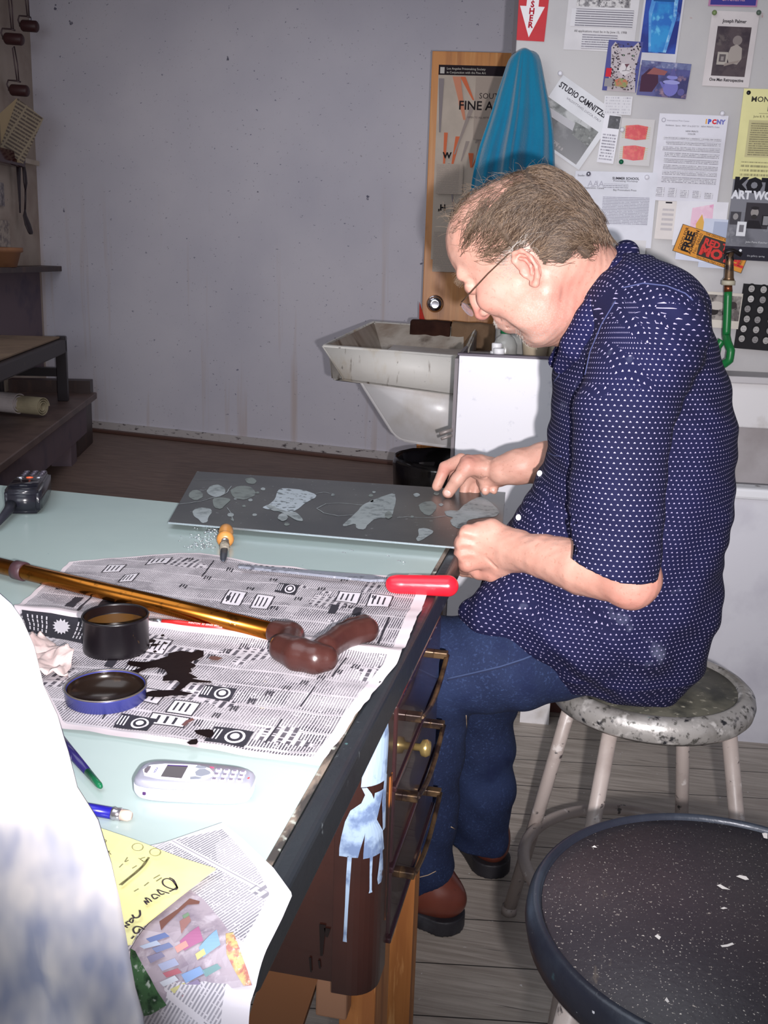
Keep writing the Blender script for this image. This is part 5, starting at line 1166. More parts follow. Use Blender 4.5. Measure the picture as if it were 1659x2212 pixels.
def vein(pts, w_=.0018, mt=None):
    q = [TP(x, y, ZP+.0008) for x, y in pts]; r_ = []
    for a_, c_ in zip(q, q[1:]):
        for s_ in range(4): p_ = a_.lerp(c_, s_/4); r_.append(p_+V((.0012*noise.noise(p_*180), .0012*noise.noise(p_*150+V((4, 0, 0))), 0)))
    r_.append(q[-1]); b = B(); L_ = []; R2 = []
    for i, p_ in enumerate(r_):
        d_ = (r_[min(i+1, len(r_)-1)]-r_[max(0, i-1)]).normalized(); n_ = V((-d_.y, d_.x, 0))*w_*(.5+.5*abs(noise.noise(p_*100)))*.8; L_.append(b.verts.new(p_+n_)); R2.append(b.verts.new(p_-n_))
    for i in range(len(L_)-1): b.faces.new((R2[i], R2[i+1], L_[i+1], L_[i]))
    obj('etched_line', b, mt or pale, pl)
vein([(386, 1089), (410, 1086), (436, 1082), (455, 1076), (474, 1072), (490, 1064), (500, 1050)]); vein([(418, 1036), (470, 1036), (510, 1040)], .0012, pale2)
vein([(682, 1066), (700, 1063), (722, 1067)]); vein([(684, 1098), (704, 1088), (732, 1086), (772, 1090), (800, 1092)]); vein([(684, 1098), (700, 1108), (730, 1114), (765, 1112)]); vein([(858, 1118), (880, 1116), (905, 1118), (935, 1118), (965, 1114)]); vein([(490, 1096), (500, 1110), (504, 1126)], .0012); vein([(606, 1106), (616, 1104), (640, 1104)], .001)
pl['label'] = 'long dark etched metal plate with pale blotches, held by the man'; pl['category'] = 'plate'
# ------------------------------------------------------------------ metal shavings
b = B(); rr = random.Random(11)
def curl_(b, p, s_, a0_):
    pts = [p + V((s_*math.cos(a0_+k*.7)*(1-.1*k), s_*math.sin(a0_+k*.7)*(1-.1*k), .001+.0006*k)) for k in range(rr.randint(3, 6))]
    tube(b, pts, .0006, 4)
for i in range(90):
    x = rr.gauss(452, 20); y = 1140+(rr.random())*46
    curl_(b, TP(x, y), rr.uniform(.002, .006), rr.uniform(0, 6))
for i in range(14): curl_(b, TP(rr.gauss(415, 22), rr.uniform(1155, 1190)), .0025, rr.uniform(0, 6))
for (x, y) in ((760, 1192), (743, 1197), (838, 1204), (862, 1215), (872, 1218), (500, 1150)): curl_(b, TP(x, y), .004, 1)
tag(obj('metal_shavings', b, M('bright_shaving', (226, 232, 238), .2, .9)), 'curled bright metal shavings scattered on the glass left of the wooden scraper', 'shavings', None, 'stuff')
# ------------------------------------------------------------------ scraper tool (wooden handled)
h0 = TP(489, 1137, .013); h1 = TP(484, 1180, .013); h2 = TP(476, 1243, .0)
h0 = TP(488, 1150, .013); ax = (TP(478, 1240, .006)-TP(487, 1150, .013)).normalized(); p0 = TP(488.5, 1146, .012)
t = thing('scraper_tool', p0, 'wooden handled scraper with a taped dark blade lying tip over the newspaper edge', 'tool')
def along(d): return p0 + ax*d
b = B(); tube(b, [along(d) for d in (-.012, -.009, -.002, .01, .02, .03, .038)], [.002, .008, .0112, .0120, .011, .0092, .0085], 24); tube(b, [along(d) for d in (.037, .040, .047, .053, .056)], [.0085, .012, .0140, .012, .007], 24); obj('handle', b, M('honey_wood', (206, 146, 76), .35, spots=((10, (180, 118, 56), .4, .65),)), t, True)
b = B(); tube(b, [along(.054), along(.062)], [.0065, .006], 16); obj('ferrule', b, M('steel_ferrule', (190, 190, 190), .2, .9), t, True)
b = B(); tube(b, [along(.062), along(.075), along(.098)], [.0060, .0078, .0068], 14, flat=.7); obj('wrapped_tang', b, M('grimy_wrap', (150, 142, 128), .7, spots=((60, (96, 88, 78), .45, .6),), bump=(200, .8)), t)
b = B(); tube(b, [along(.096), along(.125), along(.148), along(.156)], [.0058, .0056, .0044, .0015], 12, flat=.45); obj('blade', b, M('dark_steel', (66, 70, 80), .4, .5), t, True)
# ------------------------------------------------------------------ red handled file
f0 = TP(517, 1226, .0095); f1 = TP(830, 1255, .013); f2 = TP(852, 1262, .015); f3 = TP(976, 1266, .0175)
t = thing('file', f2, 'long flat steel file with a red plastic handle across the newspaper\'s far edge', 'file')
ff = (f1-f0).normalized(); fy = V((0, 0, 1)).cross(ff).normalized()
b = B(); hw = [(0, .0035), (.0, .0035), (1, .0085)]
pts = [f0-fy*.0038, f0.lerp(f1, .92)-fy*.0105, f1-fy*.003, f2-fy*.002, f2+fy*.002, f1+fy*.003, f0.lerp(f1, .92)+fy*.0105, f0+fy*.0038]
prism(b, pts, V((0, 0, .0035))); obj('blade', b, M('file_steel', (138, 142, 154), .4, .4, spots=((70, (92, 94, 104), .55, .65), (200, (176, 178, 186), .62, .7))), t)
g = Sdf(); d_ = (f3-f2).normalized(); pt = lambda s_, z=0: tuple(f2+(f3-f2)*s_+V((0, 0, z)))
g.add(rc_(pt(.06), pt(.93), .0132, .0150), .003); g.add(rc_(pt(.0), pt(.1), .0125, .013), .0015); g.add(el_(pt(.62, .0185), (.010, .006, .0045)), .003, 's')
me, _, _ = g.mesh(.0018, 'h'); obj('handle', me, M('red_plastic', (222, 32, 48), .28, spots=((20, (206, 26, 42), .4, .65),)), t)
b = B(); 
p_ = TP(897, 1243, .003); prism(b, [p_+V(q) for q in ((-.011, -.004, 0), (.010, -.006, 0), (.009, .005, 0), (-.009, .004, 0))], V((0, 0, .0008)))
tag(obj('paper_scrap', b, FM((216, 222, 216))), 'tiny pale paper scrap just beyond the red file handle', 'scrap')
# ------------------------------------------------------------------ red brush under the cane
b0 = TP(310, 1337, .010); b1 = TP(333, 1341, .010); b2 = TP(350, 1343, .010); b3 = TP(440, 1352, .009); b4 = TP(537, 1363, .008)
t = thing('paint_brush', b2, 'thin red handled paint brush lying along the newspaper fold behind the tin', 'brush')
b = B(); tube(b, [b0, b1], [.0008, .0030], 10); obj('bristles', b, M('black_bristle', (30, 24, 26), .6), t)
b = B(); tube(b, [b1, b2], [.0030, .0034], 12); obj('ferrule', b, M('steel_ferrule2', (170, 170, 176), .25, .9), t, True)
b = B(); tube(b, [b2, b2.lerp(b3, .4), b3, b4], [.0034, .0044, .0034, .0020], 12); hd = obj('handle', b, M('red_lacquer', (176, 34, 34), .22), t, True)
b = B(); me_ = text_mesh('WINTON  55 SERIES BRISTLE', .0036, 'LEFT'); xa = (b4-b3).normalized(); up_ = (V((0, -.6, .8)) - xa*xa.dot(V((0, -.6, .8)))).normalized(); ya = up_.cross(xa)*1
vs = [b.verts.new(b2.lerp(b3, .65)+xa*v.co.x + ya*(v.co.y-.0013) + up_*.0045) for v in me_.vertices]
for pg in me_.polygons:
    try: b.faces.new([vs[i] for i in pg.vertices])
    except ValueError: pass
obj('lettering', b, FM((226, 200, 196)), hd)
# ------------------------------------------------------------------ mobile phone
phL = TP(297, 1716); phR = TP(531, 1732); ax = (phR-phL); Lp = ax.length; ax.normalize(); ctr = (phL+phR)/2 + V((.0, .009, 0)); ay = V((0, 0, 1)).cross(ax)
t = thing('mobile_phone', ctr, 'silver and white mobile phone with a small dark screen lying on the glass', 'phone')
Mp = Matrix((ax, ay, V((0, 0, 1)))).transposed().to_4x4(); Mp.translation = V((ctr.x, ctr.y, T+.0005))
HL = .0515; HW = .0205
def outline(s_=1., n=40, hl=HL, hw=HW):
    pts = []
    for k in range(n):
        a = 2*math.pi*k/n; c, s = math.cos(a), math.sin(a); e = .42
        x = math.copysign(abs(c)**e, c)*hl; y = math.copysign(abs(s)**(.5), s)*hw*(1-.10*(x/hl))
        pts.append((x*s_, y*(s_ if s_ == 1 else s_-.02)))
    return pts
def stack(b, rows, mi=0):
    rg = [[b.verts.new(Mp @ V((x, y, z_))) for x, y in outline(s_)] for s_, z_ in rows]
    for A, C in zip(rg, rg[1:]):
        for k in range(len(A)): f = b.faces.new((A[k], A[(k+1) % len(A)], C[(k+1) % len(A)], C[k])); f.smooth = True; f.material_index = mi
    f = b.faces.new(rg[0][::-1]); f = b.faces.new(rg[-1]); f.material_index = mi
b = B(); stack(b, [(.90, 0), (.97, .002), (1.0, .006), (.995, .0125)]); obj('case_body', b, M('pearl_white_plastic', (222, 222, 236), .25), t, True)
b = B(); stack(b, [(.99, .0126), (.995, .014), (.97, .0165), (.90, .0180)]); fa = obj('front_cover', b, M('silver_plastic', (174, 174, 190), .3, .3), t, True)
def deck(pts, mt, z_, name, par, th=.0004):
    b = B(); prism(b, [Mp @ V((x, y, z_)) for x, y in pts], V((0, 0, th))); return obj(name, b, mt, par)
wf = [(-.046+.0*0, 0), (-.042, -.009), (-.03, -.0128), (-.01, -.0142), (.0, -.0140), (.010, -.010), (.0155, -.003), (.0155, .003), (.010, .010), (.0, .0140), (-.01, .0142), (-.03, .0128), (-.042, .009)]
deck(wf, M('white_face', (232, 232, 244), .25), .0181, 'face_plate', t)
deck([(-.027, -.0100), (-.009, -.0108), (-.009, .0108), (-.027, .0100)], M('dark_screen', (44, 32, 40), .1), .0187, 'screen', t)
deck([(-.0265, .0086), (-.0095, .0092), (-.0095, .0102), (-.0265, .0096)], FM((70, 40, 120)), .0192, 'screen_edge', t, .0001)
deck([(-.0445, -.0), (-.043, -.005), (-.0405, -.0062), (-.040, 0), (-.0405, .0062), (-.043, .005)], M('speaker_grey', (110, 100, 110), .3, .3), .0187, 'earpiece', t)
me_ = text_mesh('NOKIA', .0030, 'CENTER', 0, .0001); b = B(); vs = [b.verts.new(Mp @ V((-.0345-v.co.y+.001, v.co.x, .0188))) for v in me_.vertices]
for pg in me_.polygons:
    try: f = b.faces.new([vs[i] for i in pg.vertices])
    except ValueError: pass
obj('maker_name', b, FM((110, 110, 150)), t)
gk_ = M('grey_key', (132, 136, 148), .3); 
deck([(.0, 0), (.002, -.005), (.007, -.0065), (.012, -.003), (.0135, 0), (.012, .003), (.007, .0065), (.002, .005)], gk_, .0188, 'navigation_key', t, .0007)
deck([(-.002, .0085), (-.001, .0125), (.006, .0110), (.008, .0085), (.002, .0070)], gk_, .0188, 'soft_key', t, .0005)
deck([(-.002, -.0085), (-.001, -.0125), (.006, -.0110), (.008, -.0085), (.002, -.0070)], gk_, .0188, 'soft_key', t, .0005)
for i in range(4):
    for j in range(3):
        x = .0185+.0072*i; y = (j-1)*.0085*(1-.05*i); b = B()
        lathe(b, [(0, 0), (.0031, 0), (.0028, .0008), (.0015, .0011), (0, .0012)], 14, Mp @ Matrix.Translation(V((x, y, .0180))) @ Matrix.Diagonal((1, 1.05, 1, 1)))
        k_ = obj('key', b, M('white_key', (226, 226, 240), .3) if (i, j) == (0, 0) else bpy.data.materials['white_key'], t, True)
        deck([(x-.0016, y-.0018), (x+.0016, y-.0016), (x+.0014, y+.0018), (x-.0014, y+.0016)], bpy.data.materials.get('key_mark') or M('key_mark', (126, 116, 136), .4), .0192, 'key_mark', k_, .0001)
deck([(.0095, .0128), (.013, .0125), (.014, .0108), (.011, .0108)], FM((206, 70, 110)), .0183, 'end_key', t, .0003); deck([(.046, -.0035), (.0475, -.002), (.0475, 0), (.046, -.001)], FM((222, 60, 60)), .0178, 'red_logo', t, .0003)
b = B(); box(b, (-.040, -HW*1.06-.0004, .0065), (-.037, -HW*1.0, .0095), Mp, bev=.0008); obj('side_port', b, FM((70, 40, 90)), t)
# ------------------------------------------------------------------ pens
s0 = TP(120, 1585, .005); s1 = TP(150, 1622, .005); s2 = TP(218, 1700, .005)
t = thing('brush_handle', s1, 'dark blue brush handle with green end pointing out from behind the white cloth', 'brush')
b = B(); tube(b, [s0, s1, s1.lerp(s2, .6)], [.0050, .0046, .0034], 14); obj('handle', b, M('navy_lacquer', (36, 30, 84), .2, spots=((60, (120, 116, 150), .64, .7),)), t, True)
b = B(); e1_ = s2; tube(b, [s1.lerp(s2, .6), s1.lerp(s2, .95), e1_], [.0034, .0028, .0018], 14); obj('green_end', b, M('green_lacquer', (20, 104, 66), .22), t, True)
s0 = TP(120, 1735, .0045); s1 = TP(192, 1748, .0045); s2 = TP(243, 1757, .0045); s3 = TP(262, 1760, .0045); s4 = TP(284, 1763, .0045)
t = thing('pencil', s1, 'blue pencil with silver ferrule and pale eraser beside the yellow note', 'pencil')
b = B(); tube(b, [s0, s2], .0048, 6); obj('shaft', b, M('royal_blue', (30, 26, 150), .3), t)
b = B(); tube(b, [s2, s2.lerp(s3, .3), s2.lerp(s3, .5), s3], [.005, .0055, .0048, .0053], 14); obj('ferrule', b, M('silver_ferrule', (196, 190, 196), .22, .9), t, True)
b = B(); tube(b, [s3, s3.lerp(s4, .7), s4], [.0046, .0044, .003], 14); obj('eraser', b, M('pale_eraser', (226, 196, 180), .6), t, True)
# ------------------------------------------------------------------ cordless handset, far left
def box2(M_, rows, mt, name, par, bev=.006):
    b = B(); rg = []
    for (x, w_, z0, z1) in rows: rg.append([b.verts.new(M_ @ V(q)) for q in ((x, -w_, z0), (x, w_, z0), (x, w_, z1), (x, -w_, z1))])
    for A, C in zip(rg, rg[1:]):
        for k in range(4): b.faces.new((A[k], A[(k+1) % 4], C[(k+1) % 4], C[k]))
    b.faces.new(rg[0][::-1]); b.faces.new(rg[-1]); bmesh.ops.recalc_face_normals(b, faces=b.faces)
    bmesh.ops.bevel(b, geom=list(b.edges), offset=bev, segments=4, affect='EDGES'); return obj(name, b, mt, par, True)
ha = TP(85, 1062); hb_ = TP(28, 1140); ax = (hb_-ha).normalized(); Mh = frame(V((ha.x, ha.y, T)), ax)
hlen = (hb_-ha).length
t = thing('cordless_handset', ha, 'black cordless handset with a stub antenna on the far left corner of the desk', 'handset')
blk = M('black_gloss_plastic', (30, 30, 38), .25); 
box2(Mh, [(-.01, .019, .008, .034), (.02, .026, .002, .044), (.11, .031, .001, .048), (.165, .031, .001, .046), (.180, .028, .001, .040)], blk, 'case', t)
b = B(); tube(b, [Mh @ V((.175, -.018, .018)), Mh @ V((.20, -.018, .014)), Mh @ V((.29, -.022, .010))], [.010, .0085, .0048], 14); obj('antenna', b, M('antenna_rubber', (34, 34, 44), .5), t, True)
for i in range(3):
    for j in range(3):
        b = B(); M2 = Mh @ Matrix.Translation(V((.03+.016*i, (j-1)*.015, .0445))); lathe(b, [(0, 0), (.0055, 0), (.005, .0022), (0, .003)], 14, M2); obj('button', b, bpy.data.materials.get('button_grey') or M('button_grey', (76, 70, 82), .25, .3), t, True)
for j in range(3):
    b = B(); M2 = Mh @ Matrix.Translation(V((.092, (j-1)*.016, .0465))) @ Matrix.Diagonal((.8, 1.1, 1, 1)); lathe(b, [(0, 0), (.006, 0), (.0055, .002), (0, .003)], 16, M2); obj('button', b, FM((220, 96, 60), .3) if j == 1 else M('chrome_button', (170, 170, 180), .15, .9), t, True)
box2(Mh, [(.115, .024, .046, .0485), (.160, .024, .046, .0475)], M('handset_display', (22, 22, 30), .1), 'display', t, .001)
# ------------------------------------------------------------------ yellow note
ypts = [(150, 1770), (208, 1786), (250, 1803), (330, 1832), (397, 1858), (466, 1878), (300, 2010), (285, 2040), (150, 2060)]
def nearz(x, y): return 0
b = B(); sheetpts = [TP(x, y, .010) for x, y in ypts]
f = b.faces.new([b.verts.new(p) for p in sheetpts]); bmesh.ops.triangulate(b, faces=[f]); bmesh.ops.subdivide_edges(b, edges=list(b.edges), cuts=3, use_grid_fill=True)
for v in b.verts: v.co.z += .003*noise.noise(V((v.co.x*14, v.co.y*14, 3)))
bmesh.ops.solidify(b, geom=list(b.faces), thickness=.0012)
t = obj('yellow_note', b, M('yellow_legal_paper', (232, 226, 150), .7, spots=((8, (240, 236, 176), .4, .65),)), None, False)
tag(t, 'yellow handwritten note sheet beside the pencil, partly behind the white cloth', 'note')
def ink(pts, w_=.0011, col=(60, 50, 56), z_=.0145):
    q = [TP(x, y, z_) for x, y in pts]; b = B(); L_ = []; R2 = []
    r_ = []
    for i in range(len(q)-1):
        p0_, p1_, p2_, p3_ = q[max(i-1, 0)], q[i], q[i+1], q[min(i+2, len(q)-1)]
        for s_ in (0, .25, .5, .75): r_.append(.5*((2*p1_)+(p2_-p0_)*s_+(2*p0_-5*p1_+4*p2_-p3_)*s_*s_+(3*p1_-p0_-3*p2_+p3_)*s_**3))
    r_.append(q[-1])
    for i, p_ in enumerate(r_):
        d_ = (r_[min(i+1, len(r_)-1)]-r_[max(0, i-1)]); d_ = d_.normalized() if d_.length > 1e-7 else V((1, 0, 0)); n_ = V((-d_.y, d_.x, 0))*w_*.5; L_.append(b.verts.new(p_+n_)); R2.append(b.verts.new(p_-n_))
    for i in range(len(L_)-1): b.faces.new((R2[i], R2[i+1], L_[i+1], L_[i]))
    obj('handwriting', b, FM(col), t)
ink([(384, 1918), (374, 1904), (362, 1898), (352, 1902), (354, 1912), (370, 1920), (383, 1920), (376, 1902), (366, 1896)]); ink([(384, 1916), (375, 1922), (366, 1926)], .0012)
ink([(366, 1930), (352, 1926), (340, 1922), (348, 1932), (356, 1930)]); ink([(346, 1936), (336, 1932), (328, 1934), (334, 1942), (342, 1938)]); ink([(328, 1948), (322, 1942), (314, 1940), (322, 1950), (312, 1946), (318, 1954)])
ink([(302, 1966), (303, 1976), (298, 1982), (290, 1982), (286, 1976)], .0013); ink([(290, 1984), (284, 1984), (280, 1990), (286, 1993), (288, 1986)]); ink([(278, 1990), (272, 1994), (280, 1998), (270, 2000), (276, 2004)])
ink([(312, 2008), (304, 2003), (294, 2002), (288, 2008), (292, 2016), (300, 2014), (302, 2006)], .0012); ink([(290, 2022), (284, 2028)], .0012)
ink([(322, 1852), (312, 1868), (296, 1884), (276, 1900), (262, 1912)], .0016, (110, 104, 70)); ink([(318, 1856), (306, 1872), (288, 1888), (258, 1912)], .0010, (120, 112, 76))
for pts in ([(222, 1812), (230, 1816), (224, 1822), (218, 1817), (224, 1812)], [(238, 1838), (228, 1844)], [(230, 1834), (240, 1846)], [(276, 1852), (270, 1862), (278, 1858)], [(266, 1866), (258, 1874)], [(300, 1854), (312, 1862), (304, 1856), (314, 1852)], [(296, 1870), (286, 1876)], [(346, 1890), (332, 1898)], [(350, 1896), (338, 1904)], [(322, 1906), (312, 1914)], [(300, 1920), (290, 1926)]): ink(pts, .0007, (130, 124, 90))
for (cx, cy) in ((298, 1830), (336, 1841)): ink([(cx+12*math.cos(a*.7), cy+8*math.sin(a*.7)) for a in range(10)], .0006, (150, 144, 104))
# ------------------------------------------------------------------ near newspaper, hanging over the desk end
nearm = newsprint('newsprint_near', (205, 200, 207), (118, 116, 126), .0025, .052, kx=50)
near_mg = FM((205, 200, 207))
Yend = .540
def drop(x, Y):
    """height of the sheet: flat on the desk, rolling over the end"""
    s = Y-Yend
    if s > .03: return V((x, Y, T+.004))
    R_ = .03; s2 = (.03-s)
    if s2 < R_*1.45: a = s2/R_; return V((x, Yend+.03-R_*math.sin(a), T+.004-R_*(1-math.cos(a))))
    e_ = s2-R_*1.45; a = 1.45
    return V((x, Yend+.03-R_*math.sin(a)-e_*math.cos(a), T+.004-R_*(1-math.cos(a))-e_*math.sin(a)))
def edge(v):      # right edge of the near sheet: (x, Y) along the sheet from the far tip to the hanging bottom
    return polyl([V((*TP(480, 1786).xy, 0)), V((*TP(525, 1822).xy, 0)), V((*TP(590, 1885).xy, 0)), V((*TP(632, 1945).xy, 0)), V((-.186, .60, 0)), V((-.187, .50, 0)), V((-.186, .30, 0))], v)
def ledge(v): return polyl([V((*TP(325, 1840).xy, 0)), V((-.40, .62, 0)), V((-.44, .50, 0)), V((-.45, .28, 0))], v)
def nfn(u, v):
    a = ledge(v); c = edge(v); p = a.lerp(c, u); q = drop(p.x, p.y); q.z += .0015*noise.noise(V((p.x*12, p.y*12, 7)))
    if p.y < Yend: q.y += .008*math.sin(u*4+.5)
    return q
b = B(); sheet(b, nfn, 40, 90); uvl = b.loops.layers.uv.verify()
Rn = Matrix.Rotation(math.radians(-64), 2)
fl_ = list(b.faces)
for k, f in enumerate(fl_):
    i, j = k//90, k % 90
    for l in f.loops:
        u0, v0 = l[uvl].uv; a = ledge(v0); c = edge(v0); p = a.lerp(c, u0); w2 = Rn @ V((p.x, p.y)); l[uvl].uv = (w2.x+4, w2.y+4)
    if i > 36 or j < 2: f.material_index = 1
t = obj('newspaper', b, [nearm, near_mg], None, False)
tag(t, 'newspaper with a colour photo hanging over the near end of the desk', 'newspaper')
# colour photograph printed on it
def npatch(pts_px, mt, off, name='printed_photo'):
    b = B(); q = [(TP(x, y)) for x, y in pts_px]
    vs = [b.verts.new(V((p.x, p.y, 0))) for p in q]; f = b.faces.new(vs); bmesh.ops.triangulate(b, faces=[f]); bmesh.ops.subdivide_edges(b, edges=list(b.edges), cuts=4, use_grid_fill=True)
    for v in b.verts:
        d_ = drop(v.co.x, v.co.y + 0); d2 = drop(v.co.x, v.co.y-.004); n_ = V((0, -(d2-d_).z, (d2-d_).y)); n_ = n_.normalized() if n_.length > 0 else V((0, 0, 1))
        if n_.z < 0: n_ = -n_
        v.co = d_ + n_*(off+.0028)
    return obj(name, b, mt, t)
def flatpt(x, y):
    """where on the (unrolled) sheet this pixel falls"""
    q = TP(x, y)
    if q.y > Yend+.03: return x, y
    # march along the sheet
    c0_ = V((0, 0, CAMZ)); d_ = ray(x, y).normalized(); best = None
    for k in range(400):
        Yq = Yend+.03-k*.001; s_ = drop(0, Yq); tq = (s_.y)/d_.y; p_ = c0_+d_*tq
        if best is None or abs(p_.z-s_.z) < best[0]: best = (abs(p_.z-s_.z), p_.x, Yq)
    pr = V((best[1], best[2], T)); w_ = pr-c0_; zc = w_.dot(FWD); return 829.5+FPX*w_.dot(RGT)/zc, 1106-FPX*w_.dot(UPV)/zc
def NP(pts, mt, off): return npatch([flatpt(*p) for p in pts], mt, off)
npx = noisepic
NP([(286, 2052), (350, 1990), (410, 1940), (440, 1962), (480, 2010), (520, 2065), (548, 2126), (450, 2140), (380, 2160), (330, 2185), (312, 2180), (300, 2120)], npx('photo_street', (168, 156, 166), (140, 128, 142), (190, 180, 190), 40), .0004)
NP([(286, 2052), (296, 2058), (330, 2110), (365, 2165), (330, 2185), (306, 2190), (292, 2120)], npx('photo_foliage', (70, 104, 70), (40, 64, 44), (180, 190, 180), 110), .0008)
NP([(345, 2012), (385, 1985), (410, 1962), (432, 1968), (430, 1974), (405, 1976), (385, 1994), (350, 2018)], FM((116, 78, 70)), .0012)
rr = random.Random(21); cols = [(96, 116, 176), (126, 146, 200), (176, 190, 220), (120, 80, 140), (196, 190, 200), (150, 64, 70), (210, 200, 120), (80, 120, 140), (90, 84, 130)]
for i, (x, y, w_, h_, c) in enumerate([(318, 2032, 44, 10, (66, 88, 160)), (305, 2046, 40, 8, (170, 186, 220)), (332, 2052, 40, 12, (84, 100, 160)), (322, 2070, 34, 10, (100, 96, 140)), (390, 2040, 44, 20, (170, 70, 130)), (380, 2050, 26, 14, (230, 140, 130)), (432, 2052, 40, 24, (110, 166, 214)), (425, 2066, 20, 12, (226, 200, 110)), (345, 2084, 40, 12, (150, 160, 206)), (356, 2100, 36, 10, (170, 60, 80)), (396, 2104, 44, 18, (104, 146, 214)), (350, 2116, 36, 12, (206, 210, 226)), (372, 2130, 34, 12, (216, 206, 120)), (404, 2124, 30, 10, (120, 100, 150)), (440, 2096, 36, 14, (84, 134, 140)), (398, 2144, 40, 10, (160, 80, 90)), (440, 2136, 30, 10, (206, 212, 230)), (388, 2012, 22, 16, (150, 84, 80)), (394, 2000, 14, 8, (90, 130, 90))]):
    NP([(x, y), (x+w_*.9, y-h_*.9), (x+w_*1.15, y-h_*.1), (x+w_*.25, y+h_*.9)], FM(tuple(int(q_*.62+62) for q_ in c)), .0010+.0002*(i % 4))
NP([(488, 2038), (504, 2036), (520, 2060), (538, 2100), (547, 2126), (530, 2128), (510, 2100), (492, 2066)], npx('photo_flowers', (196, 176, 120), (170, 110, 100), (206, 196, 176), 160), .0012)
# ------------------------------------------------------------------ crumpled tissue
def crumple(name, label, cat, outline_px, z0, amp, mt, seed, fr=26):
    pts = [TP(x, y, .0) for x, y in outline_px]; b = B(); f = b.faces.new([b.verts.new(p) for p in pts]); bmesh.ops.triangulate(b, faces=[f]); bmesh.ops.subdivide_edges(b, edges=list(b.edges), cuts=6, use_grid_fill=True)
    for v in b.verts:
        n1 = noise.noise(V((v.co.x*fr, v.co.y*fr, seed))); n2 = abs(noise.noise(V((v.co.x*fr*1.9, v.co.y*fr*1.9, seed+3)))); v.co.z = T+z0+amp*max(0, .55+n1)-amp*.8*n2
        v.co.x += .006*noise.noise(V((v.co.x*60, v.co.y*60, 1)))
    bmesh.ops.solidify(b, geom=list(b.faces), thickness=.0012)
    return tag(obj(name, b, mt, None, True), label, cat)
crumple('paper_towel', 'crumpled beige paper towel on the newspaper left of the blue rimmed lid', 'paper towel', [(40, 1415), (62, 1420), (88, 1400), (100, 1396), (118, 1402), (130, 1424), (152, 1430), (156, 1440), (150, 1478), (110, 1482), (80, 1478), (50, 1470), (20, 1450)], .006, .022, M('beige_tissue', (206, 186, 182), .9, spots=((12, (190, 166, 162), .45, .65),), bump=(120, .3)), 5, 30)
# ------------------------------------------------------------------ white cloth in the near left foreground
def cloth():
    Yc = .50
    rt = [(-40, 1250), (2, 1318), (25, 1350), (48, 1410), (66, 1500), (100, 1580), (128, 1640), (160, 1700), (196, 1790), (226, 1880), (250, 1960), (275, 2050), (295, 2130), (310, 2212), (345, 2400)]
    rows = []
    for (x, y) in rt: rows.append((PY(x, y, Yc)))
    b = B(); NU = 160; g = []
    for j, p in enumerate(rows):
        row = []
        for i in range(NU+1):
            u = i/NU; w_ = .50
            s_ = u*w_; amp = .016+.012*(j/len(rows))
            x = p.x - s_; 
            y = Yc - .13*math.sin(min(1, u*2.2)*math.pi/2) + amp*math.sin(u*11+.5*math.sin(j*.3)) + .012*noise.noise(V((u*14, j*.5, 3))) + .0045*math.sin(u*46+.9*math.sin(j*.7)+j*.12) + .003*noise.noise(V((u*45, j*.8, 9)))
            row.append(V((x, y, p.z + .01*noise.noise(V((u*6, j*.5, 1))))))
        g.append(row)
    vs = [[b.verts.new(p) for p in r_] for r_ in g]
    for A, C in zip(vs, vs[1:]):
        for i in range(NU): f = b.faces.new((A[i], C[i], C[i+1], A[i+1])); f.smooth = True
    bmesh.ops.reverse_faces(b, faces=b.faces)
    mt, nt_, p_ = nmat('crumpled_white_cotton'); c_ = mixc(nt_, rampf(nt_, nz(nt_, mapped(nt_, (1, 1, .45)), 42, 2, .5), .36, .66), lin((188, 183, 182)), lin((132, 136, 154)))  # blue-grey mottle paints the soft shading of the white folds
    nt_.links.new(c_, p_.inputs['Base Color']); p_.inputs['Roughness'].default_value = .95; p_.inputs['Specular IOR Level'].default_value = .1
    o = obj('white_cloth', b, mt, None, True); so_ = o.modifiers.new('thickness', 'SOLIDIFY'); so_.thickness = .002; so_.offset = -1
    tag(o, 'large crumpled white cloth hanging in the near left foreground, out of focus', 'cloth')
cloth()
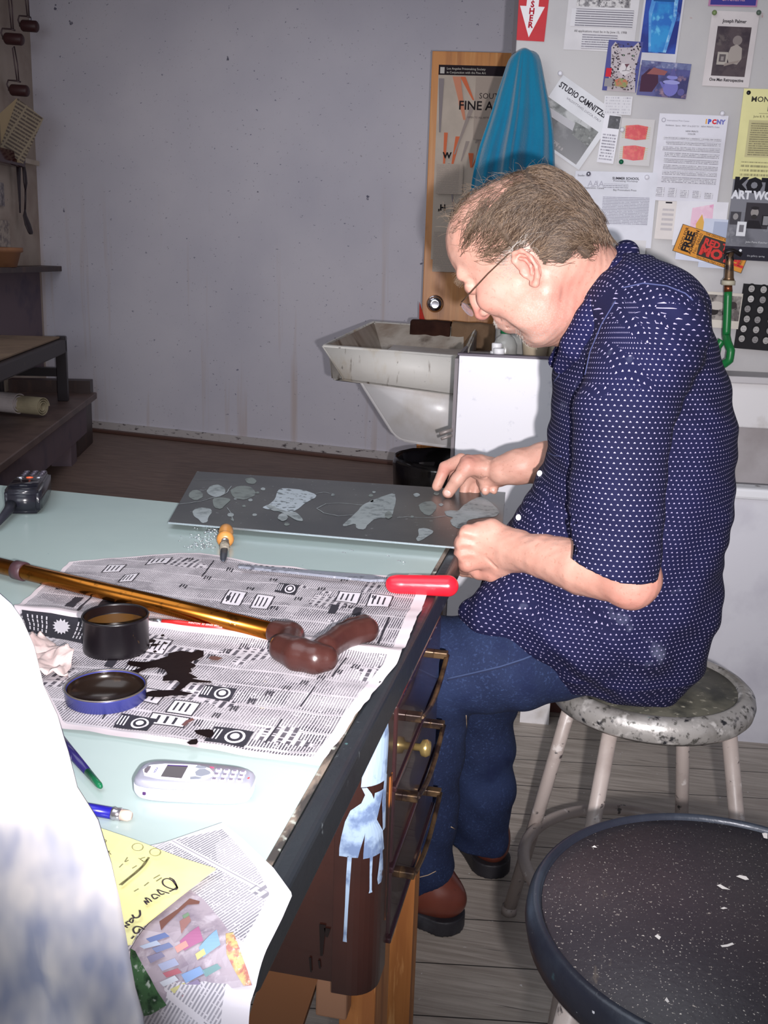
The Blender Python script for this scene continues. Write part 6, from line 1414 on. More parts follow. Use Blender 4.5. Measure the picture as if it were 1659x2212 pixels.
# ================================================================== stools
def stool(name, label, cx, cy, zs, r, base_rot, seatm, topm, legm_, splay=.06, pr=.80):
    t = thing(name, V((cx, cy, 0)), label, 'stool')
    Mz = Matrix.Translation(V((cx, cy, 0)))
    w_ = 1-pr
    b = B(); lathe(b, [(0, zs-.005), (r*pr, zs-.005), (r*(pr+.075*w_), zs-.001), (r*(pr+.3*w_), zs+.002), (r*(pr+.65*w_), zs-.001), (r*(pr+.9*w_), zs-.008), (r, zs-.020), (r*.985, zs-.034), (r*.955, zs-.040), (r*.945, zs-.038), (r*.94, zs-.02), (0, zs-.012)], 96, Mz)
    obj('seat', b, seatm, t, True)
    b = B(); lathe(b, [(0, zs-.0035), (r*(pr-.005), zs-.0035), (r*pr, zs-.0052), (0, zs-.0052)], 96, Mz); obj('seat_panel', b, topm, t, True)
    for k in range(4):
        a = math.radians(base_rot+90*k); c, s = math.cos(a), math.sin(a)
        p0 = V((cx+c*r*.80, cy+s*r*.80, zs-.03)); p1 = V((cx+c*(r*.80+splay+.05), cy+s*(r*.80+splay+.05), 0.008))
        b = B(); tube(b, [p0, p0.lerp(p1, .5), p1], .0125, 16); l = obj('leg', b, legm_, t, True)
        b = B(); tube(b, [p1+V((0, 0, -.007)), p1+V((0, 0, .010))], [.015, .0145], 16); obj('foot_cap', b, legm_, l, True)
    zr = .215; rr_ = r*.80+(splay+.05)*(1-zr/zs)-.012
    b = B(); pts = [V((cx+rr_*math.cos(k*math.pi/32), cy+rr_*math.sin(k*math.pi/32), zr)) for k in range(65)]; tube(b, pts, .011, 12, cap=False); obj('foot_ring', b, legm_, t, True)
    return t
splat = M('paint_spattered_metal', (172, 168, 164), .32, .45, spots=((9, (116, 112, 106), .5, .66), (34, (206, 202, 198), .56, .64), (44, (52, 52, 56), .60, .67), (90, (90, 88, 84), .56, .66), (28, (120, 150, 146), .70, .74)), bump=(80, .35))
splatop = M('grimy_seat_panel', (92, 90, 80), .45, .2, spots=((16, (58, 58, 54), .45, .6), (60, (150, 146, 132), .60, .68), (8, (120, 112, 96), .6, .7)), bump=(90, .4))
legw = M('paint_flecked_cream_legs', (166, 154, 148), .4, spots=((9, (140, 127, 121), .48, .66), (55, (70, 64, 64), .64, .69), (26, (96, 130, 140), .73, .76), (40, (196, 188, 184), .62, .68)), bump=(90, .2))
stool('metal_stool', 'round paint-spattered grey metal stool on cream legs that the man sits on', .128, 1.675, .57, .170, 62, splat, splatop, legw, .06, .82)
blacks = M('worn_black_metal', (34, 36, 46), .34, .2, spots=((10, (48, 54, 64), .45, .65), (150, (190, 190, 196), .71, .74), (14, (70, 110, 116), .71, .78)), bump=(90, .25))
blackt = M('scratched_black_panel', (40, 34, 40), .5, spots=((5, (54, 46, 50), .4, .65), (170, (150, 140, 132), .67, .71), (420, (176, 168, 160), .64, .69), (28, (120, 116, 112), .74, .77), (50, (84, 74, 66), .66, .72, (1, .25, 1))), bump=(120, .3))
bs = stool('metal_stool', 'empty round stool with a scratched black seat in the lower right foreground', .158, .862, .68, .186, 118, blacks, blackt, legw, .06, .925)
b = B()
for pts in ([(1590, 1893), (1598, 1890), (1612, 1893), (1618, 1900), (1610, 1901)], [(1548, 1912), (1556, 1910), (1566, 1916), (1578, 1922), (1560, 1920)], [(1556, 1962), (1564, 1959), (1572, 1962), (1562, 1964)], [(1556, 2042), (1570, 2040), (1582, 2036), (1586, 2040), (1572, 2045), (1560, 2046)], [(1414, 2022), (1420, 2018), (1428, 2024), (1424, 2030)], [(1436, 2160), (1440, 2154), (1446, 2164), (1442, 2166)], [(1278, 1830), (1284, 1826), (1290, 1831)], [(1646, 1800), (1658, 1798), (1658, 1812), (1650, 1810)]):
    f = b.faces.new([b.verts.new(PZ(x, y, .6768)) for x, y in pts])
    if f.normal.z < 0: f.normal_flip()
bmesh.ops.recalc_face_normals(b, faces=b.faces)
obj('paint_flecks', b, M('white_fleck', (206, 200, 196), .5), bs)
# plank under the black stool
# ================================================================== the seated man
from mathutils.bvhtree import BVHTree
P3 = lambda x, y, Y: tuple(PY(x, y, Y))
man = thing('person', V((.128, 1.66, 0)), 'balding man in navy dotted shirt and jeans seated on a stool, holding a plate', 'person')
hA, hP = math.radians(171), math.radians(41)
HF = np.array([math.cos(hA)*math.cos(hP), math.sin(hA)*math.cos(hP), -math.sin(hP)]); HS = np.array([-math.sin(hA), math.cos(hA), 0]); HU = np.cross(HF, HS)
HO = np.array([-.0977, 1.554, 1.2422]); HR = np.stack([HF, HS, HU])
def hw(f, u, s=0.): return HO+HF*f+HU*u+HS*s
def hel(f, u, s, rf, ru, rs): return el_(hw(f, u, s), (rf, rs, ru), HR)
sk = Sdf()
# head
sk.add(hel(-.006, .048, 0, .094, .089, .079), .02); sk.add(hel(.030, .078, 0, .0715, .068, .068), .02); sk.add(hel(.042, .0, 0, .055, .072, .060), .02)
sk.add(hel(-.050, .012, 0, .046, .046, .060), .02)
for q_ in (1, -1):
    sk.add(rc_(hw(.091, .058, q_*.036), hw(.098, .060, q_*.010), .009, .008), .012)
    sk.add(hel(.110, .040, q_*.033, .012, .012, .016), .012, 's')
    sk.add(hel(.070, .004, q_*.044, .026, .022, .018), .02)
    sk.add(rc_(hw(.004, -.038, q_*.050), hw(.052, -.074, q_*.024), .018, .018), .02)
    sk.add(hel(.036, -.040, q_*.045, .035, .032, .018), .02)
    sk.add(hel(.0895, .0375, q_*.032, .0125, .0125, .0145), .004)
    sk.add(rc_(hw(.1005, .0345, q_*.022), hw(.0945, .0325, q_*.043), .0026, .0024), .003)
    sk.add(rc_(hw(.100, .0425, q_*.022), hw(.0925, .0420, q_*.044), .0030, .0026), .004)
sk.add(rc_(hw(.097, .050), hw(.106, .022), .0085, .0085), .008); sk.add(rc_(hw(.106, .022), hw(.1095, .004), .0085, .0112), .006); sk.add(hel(.1085, .0015, 0, .0115, .0095, .0115), .004)
for q_ in (1, -1):
    sk.add(hel(.1005, .0005, q_*.0125, .0095, .0075, .0062), .004); sk.add(hel(.1025, -.0085, q_*.0065, .0045, .003, .0033), .002, 's')
sk.add(hel(.080, -.030, 0, .0215, .024, .031), .012)
sk.add(rc_(hw(.0935, -.0300, -.016), hw(.0985, -.0290, 0), .0042, .0050), .004); sk.add(rc_(hw(.0985, -.0290, 0), hw(.0935, -.0300, .016), .0050, .0042), .004)
sk.add(rc_(hw(.0870, -.0405, -.016), hw(.0910, -.0405, 0), .0045, .0055), .004); sk.add(rc_(hw(.0910, -.0405, 0), hw(.0870, -.0405, .016), .0055, .0045), .004)
sk.add(rc_(hw(.0840, -.0410, -.026), hw(.0985, -.0350, 0), .0016, .0018), .003, 's'); sk.add(rc_(hw(.0985, -.0350, 0), hw(.0840, -.0410, .026), .0018, .0016), .003, 's')
sk.add(rc_(hw(.097, -.006, .019), hw(.086, -.026, .033), .0014, .0014), .006, 's')
sk.add(hel(.060, -.072, 0, .024, .021, .024), .014); sk.add(hel(.026, -.068, 0, .040, .026, .042), .02)
# near ear
ES = .82
def he(f, u, s): return hw(.0015+f*ES, -.001+u*ES, s if abs(s) < .08 else math.copysign(.078+(abs(s)-.078)*ES, s))
ep = [(.010, .012, .078), (.0105, .025, .082), (.001, .0325, .087), (-.012, .027, .093), (-.0185, .009, .097), (-.0165, -.010, .096), (-.007, -.023, .090), (.003, -.0305, .085), (.0085, -.026, .080)]
for sgn_ in (1, -1):
    sk.add(el_(he(-.004, .001, sgn_*.081), (.0145, .0050, .0245), HR), .005)
    E3 = [he(a, c, sgn_*d) for a, c, d in ep]; sk.chain(E3, [.0034, .0034, .0036, .0036, .0034, .0036, .0042, .0050, .0048], .0025)
    sk.chain([he(.000, .021, sgn_*.088), he(-.008, .012, sgn_*.0905), he(-.009, -.002, sgn_*.0905), he(-.002, -.013, sgn_*.088)], [.0022, .0027, .0027, .0025], .002)
    sk.add(el_(he(.0035, -.002, sgn_*.0925), (.0062, .0060, .0078), HR), .0025, 's'); sk.add(rc_(he(.011, .0, sgn_*.084), he(.010, -.008, sgn_*.084), .0033, .0028), .0025)
    sk.add(rc_(he(.004, .026, sgn_*.0905), he(-.012, .018, sgn_*.0965), .0019, .0019), .0015, 's'); sk.add(rc_(he(-.012, .018, sgn_*.0965), he(-.0125, -.008, sgn_*.0965), .0019, .0015), .0015, 's')
# neck and chest core
nb = P3(1316, 650, 1.635)
sk.add(rc_(hw(-.030, -.005), nb, .060, .063), .025); sk.add(rc_(nb, P3(1380, 745, 1.66), .063, .078), .02); sk.add(rc_(hw(.02, -.055), P3(1262, 700, 1.62), .040, .048), .03)
sk.add(rc_(P3(1380, 790, 1.66), P3(1380, 1180, 1.66), .095, .095), .02)
sk.add(rc_(P3(1415, 720, 1.50), P3(1385, 740, 1.80), .052, .040), .02)
# near arm (his left)
EL = P3(1362, 1252, 1.405); WR = P3(1108, 1188, 1.535)
sk.add(rc_(P3(1415, 725, 1.49), P3(1345, 980, 1.40), .052, .048), .02); sk.add(rc_(P3(1345, 980, 1.40), EL, .046, .040), .02)
fm = P3(1258, 1226, 1.455)
sk.add(rc_(EL, fm, .0375, .0400), .008); sk.add(rc_(fm, P3(1175, 1202, 1.50), .0400, .0335), .003); sk.add(rc_(P3(1175, 1202, 1.50), WR, .0335, .0275), .003)
sk.add(rc_(P3(1385, 1252, 1.405), P3(1365, 1268, 1.405), .026, .028), .012)
sk.add(rc_(P3(1120, 1178, 1.535), P3(1078, 1170, 1.550), .023, .026), .014); sk.add(rc_(P3(1120, 1205, 1.535), P3(1082, 1208, 1.550), .022, .024), .014)
# near hand: a closed grip seen from the back
yh = 1.552
sk.add(el_(P3(1062, 1182, yh), (.040, .020, .036)), .014)
kn = [(1008, 1150), (997, 1173), (996, 1197), (1006, 1219)]
for i, (x, y) in enumerate(kn):
    sk.add(rc_(P3(1070, 1162+13*i, yh-.004), P3(x+6, y, yh-.006), .0125, .0125), .010)
    a = P3(x, y, yh-.002); m1 = P3(x-4, y+6+2*i, yh+.030); m2 = P3(x+16, y+16, yh+.045); m3 = P3(x+38, y+14, yh+.035)
    sk.chain([a, m1, m2, m3], [.0118, .0108, .0098, .0088], .0045)
sk.add(rc_(P3(1092, 1222, yh-.002), P3(1066, 1238, yh+.004), .0180, .0150), .010); sk.add(rc_(P3(1066, 1238, yh+.004), P3(1034, 1236, yh+.012), .0140, .0115), .006); sk.add(rc_(P3(1034, 1236, yh+.012), P3(1012, 1222, yh+.022), .0110, .0090), .005)
sk.add(rc_(P3(1040, 1144, yh), P3(1062, 1142, yh), .013, .016), .010)
for (x0, y0, x1, y1) in ((1034, 1196, 1046, 1226), (1024, 1188, 1032, 1216), (1050, 1206, 1072, 1226)): sk.add(rc_(P3(x0, y0, yh-.0245), P3(x1, y1, yh-.0245), .0013, .0012), .004, 's')
for (x0, y0, x1, y1, r_) in ((1022, 1156, 1004, 1152, .0085), (1018, 1176, 998, 1175, .009), (1020, 1198, 1000, 1198, .0085)): sk.add(rc_(P3(x0, y0, yh-.014), P3(x1, y1, yh-.012), r_*.6, r_), .006)
for (x0, y0, x1, y1) in ((1002, 1162, 1024, 1166), (998, 1186, 1022, 1187), (1002, 1209, 1022, 1207)): sk.add(rc_(P3(x0, y0, yh-.022), P3(x1, y1, yh-.024), .0022, .0008), .006, 's')
# far arm and hand (his right), reaching over the far edge of the plate
FW = P3(1086, 1016, 1.90)
sk.add(rc_(P3(1385, 790, 1.83), P3(1330, 1040, 1.895), .042, .042), .012); sk.add(rc_(P3(1330, 1040, 1.90), P3(1180, 1000, 1.90), .042, .0385), .02); sk.add(rc_(P3(1180, 1000, 1.90), P3(1120, 1008, 1.90), .0385, .0315), .012); sk.add(rc_(P3(1120, 1008, 1.90), FW, .0315, .0285), .012)
yf_ = 1.925
sk.add(el_(P3(1048, 1012, yf_), (.042, .022, .024)), .014); sk.add(rc_(P3(1075, 1030, yf_-.008), P3(1052, 1040, yf_-.01), .020, .016), .012)
sk.add(rc_(P3(1035, 1004, yf_-.012), P3(1010, 1000, yf_-.022), .0200, .0155), .010)
# thumb pressed on the plate
sk.chain([P3(1050, 1014, yf_-.020), P3(1012, 1008, yf_-.032), P3(988, 1036, yf_-.040), P3(968, 1064, yf_-.036)], [.0190, .0150, .0122, .0112], .006)
sk.add(rc_(P3(1012, 1008, yf_-.032), P3(1004, 1014, yf_-.034), .0145, .0145), .006)
# index and others hooked under the edge
for i, (kx_, ky_, mx_, my_, tx_, ty_, yo) in enumerate([(996, 994, 962, 1010, 944, 1050, 0), (1010, 996, 985, 1022, 972, 1058, .022), (1030, 1018, 1008, 1042, 1002, 1066, .030), (1046, 1024, 1030, 1046, 1024, 1068, .034)]):
    sk.chain([P3(kx_, ky_, yf_+yo), P3(mx_, my_, yf_+yo+.006), P3(tx_, ty_, yf_+yo)], [.0135, .0118, .0100], .005)
sk.chain([P3(1040, 1040, yf_+.01), P3(1047, 1054, yf_-.012), P3(1049, 1060, yf_-.022)], [.0105, .0095, .0085], .004); sk.chain([P3(1060, 1044, yf_+.01), P3(1066, 1056, yf_-.010), P3(1067, 1060, yf_-.018)], [.0095, .0080, .0070], .004)
for (x0, y0, x1, y1) in ((1032, 1000, 1024, 1030), (1042, 1004, 1034, 1036), (1062, 1022, 1030, 1044)): sk.add(rc_(P3(x0, y0, yf_-.032), P3(x1, y1, yf_-.032), .0012, .0012), .004, 's')
def skdisp(p):
    q = p*220.; return .00028*(np.sin(q[..., 0]+1.7*np.sin(q[..., 2]*.6))*np.sin(q[..., 2]*1.3+q[..., 1])+np.sin(q[..., 1]*2.1+q[..., 0]*.9)*.6)
sk.disp = skdisp
skme, skco, skfs = sk.mesh(.0021, 'body')
# colour weights: R = redness, G = stubble, B = lips
hl = (skco-HO)@HR.T   # f, s, u
def blob(c, r, pts): return np.exp(-((np.linalg.norm((pts-np.array(c)), axis=1)/r)**2)*1.2)
hl2 = hl[:, [0, 2, 1]]
red = blob((.112, .002, 0), .018, hl2)*1.0 + .8*blob((-.003, .0, .092), .026, hl2)+.5*blob((.068, .006, .05), .030, hl2)+.4*blob((.0, -.07, .03), .05, hl2)+.12*blob((-.02, -.05, .05), .05, hl2)
red = red+.45*blob(P3(1375, 1275, 1.39), .045, skco)
for x, y in kn: red = red+.6*blob(P3(x, y, yh), .016, skco)
red = red+.6*blob(P3(1012, 1000, yf_-.03), .02, skco)+.5*blob(P3(962, 1015, yf_), .02, skco)+.3*blob(P3(1060, 1240, yh), .03, skco)
stub = np.clip(1.3*blob((.078, -.050, .0), .046, hl2)+1.0*blob((.045, -.070, .03), .036, hl2)+.6*blob((.02, -.045, .055), .032, hl2), 0, 1)
lip = blob((.097, -.030, 0), .010, hl2)+blob((.090, -.041, 0), .010, hl2)
ca = skme.color_attributes.new('tint', 'FLOAT_COLOR', 'POINT')
arr = np.stack([np.clip(red, 0, 1), stub, np.clip(lip, 0, 1), np.ones(len(skco))], 1).astype(np.float32); ca.data.foreach_set('color', arr.ravel())
def skin_mat():
    mt, nt, p = nmat('skin')
    at = node(nt, 'ShaderNodeAttribute', attribute_name='tint'); sp = node(nt, 'ShaderNodeSeparateColor'); nt.links.new(at.outputs['Color'], sp.inputs[0])
    mp = mapped(nt)
    c = mixc(nt, rampf(nt, nz(nt, mp, 22, 4), .35, .65), lin((192, 148, 132)), lin((182, 134, 118)))
    fr_ = rampf(nt, nz(nt, mp, 190, 2), .62, .72); c = mixc(nt, math_(nt, 'MULTIPLY', fr_, .35), c, lin((142, 88, 68)))
    c = mixc(nt, math_(nt, 'MULTIPLY', sp.outputs[0], .62), c, lin((186, 92, 86)))
    st = rampf(nt, nz(nt, mp, 520, 1, .5), .48, .60); c = mixc(nt, math_(nt, 'MULTIPLY', math_(nt, 'MULTIPLY', st, sp.outputs[1]), .6), c, lin((176, 164, 156)))
    c = mixc(nt, math_(nt, 'MULTIPLY', sp.outputs[1], .22), c, lin((140, 114, 106)))
    c = mixc(nt, math_(nt, 'MULTIPLY', sp.outputs[2], .5), c, lin((178, 92, 88)))
    nt.links.new(c, p.inputs['Base Color']); p.inputs['Roughness'].default_value = .48; p.inputs['Specular IOR Level'].default_value = .4
    p.inputs['Subsurface Weight'].default_value = .12; p.inputs['Subsurface Radius'].default_value = (.012, .005, .003); p.inputs['Subsurface Scale'].default_value = .6
    bn = node(nt, 'ShaderNodeBump', {'Strength': .25, 'Distance': .0012, 'Height': nz(nt, mp, 260, 4)}); nt.links.new(bn.outputs[0], p.inputs['Normal'])
    return mt
body = obj('body', skme, skin_mat(), man)
def bvh_of(me): return BVHTree.FromPolygons([v.co.copy() for v in me.vertices], [tuple(p.vertices) for p in me.polygons])
skb = bvh_of(skme)
def hit(bv, px, py, off=.0):
    d = ray(px, py).normalized(); c0_ = V((0, 0, CAMZ)); r_ = bv.ray_cast(c0_, d)
    if r_[0] is None: return None
    return r_[0]+r_[1]*off
# ------------------------------------------------------------------ shirt
rows = [(560, 1322, 1410, .085), (590, 1290, 1448, .13), (625, 1262, 1487, .165), (680, 1236, 1522, .19), (740, 1212, 1551, .202), (800, 1194, 1573, .205), (900, 1188, 1592, .20), (1000, 1176, 1588, .19), (1100, 1134, 1578, .185), (1180, 1092, 1570, .185), (1260, 1060, 1560, .188), (1330, 1062, 1545, .190), (1400, 1105, 1528, .170), (1440, 1150, 1500, .140), (1478, 1290, 1455, .105)]
Yt_ = 1.665
tz_, tcx, ta, tb = [], [], [], []
for (py, xl, xr, bb_) in rows:
    L_ = PY(xl, py, Yt_); R2_ = PY(xr, py, Yt_); tz_.append((L_.z+R2_.z)/2); tcx.append((L_.x+R2_.x)/2); ta.append((R2_.x-L_.x)/2); tb.append(bb_)
o_ = np.argsort(tz_); tz_ = np.array(tz_)[o_]; tcx = np.array(tcx)[o_]; ta = np.array(ta)[o_]; tb = np.array(tb)[o_]
def torso(p):
    z = p[..., 2]; cx = np.interp(z, tz_, tcx); a = np.interp(z, tz_, ta); b_ = np.interp(z, tz_, tb)
    qx = np.abs(p[..., 0]-cx)/a; qy = np.abs(p[..., 1]-Yt_)/b_
    r_ = (qx**2.3+qy**2.3)**(1/2.3); d = (r_-1)*np.minimum(a, b_)*.85
    return np.maximum(d, np.maximum(.574-z, z-tz_[-1]))
sh = Sdf()
sh.add((torso, np.array([-.2, 1.43, tz_[0]-.01]), np.array([.35, 1.90, tz_[-1]+.01])), .01)
sh.add(el_(P3(1400, 660, 1.55), (.085, .09, .060)), .04); sh.add(el_(P3(1400, 660, 1.78), (.085, .09, .060)), .04)
# belly and the tail lying over the lap
sh.add(rc_(P3(1220, 1200, 1.60), P3(1130, 1295, 1.60), .10, .055), .04); sh.add(rc_(P3(1220, 1200, 1.70), P3(1130, 1280, 1.72), .10, .07), .04)
sh.add(rc_(P3(1120, 1300, 1.56), P3(1022, 1318, 1.565), .050, .026), .03); sh.add(rc_(P3(1250, 1360, 1.52), P3(1050, 1330, 1.535), .062, .028), .03); sh.add(rc_(P3(1330, 1360, 1.53), P3(1240, 1345, 1.53), .070, .058), .03)
SA, SB, SC = P3(1412, 720, 1.495), P3(1345, 900, 1.415), P3(1322, 1240, 1.392)
# armpit crease
def sleeve_part(S_, k=.012):
    S_.add(rc_(SA, SB, .078, .0655), k); S_.add(rc_(SB, SC, .0655, .0640), .01)
sleeve_part(sh)
sh.add(rc_(P3(1405, 740, 1.80), P3(1360, 900, 1.87), .084, .068), .02); sh.add(rc_(P3(1360, 900, 1.875), P3(1335, 1015, 1.895), .066, .062), .01)
# hem cut plane
def hp(n, c):
    n = np.array(n, float); n /= np.linalg.norm(n); c = np.array(c, float); return lambda p: (p-c)@n
hA_, hB_ = np.array(P3(1224, 1184, 1.39)), np.array(P3(1418, 1254, 1.39)); hd_ = (hB_-hA_); hn = np.cross(hd_, np.array([0, 1., .10])); hn = hn if hn[2] < 0 else -hn; hn /= np.linalg.norm(hn)
hcut = lambda p: (p-hA_)@hn     # >0 beyond the hem
slv = [rc_(SA, SB, .078, .0655)[0], rc_(SB, SC, .0655, .0640)[0]]
inner_s = rc_(SB, (np.array(SC)+hn*.1), .060, .0590)[0]
def cutter(p):     # negative inside the region to remove: beyond the hem near the sleeve, and the hollow just inside
    s_ = np.minimum(slv[0](p), rc_(SB, SC, .074, .080)[0](p)); beyond = -hcut(p)
    a = np.maximum(-hcut(p), np.maximum(s_-.01, p[..., 1]-1.455))
    hol = np.maximum(inner_s(p), -(hcut(p)+.05)); return np.minimum(a, hol)
sh.add((cutter, np.array(P3(1200, 1300, 1.30))-.06, np.array(P3(1440, 1090, 1.46))+.05), .003, 's')
def shdisp(p):
    x, y, z = p[..., 0], p[..., 1], p[..., 2]
    w1 = np.sin((z*1.0+x*.75)*58+2.2*np.sin(z*13+y*7)+1.1*np.sin(x*19)); w2 = np.sin((x*1.1-z*.35)*64+1.8*np.sin(z*11+1)+y*9); w3 = np.sin((x*.8+z*1.4)*90+2.5*np.sin(x*23+z*9))
    low = np.clip((1.02-z)/.35, 0, 1); arm = np.clip((1.47-y)/.06, 0, 1)
    return -(.0026*w1*(.35+.65*low) + .0024*w2*(.4+.6*low)*(1-.4*arm) + .0011*w3)*(1-.15*arm) + .0
sh.disp = shdisp
shme, shco, shfs = sh.mesh(.0032, 'shirt')
# uv: torso wraps round the spine, sleeve round the arm
ctr = shco[shfs].mean(1); st_ = np.minimum(slv[0](ctr), slv[1](ctr)); isS = (st_ < .012) & (torso(ctr) > .004)
th_ = np.linspace(-math.pi, math.pi, 721); ex, ey = .17*np.cos(th_), .19*np.sin(th_); arc = np.concatenate([[0], np.cumsum(np.hypot(np.diff(ex), np.diff(ey)))])
corner = shco[shfs.ravel()]; cS = np.repeat(isS, 4)
cx_ = np.interp(corner[:, 2], tz_, tcx)
ang = np.arctan2((corner[:, 1]-Yt_)/.19, (corner[:, 0]-cx_)/.17); fang = np.repeat(np.arctan2((ctr[:, 1]-Yt_)/.19, (ctr[:, 0]-np.interp(ctr[:, 2], tz_, tcx))/.17), 4)
ang = np.where(ang-fang > math.pi, ang-2*math.pi, np.where(fang-ang > math.pi, ang+2*math.pi, ang))
# start the wrap at the hidden side
ang2 = ang+math.pi/2; ang2 = np.where(fang+math.pi/2 > math.pi, ang2-2*math.pi, ang2)
uT = np.interp(ang2, th_, arc) + cx_*.0; vT = corner[:, 2]*1.0
ax_ = np.array(SC)-np.array(SB); ax_ /= np.linalg.norm(ax_); e1_ = np.cross(ax_, [0, 1, 0]); e1_ /= np.linalg.norm(e1_); e2_ = np.cross(ax_, e1_)
r0 = corner-np.array(SB); fr0 = np.repeat(ctr, 4, 0)-np.array(SB)
aS = np.arctan2(r0@e1_, r0@e2_); faS = np.arctan2(fr0@e1_, fr0@e2_); aS = np.where(aS-faS > math.pi, aS-2*math.pi, np.where(faS-aS > math.pi, aS+2*math.pi, aS))
nrm_ = np.cross(shco[shfs[:, 1]]-shco[shfs[:, 0]], shco[shfs[:, 2]]-shco[shfs[:, 0]]); nrm_ /= np.maximum(np.linalg.norm(nrm_, axis=1), 1e-12)[:, None]
topf = np.repeat((np.abs(nrm_[:, 2]) > .55), 4); uT = np.where(topf, corner[:, 0]*1.0, uT); vT = np.where(topf, corner[:, 1]*.9, vT)
uS = aS*.064; vS = -(r0@ax_)
uvl_ = shme.uv_layers.new(name='UVMap'); uvd = np.stack([np.where(cS & ~topf, uS, uT), np.where(cS & ~topf, vS, vT)], 1).astype(np.float32)
if len(shme.polygons)*4 == len(uvd): uvl_.data.foreach_set('uv', uvd.ravel())
def dots_mat(name, base, sp=.0082, rowh=.0068, srcv='UV'):
    mt, nt, p = nmat(name)
    tc = node(nt, 'ShaderNodeTexCoord'); s_ = node(nt, 'ShaderNodeSeparateXYZ'); nt.links.new(tc.outputs[srcv], s_.inputs[0])
    if srcv == 'UV': u, v = s_.outputs[0], s_.outputs[1]
    else: u, v = math_(nt, 'SUBTRACT', s_.outputs[0], math_(nt, 'MULTIPLY', s_.outputs[1], .6)), s_.outputs[2]
    vr = math_(nt, 'DIVIDE', v, rowh); ri = math_(nt, 'FLOOR', vr); fv = math_(nt, 'FRACT', vr)
    off = math_(nt, 'MULTIPLY', math_(nt, 'FRACT', math_(nt, 'MULTIPLY', ri, .5)), 1.0)
    fu = math_(nt, 'FRACT', math_(nt, 'ADD', math_(nt, 'DIVIDE', u, sp), off))
    du_ = math_(nt, 'MULTIPLY', math_(nt, 'ABSOLUTE', math_(nt, 'SUBTRACT', fu, .5)), sp/rowh)
    dv = math_(nt, 'SUBTRACT', fv, .5)
    # little arrow head: |u| + v inside a small triangle
    up_ = math_(nt, 'ADD', math_(nt, 'MULTIPLY', du_, 1.0), math_(nt, 'MULTIPLY', dv, .9))
    m_ = math_(nt, 'MULTIPLY', math_(nt, 'LESS_THAN', up_, .09), math_(nt, 'GREATER_THAN', dv, -.20)); m_ = math_(nt, 'MULTIPLY', m_, math_(nt, 'LESS_THAN', du_, .21))
    mp = mapped(nt)
    c = mixc(nt, rampf(nt, nz(nt, mp, 7, 4), .35, .7), lin(base), lin(tuple(int(q*1.18) for q in base)))
    dust = rampf(nt, nz(nt, mp, 9, 5, .65), .63, .76); c = mixc(nt, math_(nt, 'MULTIPLY', dust, .28), c, lin((150, 156, 186)))
    c = mixc(nt, m_, c, lin((160, 152, 184)))
    nt.links.new(c, p.inputs['Base Color']); p.inputs['Roughness'].default_value = .85; p.inputs['Specular IOR Level'].default_value = .2; 
    bn = node(nt, 'ShaderNodeBump', {'Strength': .2, 'Distance': .001, 'Height': nz(nt, mp, 600, 3)}); nt.links.new(bn.outputs[0], p.inputs['Normal'])
    return mt
shirtm = dots_mat('navy_dotted_cotton', (17, 18, 48))
shirt = obj('shirt', shme, shirtm, man)
shb = bvh_of(shme)
# collar
cl = Sdf(); cp = [(1352, 552, 1.60), (1345, 590, 1.555), (1318, 640, 1.525), (1282, 695, 1.515), (1245, 748, 1.525), (1212, 792, 1.555)]
cl.chain([P3(*q) for q in cp], [.017, .023, .027, .028, .024, .012], .004)
cl.chain([P3(1352, 552, 1.60), P3(1352, 548, 1.68), P3(1325, 585, 1.74), P3(1260, 690, 1.73), P3(1200, 780, 1.66)], [.016, .018, .02, .02, .012], .012)
cl.chain([P3(1338, 545, 1.60), P3(1318, 590, 1.557), P3(1288, 640, 1.540), P3(1252, 700, 1.532), P3(1215, 760, 1.55)], [.006, .007, .008, .008, .006], .006)
clme, clco, clfs = cl.mesh(.003, 'collar')
obj('collar', clme, dots_mat('navy_dotted_collar', (19, 20, 56), srcv='Object'), shirt)
seamm = M('pale_worn_seam', (58, 64, 104), .8); btn = M('white_button', (226, 226, 238), .25)
def seam(pts, r_, mt, bv=shb, par=shirt, nm='seam', n=6):
    q = []
    for a, c in zip(pts, pts[1:]):
        for k in range(n):
            h_ = hit(bv, a[0]+(c[0]-a[0])*k/n, a[1]+(c[1]-a[1])*k/n, r_*.3)
            if h_ and (not q or (h_-q[-1]).length < .04): q.append(h_)
    if len(q) > 2: b = B(); tube(b, q, r_, 6); obj(nm, b, mt, par)
seam([(1345, 622), (1390, 612), (1440, 618), (1480, 634), (1500, 652)], .0011, seamm); seam([(1215, 800), (1190, 835), (1178, 800)], .0008, seamm)
seam([(1226, 1184), (1250, 1206), (1275, 1224), (1320, 1242), (1370, 1249), (1415, 1248)], .0010, seamm)
seam([(1172, 962), (1180, 976), (1196, 984), (1216, 986)], .0010, seamm, nm='pocket_edge'); seam([(1245, 640+180), (1238, 900), (1232, 1000), (1230, 1080)], .0012, M('crease_shade', (14, 16, 50), .9))  # the second, dark line is shade painted along the sleeve's front crease
seam([(1330, 650), (1300, 700), (1275, 760), (1262, 820)], .0010, seamm)
for (x, y) in ((1159, 1024), (1113, 1119)):
    h_ = hit(shb, x+10, y, 0.002)
    if h_ is None: h_ = PY(x+6, y, 1.56)
    h_ = V(h_); b = B(); n_ = V((-.55, -.80, .2)).normalized(); Mq = n_.to_track_quat('Z', 'Y').to_matrix().to_4x4(); Mq.translation = h_
    lathe(b, [(0, .0005), (.0012, .0005), (.0030, .001), (.0046, .0020), (.0050, .0012), (.0046, 0), (0, 0)], 20, Mq); obj('button', b, btn, shirt, True)
